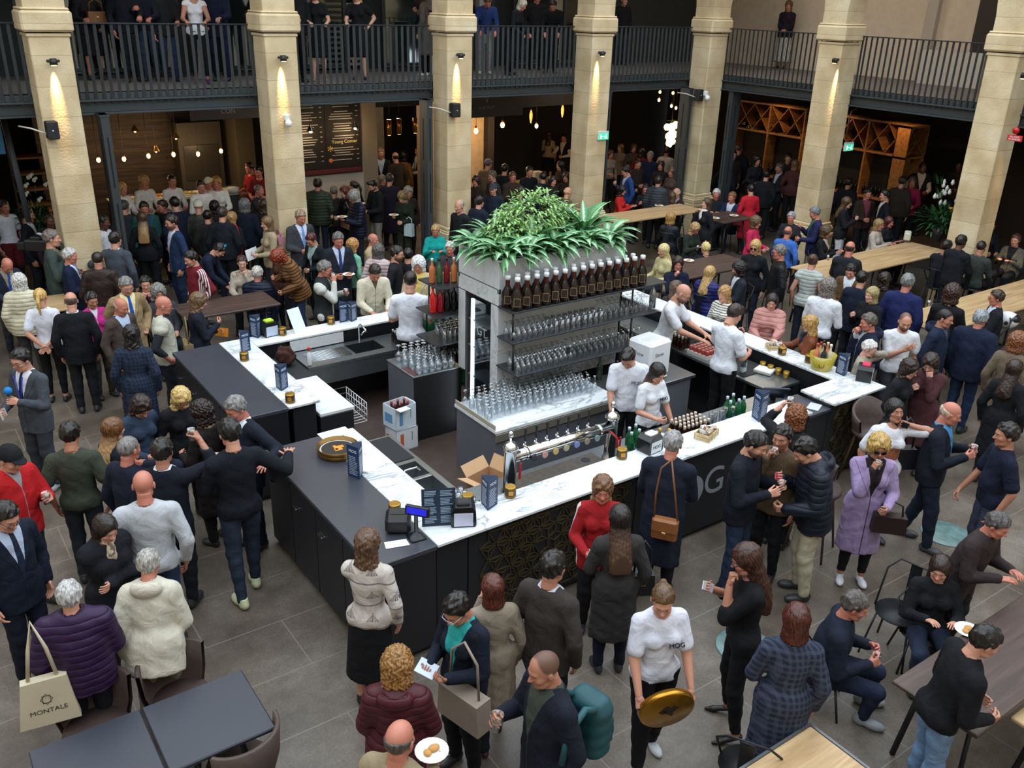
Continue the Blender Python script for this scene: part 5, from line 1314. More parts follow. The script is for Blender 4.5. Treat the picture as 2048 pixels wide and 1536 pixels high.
# things on the right worktop
put(clearb, 'water_bottle', 'tall clear water bottle standing on the black rubber mat at right', 'bottle', (8.86, 7.1, .912), None, 0, 1.15)
for i in range(3): one(cup_stack, 'cup_stack', 'stack of plastic cups behind the right bartender', 'cups', (9.2, 7.5+i*.11, .901), 'plastic cups on the right worktop')
for i in range(4): one(MB().lathe([(.001, 0), (.035, .001), (.04, .09)], n=14).mesh('jar', mat('b08a3a', .3, .6)), 'gold_jar', 'golden jar under the right marble top', 'jar', (9.24, 6.7+i*.13, .901), 'golden jars on the right worktop')
tag(MB().box((-.1, -.12, 0), (.1, .12, .05), .01).build('napkin_stack', mat('d8d4ca', .8), None, (9.15, 6.98, .901), .3), 'stack of white napkins on the right worktop', 'napkins')
for i in range(5):
 for j in range(3): put(beer, 'beer_bottle', 'brown bottle in the block behind the two right bartenders', 'bottle', (8.78+j*.065, 8.15+i*.07, .901), 'brown bottles on the right worktop', s=1.1)
t = thing('can_tray', 'cardboard tray of red and white cans by the right bartender', 'cans', (8.92, 7.86, .901), .05)
MB().box((-.14, -.18, 0), (.14, .18, .05)).build('tray', mat('d8d4cc', .7), t)
can = MB().lathe([(.030, .005), (.030, .11), (.026, .115)], n=12).box((-.018, -.018, .1151), (.018, .018, .1155), 0, 1).mesh('can', [mat('b0483a', .35), mat('c8ccd0', .3, .8)])
for i in range(4):
 for j in range(5): q = link('can', can, t); q.location = (-.10+i*.066, -.145+j*.072, 0)
# steel shaker, red lidded box and siphon behind the right shelf end
put([('body', MB().lathe([(.001, 0), (.045, .001), (.045, .18), (.03, .24), (.012, .27), (.012, .31)], n=16).mesh('body', M_inox))], 'siphon', 'steel cream siphon at the right end of the middle shelf', 'siphon', (8.0, 8.02, 1.701))
tag(MB().box((-.08, -.06, 0), (.08, .06, .30), .01).build('red_box', mat('5a1420', .4), None, (7.86, 8.12, 1.3305), .2), 'dark red tin box at the end of the lowest shelf', 'box') if 0 else None
# white dispenser machine, blue bag
t = thing('ice_machine', 'large white box machine with grey script on the steel counter', 'machine', (7.62, 7.60, .951), .12)
MB().box((-.20, -.16, 0), (.20, .20, .03), .01).box((-.19, -.17, .05), (.22, .22, .52), .03).build('housing', mat('e6e8ea', .25), t)
MB().box((-.12, -.05, .521), (.12, .06, .524), .002).build('lid_slot', mat('d0d2d4', .4), t)
for k, (o_, x_, y_) in enumerate((((-.02, -.172, .36), (1, 0, 0), (0, 0, 1)), ((-.192, .03, .36), (0, -1, 0), (0, 0, 1)))):
 text_part('lettering', 'Show', .075, frameM(Vector(o_), x_, y_), mat('7a7e84', .5), t)
def bag_blob(name, label, p, r, col, m=None, cat='bag', rough=.3):
 g = grid((-r[0]*1.3, -r[1]*1.3, -.02), (r[0]*1.3, r[1]*1.3, r[2]*1.3), max(r)/14)
 F = elli(g, (0, 0, r[2]*.5), (r[0], r[1], r[2]*.55)); F += .10*max(r)*np.sin(g[..., 0]*40+np.sin(g[..., 2]*30))*np.sin(g[..., 1]*37+g[..., 2]*25)
 F = smax(F, -g[..., 2]+.001, .004)
 for q in (0, -1): F[q] = .02; F[:, q] = .02; F[:, :, q] = .02
 V, Q = snet(F, (-r[0]*1.3, -r[1]*1.3, -.02), max(r)/14); o = link(name, mesh_np(name, V, Q, [m or mat(col, rough)]), None); o.location = p; return tag(o, label, cat)
bag_blob('blue_bag', 'crumpled bright blue plastic bag beside the white machine', (7.22, 7.62, .951), (.14, .11, .17), '16209a')
t = put(bottle_set('1c2a20', '1c1a1a', '2a2620', PS), 'wine_bottle', 'dark wine bottle standing behind the young man bartender', 'bottle', (7.02, 7.86, .951))
# boxes on the floor by the grey cabinet
def carton(p, rz, label, c1, c2, open_=False):
 t = thing('carton', label, 'box', p, rz)
 b = MB(); b.box((-.16, -.13, 0), (.16, .13, .01));
 for lo, hi in (((-.16, -.13, 0), (-.153, .13, .30)), ((.153, -.13, 0), (.16, .13, .30)), ((-.16, -.13, 0), (.16, -.123, .30)), ((-.16, .123, 0), (.16, .13, .30))): b.box(lo, hi)
 if not open_: b.box((-.16, -.13, .29), (.16, .13, .30))
 b.build('box', mat(c1, .6), t)
 MB().box((-.162, -.06, .08), (-.1601, .09, .20)).box((-.10, -.132, .05), (-.05, -.1301, .24)).build('printed_panel', mat(c2, .5), t)
 MB().box((.07, -.132, .12), (.076, -.1301, .24)).box((.055, -.132, .235), (.076, -.1301, .241)).build('printed_numeral', mat('22262a', .6), t)
 if open_:
  b = MB(); b.box((-.16, -.23, .296), (.0, -.13, .302), 0, 0).box((.16, -.10, .297), (.17, .1, .303)); b.build('flap', mat('e8ecee', .6), t)
 return t
carton((4.80, 9.02, .101), .08, 'white carton with orange foot, lower one of the two by the grey cabinet', 'dcdfe2', 'c8643a')
t = carton((4.79, 9.04, .403), .16, 'open pale blue and white carton of red-capped bottles on the lower carton', 'd5e2ea', '6a9cc8', True)
rb = bottle_set('3a1c1c', 'a84a40', 'a03a38', PW)
for i in range(3):
 for j in range(2): put(rb, 'wine_bottle', 'bottle with red cap standing in the open blue and white carton', 'bottle', (4.70+i*.09, 8.99+j*.09, .4155), 'bottles in the open carton')
t = thing('cardboard_box', 'open empty brown cardboard box behind the beer taps', 'box', (4.75, 7.0, .40), .25)
b = MB(); b.box((-.18, -.14, 0), (.18, .14, .008))
for lo, hi in (((-.18, -.14, 0), (-.174, .14, .24)), ((.174, -.14, 0), (.18, .14, .24)), ((-.18, -.14, 0), (.18, -.134, .24)), ((-.18, .134, 0), (.18, .14, .24))): b.box(lo, hi)
b.build('box', mat('b08a66', .8), t)
for k, (M_, lo, hi) in enumerate(((Matrix.Translation((0, -.14, .24)) @ Matrix.Rotation(math.radians(-25), 4, 'X'), (-.18, -.14, 0), (.18, 0, .005)), (Matrix.Translation((0, .14, .24)) @ Matrix.Rotation(math.radians(50), 4, 'X'), (-.18, 0, 0), (.18, .14, .005)),
  (Matrix.Translation((-.18, 0, .24)) @ Matrix.Rotation(math.radians(20), 4, 'Y'), (-.16, -.13, 0), (0, .13, .005)), (Matrix.Translation((.18, 0, .24)) @ Matrix.Rotation(math.radians(-60), 4, 'Y'), (0, -.13, 0), (.16, .13, .005)))):
 MB().box(lo, hi, 0, 0, M_).build('flap', mat('c09a74', .8), t)
tag(MB().box((4.50, 6.8, .101), (5.02, 7.2, .395), .01).build('crate', mat('3a3230', .7)), 'dark crate under the brown cardboard box', 'crate')
b = MB()
for k in range(9): b.cyl((4.12, 8.95+k*.07, .62), (4.12, 8.95+k*.07, .86), .004, n=5); b.cyl((4.30, 8.95+k*.07, .62), (4.30, 8.95+k*.07, .86), .004, n=5); b.cyl((4.12, 8.95+k*.07, .62), (4.30, 8.95+k*.07, .62), .004, n=5)
for z in (.62, .70, .78, .86): b.tube([(4.12, 8.95, z), (4.30, 8.95, z), (4.30, 9.51, z), (4.12, 9.51, z)], .0045, 5, closed=True)
tag(b.build('wire_basket', mat('e4e6e8', .4)), 'white wire basket hung beside the low white worktop', 'basket')
bag_blob('brown_bag', 'small brown woven basket in the back left corner of the bar', (3.92, 10.5, .881), (.12, .10, .26), '3a1a12', rough=.9, cat='basket')
put(bottle_set('d8dadb', 'c83a30', 'e0e0e0', PT), 'detergent_bottle', 'white detergent bottle with red cap by the back sink', 'bottle', (4.16, 10.30, .901), None, 0, 1.4)
# printed menu prisms, napkin boxes, tins on the marble
M_navy = mat('1d3558', .5); M_navy2 = mat('2c4a72', .5); M_txt = mat('c8d4e4', .6)
def prism(p, rz, label, h=.30, w=.13, mog=True):
 t = thing('menu_prism', label, 'menu stand', p, rz)
 tri = [(w*.58*math.cos(a), w*.58*math.sin(a)) for a in (math.radians(90), math.radians(210), math.radians(330))]
 b = MB(); b.prism(tri, 0, h); b.f = b.f;
 tri2 = [(x*.9, y*.9) for x, y in tri]; b.build('card', M_navy, t); MB().prism(tri2, h, h+.0006).build('hollow', mat('0e1c34', .8), t)
 for k in range(3):
  a = math.radians(-90+120*k); n_ = Vector((math.cos(a), math.sin(a), 0)); x_ = Vector((-math.sin(a), math.cos(a), 0)); c_ = n_*(w*.29+.001)
  q = MB()
  for i in range(11): q.box((-w*.36, 0, h*.10+i*h*.055), (w*.36*(.5+.5*rnd.random()), .0008, h*.10+i*h*.055+.004), 0, 0, frameM(c_, x_, (n_.cross(x_).z and Vector((-n_.x, -n_.y, 0)))) )
  q.build('printed_lines', M_txt, t)
  text_part('lettering', 'MOG', .042, frameM(c_+n_*.001+Vector((0, 0, h*.83)), x_, (0, 0, 1)), mat('e8eef8', .6), t, .0006, True)
 return t
PRm = [((945, 955), 'tall blue menu prism on the slate cabinet edge beside the round tray', 0), ((974, 1018), 'blue menu prism on the front marble between napkin box and tin', 0)]
prism(P(713, 955, ZB)+Vector((.02, .03, 0)), .9, 'blue menu prism standing beside the round tray', .34, .15)
prism(P(980, 1018, ZB)+Vector((.02, .05, 0)), .35, 'blue menu prism on the front marble between napkin box and orange tin', .30, .15)
prism(P(1522, 842, ZB)+Vector((.02, .05, 0)), .2, 'tall blue menu prism on the front marble before the green bottles', .34, .16)
prism(P(561, 780, ZB)+Vector((.03, .03, 0)), .6, 'blue menu prism on the left marble top above the gold tin', .30, .14)
prism(P(487, 705, ZB)+Vector((.03, .05, 0)), .3, 'blue menu prism at the back left corner beside the gold tin', .27, .14)
prism(P(512, 676, ZB)+Vector((.03, .05, 0)), .9, 'blue menu prism at the back left corner next to the green napkins', .30, .14)
prism(P(686, 645, ZB)+Vector((.02, .05, 0)), 0, 'twin blue menu prism on the back marble, left one', .28, .13)
prism(P(705, 643, ZB)+Vector((.02, .05, 0)), .5, 'twin blue menu prism on the back marble, right one', .27, .13)
prism(P(1690, 750, ZB)+Vector((.0, .04, 0)), .4, 'blue menu prism beside the champagne bucket on the right marble', .27, .15)
tin0 = MB().lathe([(.001, 0), (.048, .001), (.048, .09), (.042, .095)], n=20).mesh('tin', mat('b08a3c', .25, .8))
tinp = [('tin', tin0), ('wrapper', MB().lathe([(.0485, .02), (.0485, .08)], n=20, cap=False).mesh('wrapper', mat('3a2c16', .35))), ('badge', MB().box((-.02, -.0500, .03), (.02, -.0484, .07), .002).mesh('badge', mat('c88a34', .4, .4)))]
for (px, py, lab) in ((491, 722, 'gold tin on the back left corner of the marble'), (583, 806, 'gold tin near the gap end of the left marble top'), (567, 671, 'dark gold tin beside the green napkin box'), (664, 649, 'gold tin beside the twin menu prisms'),
      (939, 1012, 'gold tin behind the black napkin box'), (1024, 995, 'orange and black tin under the left tap post'), (1247, 918, 'shiny gold tin beside the green water bottles'), (1621, 726, 'dark gold tin left of the champagne bucket'),
      (1567, 710, 'dark gold tin beside the wooden sugar crate'), (793, 1030, 'gold tin behind the receipt printer')):
 put(tinp, 'gold_tin', lab, 'tin', P(px, py, ZB)+Vector((.0, .03, 0)), None, -.5, 1.15)
def napkin_box(px, py, rz, label, front_c='d8dce0', nap='e8e8e8', mog=True, k=1.):
 t = thing('napkin_dispenser', label, 'napkin box', P(px, py, ZB)+Vector((.03, .04, 0)), rz); t.scale = (k, k, k)
 MB().prism([(-.085, 0), (.085, 0), (.095, .02), (.09, .13), (.06, .165), (-.06, .165), (-.09, .13), (-.095, .02)], -.075, .075, 0, Matrix.Rotation(math.pi/2, 4, 'X')).build('case', mat('16171a', .2), t)
 MB().box((-.07, -.079, .01), (.07, -.075, .12), .004).build('front_plate', mat(front_c, .4), t)
 MB().box((-.05, -.04, .15), (.05, .04, .185), .01).build('napkins', mat(nap, .8), t)
 if mog: text_part('lettering', 'MOG', .045, frameM(Vector((0, -.0805, .065)), (1, 0, 0), (0, 0, 1)), mat('1d2c4a', .6), t, .0006, True)
napkin_box(925, 1050, -.5, 'black napkin dispenser with white side on the front marble', 'c4c6da', '2a2a2c', False, 1.2)
napkin_box(1300, 905, .1, 'black napkin dispenser with MOG plate and white napkins', k=1.15)
napkin_box(537, 672, .1, 'napkin dispenser with lime green napkins at the back left corner', 'b8c4d8', 'b0d030', False, 1.2)
napkin_box(1730, 762, .5, 'black napkin dispenser with pink and red napkins at the right corner', 'd0d4d8', 'c8304a', False, 1.2)
# round cork trays with gold rim
def round_tray(p, rz, label, tilt=None, dark=True):
 t = thing('round_tray', label, 'tray', p, rz)
 MB().lathe([(.0, 0), (.20, 0), (.205, .004), (.21, .045), (.203, .045), (.198, .008), (0, .008)], n=48, cap=False).build('tray', mat('b8862c', .22, .85) if not dark else mat('7a5a2a', .3, .7), t)
 if dark:
  MB().lathe([(0, .0085), (.19, .0085)], n=48, cap=False).build('mat', mat('241c18', .7), t); MB().lathe([(.165, .009), (.180, .009)], n=48, cap=False).build('ring_print', mat('b8b4a8', .7), t)
  MB().box((-.05, -.04, .009), (.0, .04, .0105), 0, 0, Matrix.Rotation(.6, 4, 'Z')).box((-.0, -.07, .009), (.05, .0, .0105), 0, 0, Matrix.Rotation(.6, 4, 'Z')).box((-.03, .0, .009), (.07, .03, .0105), 0, 0, Matrix.Rotation(.6, 4, 'Z')).build('orange_emblem', mat('d88a28', .5), t)
 else:
  MB().box((-.05, -.045, -.0012), (.0, .045, 0), 0, 0, Matrix.Rotation(.6, 4, 'Z')).box((-.0, -.075, -.0012), (.05, .0, 0), 0, 0, Matrix.Rotation(.6, 4, 'Z')).box((-.03, .0, -.0012), (.07, .03, 0), 0, 0, Matrix.Rotation(.6, 4, 'Z')).build('black_emblem', mat('2a2014', .6), t)
 return t
round_tray(P(676, 905, ZB)+Vector((.0, .0, .001)), .4, 'round black tray with gold rim and orange emblem on the slate cabinet');
round_tray(P(676, 905, ZB)+Vector((-.005, -.01, .046)), .9, 'upper of two nested round trays on the slate cabinet')
# leaflets and menus
def sheet(pts, z, label, m, name='paper_sheet', cat='paper', th=.002):
 b = MB(); q = [P(x, y, z) for x, y in pts]; c_ = sum(q, Vector())/len(q)
 b.prism([(v.x-c_.x, v.y-c_.y) for v in q], 0, th); o = b.build(name, m, None, (c_.x, c_.y, z)); return tag(o, label, cat)
mp = mat('dfe1e4', .7)
sheet([(634, 868), (690, 853), (722, 880), (660, 892)], ZB+.001, 'fan of white menu sheets with black print on the slate cabinet', mp)
o = sheet([(648, 880), (702, 857), (728, 878), (680, 895)], ZB+.0045, 'top white menu sheet with MOG print on the slate cabinet', mp)
tp_ = text_part('lettering', 'MOG', .07, frameM(Vector((0, 0, .0025)), (.0, -1, 0), (1, 0, 0)), mat('202020', .7), o, .0005, True)
t = thing('menu_card', 'large dark blue menu card standing on the front marble', 'menu card', P(877, 1055, ZB)+Vector((.02, .02, 0)), -.45)
MB().box((-.15, -.002, 0), (.15, .002, .34), 0, 0, Matrix.Rotation(-.25, 4, 'X')).build('card', mat('16283c', .5), t)
b = MB()
for s_ in (-1, 1):
 for k in range(22):
  if k % 6 == 5: continue
  b.box((s_*.07-.055, -.0035, .03+k*.0135), (s_*.07+.02+.035*rnd.random(), -.002, .036+k*.0135), 0, 0, Matrix.Rotation(-.25, 4, 'X'))
b.build('printed_lines', mat('8fa2b4', .6), t)
t = thing('menu_card', 'open white menu card standing on the back marble by the man drinking', 'menu card', P(602, 664, ZB), .3)
MB().box((-.10, -.002, 0), (.10, .002, .34), 0, 0, Matrix.Rotation(-.45, 4, 'X')).build('card', mat('dde4ec', .5), t)
sheet([(768, 1085), (812, 1078), (820, 1090), (772, 1098)], ZB+.001, 'narrow white paper strip beside the card terminal base', mp)
sheet([(1365, 640), (1385, 625), (1410, 645), (1392, 660)], ZB+.001, 'white paper sheet on the right marble beside the bald bartender', mp)
# receipt printer and customer display
t = thing('receipt_printer', 'black receipt printer on the slate cabinet', 'printer', P(797, 1058, ZB)+Vector((0, .0, 0)), -.55)
MB().box((-.11, -.10, 0), (.11, .12, .16), .03).build('housing', mat('121214', .4), t); MB().box((-.07, -.02, .1605), (.07, -.008, .163)).build('paper_slot', mat('050505', .6), t)
t = thing('customer_display', 'black pole display with lit blue screen beside the printer', 'display', P(830, 1080, ZB)+Vector((.03, .03, 0)), -.9)
MB().lathe([(.10, 0), (.09, .012), (.045, .04), (.02, .06), (.018, .22)], n=4).build('stand', mat('15161a', .4), t)
MB().box((-.11, -.02, .20), (.11, .02, .29), .008, 0, Matrix.Rotation(-.15, 4, 'X')).build('display_head', mat('15161a', .4), t)
MB().box((-.09, -.026, .22), (.09, -.018, .275), 0, 0, Matrix.Rotation(-.15, 4, 'X')).build('screen', mat('1c1fae', .3, emit=1.0), t)
tag(MB().box((-.01, -.06, 0), (.01, .06, .02), .006).build('phone', mat('d8dade', .3), None, P(726, 945, ZB), .7), 'white phone lying at the foot of the menu prism', 'phone')
# wooden sugar crates
def sugar(px, py, rz, label, k=1.):
 t = thing('sugar_crate', label, 'crate', P(px, py, ZB)+Vector((.02, .05, 0)), rz); t.scale = (k, k, k)
 b = MB(); b.box((-.11, -.075, 0), (.11, .075, .006))
 for z in (.006, .038): b.box((-.11, -.075, z), (.11, -.068, z+.028)).box((-.11, .068, z), (.11, .075, z+.028)).box((-.11, -.075, z), (-.103, .075, z+.028)).box((.103, -.075, z), (.11, .075, z+.028))
 for x in (-.105, -.035, .035, .105): b.box((x-.006, -.079, 0), (x+.006, -.074, .068))
 b.build('crate', wood_mat('d8c49a', 'b89c6c', 2., .7), t)
 q = MB(); r = random.Random(3)
 for i in range(34):
  M_ = Matrix.Translation((r.uniform(-.085, .085), r.uniform(-.05, .05), r.uniform(.04, .10))) @ Matrix.Rotation(r.uniform(0, 3), 4, 'Z') @ Matrix.Rotation(r.uniform(-1, 1), 4, 'X')
  q.box((-.028, -.003, -.016), (.028, .003, .016), .002, r.choice([0, 0, 1, 2]), M_)
 q.build('sugar_sachets', [mat('dcdcdc', .5), mat('a86a5a', .5), mat('b8a48a', .5)], t)
sugar(1416, 878, .35, 'small wooden crate heaped with sugar sachets on the front marble', 1.15)
sugar(1553, 700, -.5, 'small wooden crate of sachets on the right marble beside two tins', 1.0)
# champagne bucket
t = thing('champagne_bucket', 'clear yellow ice bucket full of bottles on the right marble', 'ice bucket', P(1655, 742, ZB)+Vector((.0, .10, 0)), 0)
MB().lathe([(.0, 0), (.12, .0), (.13, .01), (.17, .20), (.165, .20), (.125, .015), (0, .012)], n=28, cap=False).build('bucket', mat('b8a63a', .12, spec=.8), t)
for k in range(4):
 a = k*1.57+.6; M_ = Matrix.Rotation(a, 4, 'Z') @ Matrix.Translation((.148, 0, .09)) @ Matrix.Rotation(math.radians(90-8), 4, 'Y')
 MB().lathe([(.026, 0), (.030, .003), (.034, 0)], n=18, M=M_, cap=False).build('ring_badge', mat('6a3a1a', .4), t)
for k, (x, y, c1, c2) in enumerate(((-.05, -.04, '20282a', '20282a'), (.06, .0, 'd87a4a', 'e0c0a0'), (.0, .06, 'c8a060', '8a3020'), (-.02, -.0, 'b8b0a0', 'b06a5a'), (.07, .07, '2a1a1a', '1a1a1a'), (-.08, .05, 'c87a5a', 'c04a40'), (.03, -.07, 'c8c0a0', 'e8e0c8'))):
 put(bottle_set(c1, c2, None, PS), 'sparkling_bottle', 'wine bottle leaning in the yellow ice bucket', 'bottle', P(1655, 742, ZB)+Vector((x, .10+y, .03)), 'bottles in the ice bucket')
# ---------------- plants of the planter ----------------
def leaf_mesh(name, specs, m, seed=1):
 """specs: list of (base, direction, length, width, droop)"""
 V = []; F = []; A = []; n = 0
 for (b0, d0, Lf, wd, dr) in specs:
  d = Vector(d0).normalized(); side = d.cross(Vector((0, 0, 1))); side = side.normalized() if side.length > .05 else Vector((1, 0, 0))
  p = Vector(b0); K = 7; st = Lf/K; prof = (.10, .62, .95, 1.0, .82, .55, .26, .02)
  for i in range(K+1):
   up = side.cross(d).normalized(); w = wd*prof[i]*.5
   V += [p-side*w+up*w*.35, p, p+side*w+up*w*.35]; A += [(-1, i/K, 0), (0, i/K, 0), (1, i/K, 0)]
   p = p+d*st; d = (d+Vector((0, 0, -dr/K))).normalized()
   if i:
    o = n+3*(i-1); F += [(o, o+1, o+4, o+3), (o+1, o+2, o+5, o+4)]
  n += 3*(K+1)
 V = np.array([list(v) for v in V], f4)
 return mesh_np(name, V, np.array(F, np.int32), [m], {'rest': np.array(A, f4)})
def leaf_mat(c1, c2, key):
 k = ('leaf', key)
 if k in _mats: return _mats[k]
 m, N, L, b = newmat('leaf_'+key); v = attr_node(N, 'rest'); t = N.new('ShaderNodeTexCoord')
 sp = N.new('ShaderNodeSeparateXYZ'); L.new(v, sp.inputs[0]); ab = N.new('ShaderNodeMath'); ab.operation = 'ABSOLUTE'; L.new(sp.outputs[0], ab.inputs[0])
 n = N.new('ShaderNodeTexNoise'); n.inputs['Scale'].default_value = 45; L.new(t.outputs['Object'], n.inputs['Vector'])
 ad = N.new('ShaderNodeMath'); ad.operation = 'MULTIPLY_ADD'; L.new(n.outputs[0], ad.inputs[0]); ad.inputs[1].default_value = .9; L.new(ab.outputs[0], ad.inputs[2])
 mr = N.new('ShaderNodeMapRange'); L.new(ad.outputs[0], mr.inputs[0]); mr.inputs[1].default_value = .55; mr.inputs[2].default_value = .95; mr.inputs[3].default_value = 1; mr.inputs[4].default_value = 0
 c = over(N, L, lin(c1), mr.outputs[0], lin(c2)); L.new(c, b.inputs['Base Color']); b.inputs['Roughness'].default_value = .38
 _mats[k] = m; return m
def rosette(p, label, n=26, Lf=.34, wd=.085, m=None, name='leafy_plant', up=.5, seed=0, group=None, r0=.04):
 r = random.Random(seed); sp = []
 for i in range(n):
  a = i*2.4+r.uniform(-.3, .3); e = up*(1.6-1.5*i/n)+r.uniform(-.1, .15); q = Lf*(.75+.4*r.random())
  sp.append(((r0*math.cos(a), r0*math.sin(a), .06+.10*(1-i/n)), (math.cos(a), math.sin(a), e+.15), q, wd*(.8+.4*r.random()), 1.25))
 t = thing(name, label, 'plant', p, 0, group)
 link('foliage', leaf_mesh('foliage', sp, m), t)
 MB().tube([(0, 0, -.06), (.01, .0, .05), (0, .01, .16)], [.012, .010, .006]).build('stem', mat('5a7a3a', .6), t)
 return t
L1 = leaf_mat('44804c', 'b4d2a6', 'silver'); L2 = leaf_mat('6c9a4e', 'b0cc80', 'green'); L3 = leaf_mat('356a35', '5f9a52', 'dark')
Z0 = 2.5
labs = ['at the left front corner of the planter', 'second along the front edge of the planter', 'in the middle of the planter front edge', 'fourth along the planter front edge', 'at the right end of the planter front edge']
for k, x in enumerate((5.84, 6.20, 6.60, 7.02, 7.42)): rosette((x, 8.33, Z0), 'silver-veined green plant '+labs[k], 30, .42, .125, L1, seed=k+1)
for k, y in enumerate((8.62, 8.92)): rosette((5.80, y, Z0), 'silver-veined green plant on the left side of the planter, '+['nearer one', 'farther one'][k], 28, .38, .10, L1, seed=k+11)
rosette((7.45, 8.80, Z0), 'broad-leaved plant at the right end of the planter', 12, .46, .19, L3, up=.9, seed=20)
rosette((7.25, 8.6, Z0+.05), 'tall silver-green plant before the broad-leaved one', 20, .48, .10, L1, up=1.2, seed=21)
rosette((6.45, 8.62, Z0+.02), 'green plant tucked in the planter centre', 24, .42, .09, L1, up=.8, seed=22)
rosette((6.9, 8.66, Z0+.02), 'green plant right of the planter centre', 24, .42, .09, L1, up=.8, seed=23)
rosette((6.1, 8.95, Z0+.02), 'green plant at the rear left of the planter', 24, .42, .08, L1, up=1., seed=24)
rosette((7.1, 9.0, Z0+.02), 'green plant at the rear right of the planter', 24, .40, .08, L1, up=1., seed=25)
def bush(p, rr, n, label, m, seed, Lf=.07, wd=.034, name='ficus_bush'):
 r = random.Random(seed); sp = []
 for i in range(n):
  u = r.uniform(-1, 1); a = r.uniform(0, 6.28); q = math.sqrt(1-u*u); k = r.uniform(.55, 1.)
  c_ = Vector((rr[0]*k*q*math.cos(a), rr[1]*k*q*math.sin(a), rr[2]*(1+k*u)))
  d = Vector((q*math.cos(a)+r.uniform(-.6, .6), q*math.sin(a)+r.uniform(-.6, .6), u*.5+r.uniform(-.5, .3)))
  sp.append((c_, d, Lf*r.uniform(.8, 1.5), wd*r.uniform(.8, 1.3), 1.))
 t = thing(name, label, 'plant', p)
 link('foliage', leaf_mesh('foliage', sp, m), t)
 b = MB()
 for i in range(8):
  a = i*.8; b.tube([(0, 0, -.05), (rr[0]*.3*math.cos(a), rr[1]*.3*math.sin(a), rr[2]*.8), (rr[0]*.7*math.cos(a), rr[1]*.7*math.sin(a), rr[2]*1.4)], [.010, .006, .003])
 b.build('stem', mat('4a3a28', .8), t); return t
bush((6.62, 8.85, Z0), (.52, .34, .36), 1300, 'rounded small-leaved bush crowning the planter', L2, 1)
bush((6.12, 8.72, Z0), (.28, .24, .26), 450, 'smaller small-leaved bush at the left of the planter crown', L2, 2)
bush((7.08, 8.88, Z0), (.28, .24, .24), 400, 'smaller small-leaved bush at the right of the planter crown', L2, 3)
# ---------------- furniture ----------------
W_oak = wood_mat('c4a67c', 'a5845c', 1., .5, key='_pale_oak'); W_dk = wood_mat('55413a', '3d2e28', 1., .45, key='_dark'); M_leg = mat('1e1f22', .5, .3, name='black_steel')
def table(x0, y0, x1, y1, z, label, m, rim=None, cat='table', legs='X', th=.035):
 t = thing('table', label, cat, ((x0+x1)/2, (y0+y1)/2, 0)); w, d = (x1-x0)/2, (y1-y0)/2
 MB().box((-w, -d, z-th), (w, d, z), .008).build('tabletop', m, t)
 if rim: MB().box((-w-.02, -d-.02, z-th-.004), (w+.02, -d, z+.003)).box((-w-.02, d, z-th-.004), (w+.02, d+.02, z+.003)).box((-w-.02, -d, z-th-.004), (-w, d, z+.003)).box((w, -d, z-th-.004), (w+.02, d, z+.003)).build('metal_rim', rim, t)
 if legs == 'X':
  for sx in (-1, 1):
   for sy in (-1, 1): MB().cyl((sx*(w-.12), sy*(d-.08), 0), (sx*(w-.22), sy*(d-.14), z-th), .022, n=4).build('leg', M_leg, t)
 else:
  MB().cyl((0, 0, .02), (0, 0, z-th), .035).build('pedestal', M_leg, t); MB().cyl((0, 0, 0), (0, 0, .02), .22, n=24).build('base', M_leg, t)
 return t
M_navytop = mat('2b2e38', .35, noise=.03)
table(.05, 4.72, .755, 5.41, .74, 'left square of the two joined slate-grey tables in the bottom left corner', M_navytop)
table(.77, 4.72, 1.485, 5.41, .74, 'right square of the two joined slate-grey tables in the bottom left corner', M_navytop)
table(3.25, 1.75, 4.60, 2.67, .74, 'pale oak table with grey metal rim cut off by the bottom edge', W_oak, mat('6a6c70', .4, .5))
table(5.50, 1.95, 7.60, 2.62, .74, 'dark wooden table at the right with a plate and a wine glass on it', W_dk)
table(13.2, 8.95, 16.9, 9.85, 1.05, 'long pale oak high table ending at the big flower arrangement', W_oak)
table(12.3, 6.35, 17.0, 7.2, 1.05, 'long pale oak high table with the white helmet on it', W_oak)
table(12.7, 13.95, 15.3, 14.75, 1.05, 'pale oak high table behind the planter where a woman in red sits', W_oak)
table(11.3, 10.5, 13.1, 11.35, .95, 'dark brown table right of the row of big bottles', W_dk)
tag(MB().box((-.02, -.02, 0), (.02, .02, .01)).build('coaster', M_black, None, P(1985, 1300, .74)), 'small black coaster on the dark wooden table at the right', 'coaster')
pt8 = P(1452, 433, 1.0); table(pt8.x-.5, pt8.y-.4, pt8.x+.5, pt8.y+.4, 1.0, 'small dark table with white plates by the corner pillar', W_dk)
table(3.30, 12.75, 4.75, 13.5, .95, 'dark brown table beside the man in the burgundy track jacket', W_dk)
table(1.45, 14.1, 2.1, 14.9, .95, 'pale oak table behind the blonde woman with a ponytail', W_oak)
t3 = P(2040, 1440, .6); table(t3.x-.05, t3.y-.6, t3.x+.7, t3.y+.05, .62, 'low pale oak table corner at the bottom right edge', W_oak)
M_tub = mat('4a3b36', .6, noise=.12, nscale=14, bump=.4, bscale=18, name='quilted_brown_leather')
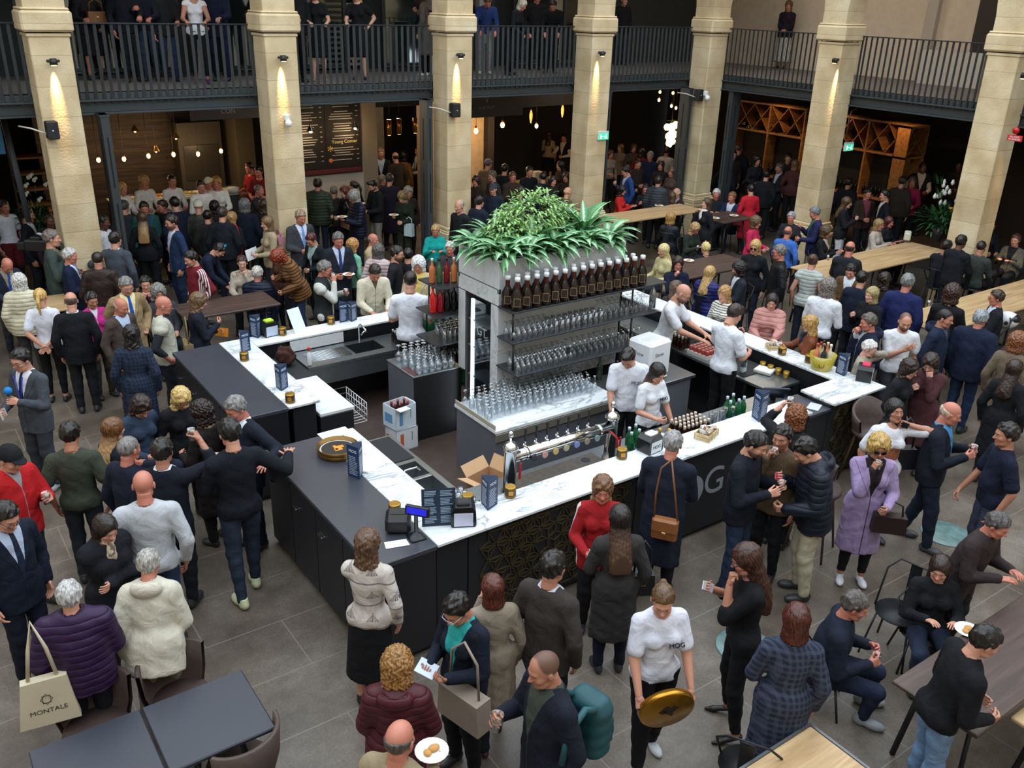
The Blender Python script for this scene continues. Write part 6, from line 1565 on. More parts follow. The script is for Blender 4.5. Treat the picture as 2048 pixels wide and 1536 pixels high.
def tub_chair(p, rz, label, seat=.45, stool=False, m=None, group=None):
 t = thing('bar_stool' if stool else 'tub_chair', label, 'stool' if stool else 'chair', (p[0], p[1], 0), rz, group); m = m or M_tub
 b = MB(); n = 15; V = []; F = []; ar = 115 if stool else 72
 for i in range(n+1):
  a = math.radians(-ar+2*ar*i/n); r = .235 if stool else .26; hh = .36-(.18 if stool else .02)*abs(i/n-.5)*2
  for (rr, z) in ((r-.02, seat-.03), (r+.02, seat+.12), (r+.035, seat+hh), (r+.005, seat+hh), (r-.01, seat+.12), (r-.05, seat+.0)):
   V.append((rr*math.sin(a), -rr*math.cos(a), z))
 for i in range(n):
  for j in range(5): o = i*6+j; F.append((o, o+6, o+7, o+1))
 b.add(V, F, 0, True); b.build('backrest', m, t)
 MB().lathe([(.0, seat-.06), (.21, seat-.05), (.235, seat-.02), (.225, seat+.02), (.0, seat+.03)], n=24).build('seat', m, t)
 for sx in (-1, 1):
  for sy in (-1, 1): MB().cyl((sx*.21, sy*.21, 0), (sx*.12, sy*.12, seat-.05), .012, .016, 8).build('leg', mat('5a3c2a', .5) if stool else M_leg, t)
 if stool: MB().tube([(.175, .175, .30), (-.175, .175, .30), (-.175, -.175, .30), (.175, -.175, .30)], .008, 6, closed=True).build('footrest', M_leg, t)
 return t
def wire_chair(p, rz, label, seat=.45, group=None):
 t = thing('metal_chair', label, 'chair', (p[0], p[1], 0), rz, group); k = .20
 MB().tube([(-k, .05, seat), (-k-.02, -.14, seat+.30), (-.14, -.2, seat+.40), (.14, -.2, seat+.40), (k+.02, -.14, seat+.30), (k, .05, seat)], .009, 6).build('back_hoop', M_leg, t)
 MB().box((-.05, -.215, seat), (.05, -.205, seat+.40), .003).build('back_splat', M_leg, t)
 MB().lathe([(0, seat-.015), (.20, seat-.012), (.205, seat), (0, seat+.004)], n=20).build('seat', M_leg, t)
 for sx in (-1, 1):
  for sy in (-1, 1): MB().cyl((sx*.20, sy*.20, 0), (sx*.14, sy*.14, seat-.01), .010, n=6).build('leg', M_leg, t)
 return t
tub_chair(P(365, 1400, .45), math.radians(195), 'brown quilted tub chair behind the right half of the slate tables')
tub_chair(P(190, 1450, .45)-Vector((0, .05, 0)), math.radians(170), 'brown quilted tub chair under the white-haired person with tote bag')
tub_chair(P(480, 1530, .45), math.radians(20), 'dark tub chair at the bottom edge by the slate table')
tub_chair(P(1638, 975, .76), math.radians(200), 'brown shell bar stool with wooden legs behind the puffer-jacket man', .76, True)
tub_chair(P(1745, 860, .78), math.radians(150), 'brown shell bar stool behind the woman on the phone in white', .76, True)
wire_chair(P(1500, 1500, .6), math.radians(-60), 'black hoop-backed metal chair in front of the woman in heels')
wire_chair(P(1800, 1215, .5), math.radians(100), 'black metal chair left of the seated long-haired woman in black')
# ---------------- the crowd ----------------
HADJ = {8: -0.02, 9: 0.01, 18: 0.01, 26: -0.09, 29: -0.03, 41: 0.01, 51: -0.05, 52: 0.04, 55: 0.01, 56: -0.12, 57: 0.03, 61: -0.06, 73: -0.02, 74: 0.02, 110: -0.01, 118: -0.04, 120: 0.01, 124: -0.02, 125: -0.06, 132: -0.16, 133: 0.01, 136: -0.1, 139: -0.02, 141: 0.12, 142: 0.1, 143: -0.04, 144: 0.01, 146: -0.02, 150: -0.06, 154: -0.01, 158: 0.09, 162: -0.04, 164: 0.24, 173: -0.07, 174: 0.02, 188: -0.07, 189: 0.06, 195: 0.01, 196: -0.01, 197: -0.13, 218: 0.01, 223: -0.02, 224: -0.01}   # small corrections of body height that keep neighbours apart
CK = {'plain', 'knit', 'leather', 'puffer', 'stripes', 'bands', 'vstripes', 'plaid', 'open', 'vest', 'zip', 'bows', 'floral', 'sidestripe', 'threestripe', 'gold'}
def _cl(a):
 return tuple(a) if a[0] in CK else ('plain', *a)
def p(px, py, H, F, sex, top, bot, hair, sk, pose, label, **k):
 tt = top.split(':'); k.setdefault('group', None)
 b = None
 if bot:
  bb = bot.split(':')
  ln = None
  if bb[0] == 'skirt': ln = float(bb[1]); bb = [bb[0]]+bb[2:]
  b = (bb[0], _cl(bb[1:])) + ((ln,) if ln else ())
 hh = hair.split(':')
 if 'at' not in k and 'zf' not in k and P(px, py, H).x > 19.1: k['zf'] = .221
 dz = HADJ.get(len(PEOPLE), 0.)
 if k.get('seat'):
  if H < 1.6: Hn = 1.64 if sex == 'f' else 1.74; k['seat'] += .79*(H-Hn)/1.72; H = Hn
  k['seat'] += dz
 else: H += dz
 if k.get('at') is None and k.get('seat') is None:
  for _ in range(14):      # nobody stands inside a pillar: a little taller means a little nearer
   q = P(px, py, H+k.get('zf', 0.));
   if any(abs(q.x-cx) < .56 and abs(q.y-cy) < .56 for cx, cy in PILLARS) and q.z < 1.98: H *= 1.01
   else: break
 return person(px, py, H, F, sex, (tt[0], _cl(tt[1:])), b, hh, sk, pose, label, **k)
def cup(h, label, col='d8c890', r=.038, ht=.11, fill=.6):
 g, z, x = h; up = Vector((0, 0, 1)); t = thing('plastic_cup', label, 'cup', g-up*ht*.5)
 MB().lathe([(0, .002), (r*.78, 0), (r, ht), (r*.97, ht), (r*.75, .004)], n=16, cap=False).build('cup', glass_mat((.92, .95, .97), .45, .05, 'cup'), t)
 if fill: MB().lathe([(0, .005), (r*.74, .005), (r*(.76+.2*fill), ht*fill), (0, ht*fill)], n=16, cap=False).build('drink', mat(col, .2), t)
 return t
def plate(h, label, food=True):
 g, z, x = h; t = thing('paper_plate', label, 'plate', g+Vector((0, 0, .02)))
 MB().lathe([(0, 0), (.06, 0), (.10, .014), (.105, .016), (.10, .018), (.06, .004), (0, .004)], n=20, cap=False).build('plate', mat('e6e4de', .6), t)
 if food: MB().ball((.02, .01, .015), (.04, .03, .015)).ball((-.03, .0, .014), (.025, .03, .012)).build('food', mat('c08a4a', .7), t)
def phone(h, label, col='1a1a1e'):
 g, z, x = h; M_ = frameM(g, z, x.cross(z)); o = MB().box((-.07, -.035, -.005), (.07, .035, .005), .004).build('phone', mat(col, .3)); o.matrix_world = M_; return tag(o, label, 'phone')
def paper(h, label, col='e4e4e4', w=.09, l=.13, name='paper'):
 g, z, x = h; M_ = frameM(g, z, x.cross(z)); o = MB().box((-l/2, -w/2, -.002), (l/2, w/2, .002)).build(name, mat(col, .7)); o.matrix_world = M_; return tag(o, label, name.replace('_', ' '))
def handbag(pos, rz, label, col, sz=(.16, .06, .20), strap=.35, name='handbag', m=None):
 t = thing(name, label, 'bag', pos, rz); w, d, h_ = sz; m = m or mat(col, .5, noise=.05)
 MB().prism([(-w, 0), (w, 0), (w*.92, h_*1.0), (-w*.92, h_*1.0)], -d, d, 0, Matrix.Rotation(math.pi/2, 4, 'X')).build('body', m, t)
 MB().tube([(-w*.7, 0, h_), (-w*.6, 0, h_+strap*.7), (0, 0, h_+strap), (w*.6, 0, h_+strap*.7), (w*.7, 0, h_)], .010, 6).build('strap', m, t)
 MB().box((-.02, -d-.006, h_*.5), (.02, -d, h_*.62), .003).build('clasp', mat('c8a860', .3, .8), t); return t
NV, BK, DN, GY = '151c2e', '121317', '26344c', '3a3d42'
# --- front left ---
a = p(33, 700, 1.76, -50, 'm', 'blazer:open:43474e:d8dce4:20284a', 'trousers:34373e', 'short:1d1a18', 'l', 'hold,cup', 'person in grey suit with lanyard holding a blue microphone at the left edge', glasses='G181818', shoes='8a8c90', hp=15)
g = a['hand'][1]; t = thing('microphone', 'blue foam-headed microphone held by the man in the grey suit', 'microphone', g[0]); MB().cyl((0, 0, -.08), (0, 0, .08), .014).build('handle', M_black, t); MB().ball((0, 0, .12), .045).build('foam_head', mat('1a78c0', .9), t)
paper(a['hand'][0], 'white notes held by the man in the grey suit');
lan = MB().tube([a['torso']((-.06, .12, .48)), a['torso']((0, .145, .18)), a['torso']((.06, .12, .48))], .008, 6).build('lanyard', mat('2a3aa0', .6)); tag(lan, 'blue lanyard with yellow badge on the grey-suited man', 'lanyard')
p(137, 843, 1.72, 165, 'm', 'tee:3a4034', 'jeans:23272f', 'curlyshort:18130f'.replace('curlyshort', 'short'), 'm', 'down,down', 'person seen from behind in olive green t-shirt and dark jeans', w=1.08, hp=15)
p(225, 836, 1.64, 115, 'f', 'jacket:1a1d26', 'jeans:15171c', 'long:6a4426:c8a070', 'l', 'down,hold', 'person with long straight brown to blond hair and dark jacket, facing away')
p(288, 800, 1.66, 30, 'f', 'jacket:2e3c50', 'jeans:1c222c', 'wavy:2a1a16', 'l', 'hold,down', 'person in blue denim jacket with dark wavy hair over her face', hp=40)
p(366, 783, 1.64, 25, 'f', 'jacket:15161a', 'jeans:15161a', 'wavybob:c8a868', 'l', 'down,hold', 'person with blond hair looking down, black jacket, beside the slate cabinet', hp=35)
p(398, 803, 1.64, -140, 'f', 'coat:1c1615', 'trousers:1a1a1c', 'curly:241614', 'l', 'cup,hold', 'person in dark brown coat and beige scarf with short dark curls', scarf='9a8468', hp=15)
a = p(462, 797, 1.78, -55, 'm', 'blazer:open:161b28:e0e4ea:c03030', 'trousers:161b26', 'short:7a7876', 'r', 'down,wide', 'grey-haired person in navy suit leaning one hand on the slate cabinet', hp=22, old=1)
a = p(455, 836, 1.90, -165, 'm', 'sweater:10131c', 'jeans:26303f', 'short:14110f', 'l', 'wide,cup', 'tall person in black sweater and blue jeans seen from behind by the slate cabinet', shoes='c4c8a0', stride=.12, hp=15, w=1.04)
cup(a['hand'][1], 'clear plastic cup held by the tall man in the black sweater', fill=0)
a = p(256, 872, 1.76, 130, 'm', 'blazer:161b2c', 'trousers:161b26', 'crop:77726f', 'r', 'ear,down', 'grey-haired person in navy suit pressing a hand to his ear', w=1.08)
a = p(322, 876, 1.76, 160, 'm', 'blazer:open:10141f:d8dce6', 'trousers:14171f', 'short:1a1411', 'm', 'up,down', 'dark-haired person in navy suit with white collar raising a clear cup')
cup(a['hand'][0], 'empty clear cup raised by the man in navy with white collar', fill=0)
p(283, 940, 1.80, 172, 'm', 'sweater:b2b5ba', 'jeans:26344e', 'none:5a4030', 'r', 'down,down', 'bald person in pale grey sweater seen from behind', w=1.14, belly=.02, hp=12)
a = p(22, 895, 1.74, 35, 'm', 'jacket:zip:b01c20:8e9094', 'jeans:20242c', 'cap:16171a:2a2019', 'l', 'down,cup', 'young person in black cap and bright red jacket at the left edge', w=1.1, hp=20)
cup(a['hand'][1], 'clear cup of red drink held by the youth in the red jacket', 'c8706a')
p(14, 1010, 1.76, 30, 'm', 'blazer:open:121a2a:a8b2c8:1c2438', 'trousers:14192a', 'short:17120f', 'l', 'down,down', 'person in navy suit and tie with glasses, half cut by the left edge', glasses='G151515', hp=25, w=1.08)
p(213, 1036, 1.62, 30, 'f', 'puffer:15161c', 'jeans:14151a', 'bob:241914', 'l', 'cross,cross', 'dark-haired person in black jacket and beige scarf with arms folded', scarf='b0a48c,6a5a4a', hp=22)
p(295, 1098, 1.60, 165, 'f', 'parka:c2bcab', 'trousers:8a8070', 'short:9a968f', 'r', 'hold,down', 'white-haired person in cream parka with patterned hood, bending forward', hood=1, lean=14, shoes='8a6a4c', stride=.16, w=1.05)
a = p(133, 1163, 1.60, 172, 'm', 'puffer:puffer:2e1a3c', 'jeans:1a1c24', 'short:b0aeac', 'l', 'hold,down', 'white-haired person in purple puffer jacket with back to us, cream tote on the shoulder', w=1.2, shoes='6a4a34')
t = thing('tote_bag', 'cream canvas tote bag printed MONTALE hanging beside the purple puffer jacket', 'bag', P(104, 1440, .60), math.radians(-8)); mc = mat('c6baa0', .85, noise=.06)
G_ = Matrix.Rotation(math.pi/2, 4, 'X'); MB().prism([(-.20, 0), (.19, -.01), (.15, .38), (-.14, .38)], -.035, .035, 0, G_).build('body', mc, t)
MB().tube([(-.09, 0, .38), (-.05, 0, .62), (.0, .02, .84), (.06, 0, .62), (.09, 0, .38)], .013, 6).build('handle', mc, t)
text_part('lettering', 'MONTALE', .052, frameM(Vector((0, -.0365, .12)), (1, 0, 0), (0, 0, 1)), mat('33302c', .7), t, .0008, True)
MB().tube([(-.025, -.037, .19), (.025, -.037, .19), (.025, -.037, .25), (-.025, -.037, .25)], .0025, 4, closed=True).tube([(0, -.037, .175), (.04, -.037, .22), (0, -.037, .265), (-.04, -.037, .22)], .002, 4, closed=True).build('emblem', mat('33302c', .7), t)
# --- middle left ---
p(139, 583, 1.72, 175, 'm', 'blazer:open:14161b:c8ccd4', 'trousers:1a1b20', 'bald:5a4a40', 'l', 'down,down', 'bald person in black suit seen from behind beside the ponytail woman', hp=12)
p(78, 576, 1.66, 165, 'f', 'tee:d8dae2', 'leggings:121316', 'ponytail:c9a25e', 'l', 'back,back', 'blonde ponytail person in white t-shirt with hands clasped behind her back', w=1.05)
p(36, 548, 1.60, 170, 'f', 'puffer:puffer:cfc8ac', 'trousers:3a3a40', 'curly:c8c4bc', 'p', 'down,down', 'white-haired person in cream quilted coat seen from behind', w=1.1)
p(17, 520, 1.66, 25, 'm', 'jacket:open:232838:8c8878:2a4a9a', 'trousers:2a2c34', 'none:6a5a50', 'r', 'table,table', 'bald person in dark blue and beige jacket leaning at the pale table', lean=14, hp=28, old=1)
p(182, 585, 1.58, 20, 'f', 'jacket:zip:c32e86:d8d4dc', 'jeans:4a4238', 'short:1a1412', 'm', 'down,cross', 'short dark-haired person in bright pink jacket', hp=12)
p(243, 597, 1.68, 40, 'm', 'blazer:open:4a403c:b8c4e0', 'trousers:3c3632', 'bald:9a948c', 'r', 'down,down', 'older balding person in brown jacket before the man in the beige coat', old=1, hp=18)
p(252, 556, 1.76, 20, 'm', 'coat:open:9a8260:e6dcaa:2450a8', 'trousers:2c3346', 'short:76726e', 'l', 'pocket,pocket', 'grey-haired person in beige raincoat, yellow jumper and blue tie', glasses='G8a8a8a', old=1, hp=20)
p(328, 592, 1.76, 85, 'm', 'gilet:open:b2b0a0:22252c', 'trousers:20222a', 'none:8a8078', 'r', 'pocket,down', 'bald person with glasses in pale beige waistcoat over black sleeves', glasses='G181818', w=1.08, old=1, hp=12)
a = p(400, 586, 1.64, 95, 'f', 'jacket:161b28', 'jeans:15171c', 'wavybob:6a5138', 'l', 'phone,hold', 'brown-haired person in navy top holding an orange booklet', hp=18)
paper(a['hand'][1], 'orange booklet held by the woman in navy', 'd88418', .12, .17, 'booklet'); handbag(a['torso']((-.0, -.16, -.15)), a['rz'], 'beige leather handbag on the woman with the orange booklet', '8e7c58')
p(262, 650, 1.66, 165, 'f', 'coat:plaid:1c2434:2c3a50', 'trousers:15171c', 'wavybob:17120f', 'l', 'down,down', 'dark-haired person in navy checked coat seen from behind', w=1.08, hp=15)
p(376, 503, 1.80, -65, 'm', 'jacket:threestripe:6c1c26:d8d4d4', 'jeans:15181f', 'short:18130f', 'l', 'down,pocket', 'dark-haired person in burgundy track jacket with white sleeve stripes', beard='s', hp=18)
p(315, 570, 1.45, 10, 'm', 'blazer:3a3a40', 'trousers:22252c', 'curly:7a7772', 'l', 'table,table', 'grey curly-haired seated person behind the man in the beige coat', seat=.6)
p(289, 553, 1.45, 0, 'f', 'sweater:4a1c3c', 'trousers:22252c', 'short:17120f', 'l', 'face,face', 'seated dark-haired person in plum top resting chin on hands', seat=.62)
p(139, 496, 1.72, 80, 'm', 'blazer:open:14203a:c0c8dc:3a3f58', 'trousers:1a2338', 'short:b8b4b0', 'r', 'hold,down', 'white-haired person in navy suit beside the first pillar', old=1)
p(193, 502, 1.74, 172, 'm', 'jacket:leather:2c211e', 'jeans:22262e', 'thin:2a1f1a', 'm', 'down,down', 'person with thinning dark hair in brown leather jacket seen from behind', w=1.06)
p(229, 463, 1.76, 150, 'm', 'blazer:open:42474f:c8ccd4', 'trousers:33373f', 'short:1c1512', 'l', 'down,wide', 'person in grey suit seen from behind reaching an arm to the right')
a = p(101, 459, 1.76, 85, 'm', 'jacket:open:3a4642:6a6048', 'trousers:2c2f34', 'short:6a5f58', 'l', 'shoulder,hold', 'camera operator in green-grey jacket shouldering a video camera', hp=5)
c_ = P(78, 492, 1.62); t = thing('video_camera', 'black shoulder video camera held by the operator by the first pillar', 'camera', c_, math.radians(-35))
MB().box((-.20, -.07, -.08), (.16, .07, .10), .02).box((-.10, -.05, .10), (.06, .05, .15), .01).box((-.32, -.06, -.06), (-.20, .06, .06), .01).build('camera_body', M_black, t); MB().cyl((.16, 0, .0), (.36, 0, .0), .05, .06, 16).build('lens', mat('0c0c0e', .2), t); MB().box((-.05, -.03, .18), (.12, .03, .21), .01, 0, Matrix.Rotation(.3, 4, 'Y')).build('handle', mat('8a8c90', .4), t)
p(54, 416, 1.76, 75, 'm', 'blazer:open:10151f:b8c4dc', 'trousers:15181f', 'short:1a1512', 'm', 'down,down', 'dark-haired person in navy suit behind the camera operator')
p(6, 400, 1.76, 35, 'm', 'tee:d4d6de', 'trousers:15161a', 'short:2a1f19', 'm', 'down,down', 'waiter in white t-shirt and burgundy apron at the far left edge', ap='5a1822')
p(98, 428, 1.70, 10, 'm', 'jacket:241a20', 'trousers:1a1a1e', 'crop:2a1f1c', 'd', 'down,down', 'dark-faced person standing in shade left of the first pillar')
p(206, 430, 1.74, 60, 'm', 'shirt:dcdee4', 'trousers:22242a', 'short:1a1512', 'd', 'down,down', 'person in white shirt between the first pillar and the steel post')
p(247, 400, 1.72, 160, 'm', 'blazer:2c2f34', 'trousers:22242a', 'short:4a4643', 'l', 'down,down', 'grey-haired person in dark jacket just right of the first steel post')
p(287, 404, 1.72, 5, 'm', 'jacket:open:24504e:2a3a60', 'jeans:22262e', 'short:2a1c16', 'r', 'down,hold', 'person with red glasses and teal jacket facing the camera', glasses='Ga02020', hp=15)
p(283, 423, 1.68, 172, 'f', 'jacket:15161c', 'trousers:15161a', 'verylong:4a3424:b08a5a', 'l', 'down,down', 'person with very long brown to blond hair seen from behind')
p(340, 430, 1.80, -70, 'm', 'blazer:open:20304e:c8ccd8', 'trousers:1c2a44', 'short:2a1d17', 'l', 'down,down', 'bearded person with glasses in bright navy-blue suit', glasses='G3a2a20', beard='b')
p(347, 393, 1.78, -160, 'm', 'blazer:open:121a2c:d8dce4', 'trousers:15192a', 'short:17120f', 'l', 'down,down', 'dark-haired person in navy suit with white collar facing the white-shirt counter')
p(322, 400, 1.68, -60, 'm', 'jacket:1a1a1e', 'trousers:1a1a1e', 'short:2a1d17', 'r', 'down,down', 'person in black with flushed face behind the bearded man')
p(396, 400, 1.70, 170, 'm', 'jacket:leather:33342f', 'jeans:22242a', 'beanie:cdc8b4', 'l', 'down,down', 'person in cream knitted hat and dark grey coat seen from behind', w=1.05)
p(444, 413, 1.80, 160, 'm', 'jacket:sidestripe:14181f:b82a34', 'trousers:16181e', 'short:3a2c24', 'l', 'down,down', 'tall person in black track jacket with red sleeve stripe seen from behind', w=1.06)
p(463, 424, 1.62, 150, 'f', 'jacket:1c1c22', 'jeans:15171c', 'wavybob:a8824e', 'l', 'down,down', 'blond person tucked behind the tall man in the track jacket')
p(489, 398, 1.72, 165, 'm', 'jacket:131a2a', 'trousers:1a1c22', 'curly:6a6c6c', 'l', 'down,plate', 'curly grey-haired person in navy coat facing the counter')
p(428, 402, 1.60, 175, 'f', 'jacket:231c1c', 'trousers:1a1a1e', 'curly:1c1411', 'l', 'down,down', 'person with dark curls in the crowd before the white-shirt counter')
p(414, 420, 1.62, 170, 'm', 'jacket:20201f', 'trousers:1a1a1e', 'short:17120f', 'l', 'down,down', 'dark-haired person squeezed between cream hat and track jacket')
a = p(448, 490, 1.66, 70, 'm', 'sweater:141c30', 'trousers:1a1c22', 'short:17110e', 'l', 'reach,reach', 'person in navy sweater with blue sunglasses on head bending over the table', lean=38, hp=10)
o = MB().ball((-.03, 0, 0), (.028, .008, .018)).ball((.03, 0, 0), (.028, .008, .018)).build('blue_sunglasses', mat('1aa0d8', .15)); o.matrix_world = a['W'] @ Matrix.Translation((a['root'].matrix_world.inverted() @ a['hc']) if 0 else (Matrix(a['W']).inverted() @ a['hc'])+Vector((0, .105, .075))); tag(o, 'bright blue mirrored sunglasses on the head of the bending man', 'sunglasses')
p(483, 512, 1.42, 0, 'f', 'jacket:floral:b4a896:8a7a6a', 'trousers:2a2c34', 'short:3a241a', 'p', 'table,face', 'person in pale patterned jacket seated at the dark table, hand at mouth', seat=.62)
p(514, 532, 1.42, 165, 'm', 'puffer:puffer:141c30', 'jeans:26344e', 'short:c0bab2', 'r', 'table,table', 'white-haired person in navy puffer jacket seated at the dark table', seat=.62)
p(545, 507, 1.66, -70, 'f', 'puffer:bands:7a5430:3a2618', 'jeans:26344e', 'curly:7c2c14', 'l', 'phone,hold', 'red-haired person in brown and black striped puffer jacket bending forward', lean=22, hp=30)
p(518, 369, 1.72, 60, 'm', 'jacket:2c2a2c', 'trousers:22242a', 'crop:6a625c', 'r', 'face,down', 'short grey-haired person with hand at mouth left of the second pillar')
p(527, 398, 1.64, 160, 'f', 'jacket:2c2828', 'trousers:1a1a1e', 'wavybob:3c2a1e', 'l', 'down,down', 'brown-haired person in dark top just left of the second pillar')
a = p(532, 433, 1.64, -70, 'f', 'jacket:a08e72', 'jeans:2a2c34', 'bob:6c5034', 'p', 'hold,hold', 'brown bobbed person in beige jacket with a pink backpack')
paper(a['hand'][0], 'white paper parcel held by the woman in beige', 'e6e6ea', .2, .26)
handbag(a['torso']((0, -.17, .12)), a['rz'], 'pink backpack worn by the woman in the beige jacket', 'b07a80', (.12, .06, .28), .12, 'backpack')
p(559, 492, 1.62, -40, 'f', 'jacket:4a3022', 'jeans:22242a', 'bob:5c3c24', 'l', 'down,down', 'brown-haired person behind the red-haired woman')
a = p(602, 421, 1.80, 25, 'm', 'blazer:open:3a3d42:c6ccdc:6a90c8', 'trousers:34373c', 'short:8a7460', 'r', 'hold,down', 'person in grey suit and pale blue tie standing before the second pillar', old=1, hp=18, w=1.06)
a = p(617, 469, 1.62, -45, 'f', 'jacket:open:14181e:8aa4a0', 'trousers:15171c', 'short:4c1a1c', 'l', 'hold,hold', 'person with dark red hair and glasses eating, dark open jacket', glasses='G201818', hp=30)
a = p(652, 522, 1.76, 75, 'm', 'gilet:vest:24282a:3a3f3c:c8c8c0', 'trousers:22242a', 'short:6c6864', 'r', 'drink,cup', 'grey-haired person with white sleeve cuffs drinking at the back of the bar', glasses='G181818', beard='s', hp=14, old=1)
cup(a['hand'][0], 'cup of dark cola raised by the man at the back of the bar', '3a1c16'); cup(a['hand'][1], 'clear cup held low by the man at the back of the bar', 'b8b09a', fill=.2)
a = p(677, 466, 1.78, 15, 'm', 'coat:open:1e242e:b8c2d8:2a3a6a', 'trousers:1a1c24', 'short:5e5a56', 'r', 'hold,hold', 'grey-haired person in dark raincoat and blue tie eating', old=1, hp=18)
plate(a['hand'][1], 'small white paper plate held by the man in the dark raincoat')
p(706, 478, 1.62, 130, 'f', 'jacket:7ab89a', 'trousers:3a3a40', 'curly:b08048', 'l', 'down,hold', 'blond person in mint green jacket behind the man in the dark raincoat')
p(747, 467, 1.60, 65, 'm', 'jacket:b09a78', 'trousers:3a3a40', 'bald:7a746c', 'r', 'table,hold', 'balding person in beige jacket seated left of the pink puffer', seat=.62)
p(757, 489, 1.60, 160, 'f', 'puffer:puffer:c2acac', 'trousers:3a3a40', 'curly:56524f', 'l', 'down,down', 'grey curly-haired person in pale pink quilted jacket from behind')
p(795, 492, 1.74, 75, 'm', 'sweater:1e1e22', 'trousers:1a1c22', 'short:1d1613', 'l', 'down,down', 'bearded person with glasses in black sweater at the back of the bar', glasses='G181818', beard='b')
p(816, 496, 1.62, 172, 'm', 'jacket:16181e', 'trousers:15161a', 'short:14100e', 'l', 'down,down', 'dark-haired person in black sports jacket behind the back bartender')
p(752, 534, 1.76, 15, 'm', 'sweater:zip:d2c9b2:5a4a40', 'trousers:2a2c34', 'short:241a16', 'r', 'table,table', 'dark-haired person in cream cardigan leaning on the back marble', hp=30, w=1.06, lean=8)
p(836, 515, 1.70, -10, 'm', 'jacket:open:b8a888:d0b860', 'trousers:3a3a40', 'curly:d4d2ce', 'r', 'table,table', 'white-haired smiling person in beige jacket and yellow shirt', hp=15, old=1)
p(821, 541, 1.92, 172, 'm', 'tee:dcdfe8', 'trousers:101114', 'crop:221813', 'l', 'hold,hold', 'bartender in white t-shirt at the back of the bar, back to us', zf=.10, w=1.04, hp=12)
p(871, 451, 1.38, 5, 'f', 'jacket:159a92', 'trousers:3a3a40', 'short:b08c5a', 'r', 'tables,tables', 'short blond person in turquoise jacket seated left of the planter tower', seat=.6, hp=20)
p(900, 484, 1.45, -10, 'm', 'jacket:3a3a40', 'trousers:3a3a40', 'short:c8c4c0', 'r', 'tables,tables', 'white-haired person behind the spirit bottles', seat=.6)
p(918, 399, 1.78, -45, 'm', 'sweater:17181b', 'trousers:1a1c24', 'thin:9a948e', 'l', 'down,down', 'grey-haired person in black sweater standing before the third pillar')
p(635, 356, 1.80, 168, 'm', 'puffer:puffer:2c3528', 'jeans:1c2634', 'short:1c1a17', 'm', 'down,down', 'person in olive quilted jacket seen from behind under the menu board', w=1.12)
p(668, 372, 1.62, 160, 'm', 'jacket:2c2a24', 'trousers:22242a', 'short:6a6658', 'l', 'down,down', 'grey-haired person beside the olive quilted jacket')
a = p(688, 372, 1.64, -60, 'f', 'jacket:leather:17161a', 'jeans:15161a', 'wavybob:5c2618', 'p', 'hold,hold', 'person with auburn hair and black leather jacket under the menu board')
handbag(a['torso']((-.12, .08, -.12)), a['rz'], 'tan shoulder bag of the auburn-haired woman', '9a7a58')
p(706, 361, 1.70, -120, 'f', 'jacket:22201f', 'jeans:15161a', 'ponytail:1a1310', 'l', 'down,down', 'person with dark ponytail just below the menu board')
a = p(703, 382, 1.76, -65, 'm', 'puffer:puffer:10162a', 'trousers:15192a', 'curly:87847c', 'r', 'plate,plate', 'grey curly-haired person in glossy navy puffer eating from a plate', hp=22, w=1.05)
plate(a['hand'][1], 'white paper plate of the man in the glossy navy puffer')
a = p(740, 361, 1.76, -60, 'm', 'jacket:16191c', 'trousers:8a8578', 'quiff:14100e', 'l', 'plate,hold', 'bearded dark-haired person in black sweater holding up a plate', beard='b', hp=28)
plate(a['hand'][0], 'white paper plate of the bearded man in black')
p(761, 296, 1.82, 0, 'm', 'blazer:open:141a26:b0c4e0', 'trousers:1a1c24', 'short:8a735c', 'l', 'down,down', 'person in dark suit and open pale blue shirt standing right of the menu board')
p(765, 350, 1.64, 40, 'f', 'jacket:4a3c2c', 'trousers:1a1a1e', 'bob:6a6250', 'l', 'down,down', 'grey-brown haired person behind the dark purple coat')
p(779, 347, 1.74, 168, 'm', 'coat:1f1a28', 'trousers:17171c', 'short:2c3134', 'l', 'down,down', 'person in long dark purple coat seen from behind')
a = p(801, 385, 1.66, -35, 'f', 'jacket:20251a', 'trousers:2c3122', 'wavybob:7a6440', 'p', 'plate,hold', 'blond-haired person in olive green jacket eating from a small plate', glasses='G202020', hp=32)
plate(a['hand'][0], 'small white plate of the woman in olive green')
handbag(a['torso']((-.22, .16, -.18)), a['rz'], 'white and mint shopping bag hanging from the arm of the woman in olive', 'b8ccd0', (.10, .05, .26), .14, 'shopping_bag')
p(817, 374, 1.60, 20, 'f', 'jacket:2a2420', 'trousers:1a1a1e', 'curly:8c887c', 'l', 'down,down', 'grey-haired person behind the woman in olive green')
p(790, 304, 1.74, -150, 'm', 'jacket:2a2420', 'trousers:1a1a1e', 'bald:2a201a', 'l', 'down,down', 'balding person at the kitchen hatch')
p(809, 303, 1.66, 150, 'f', 'jacket:7a4e20', 'trousers:1a1a1e', 'curly:17110e', 'l', 'down,down', 'person with dark curls in ochre jacket at the kitchen hatch')
p(836, 292, 1.74, -60, 'm', 'gilet:open:14151a:d8d4cc', 'trousers:14151a', 'short:17110e', 'l', 'hold,hold', 'waiter in black waistcoat and white shirt at the kitchen hatch')
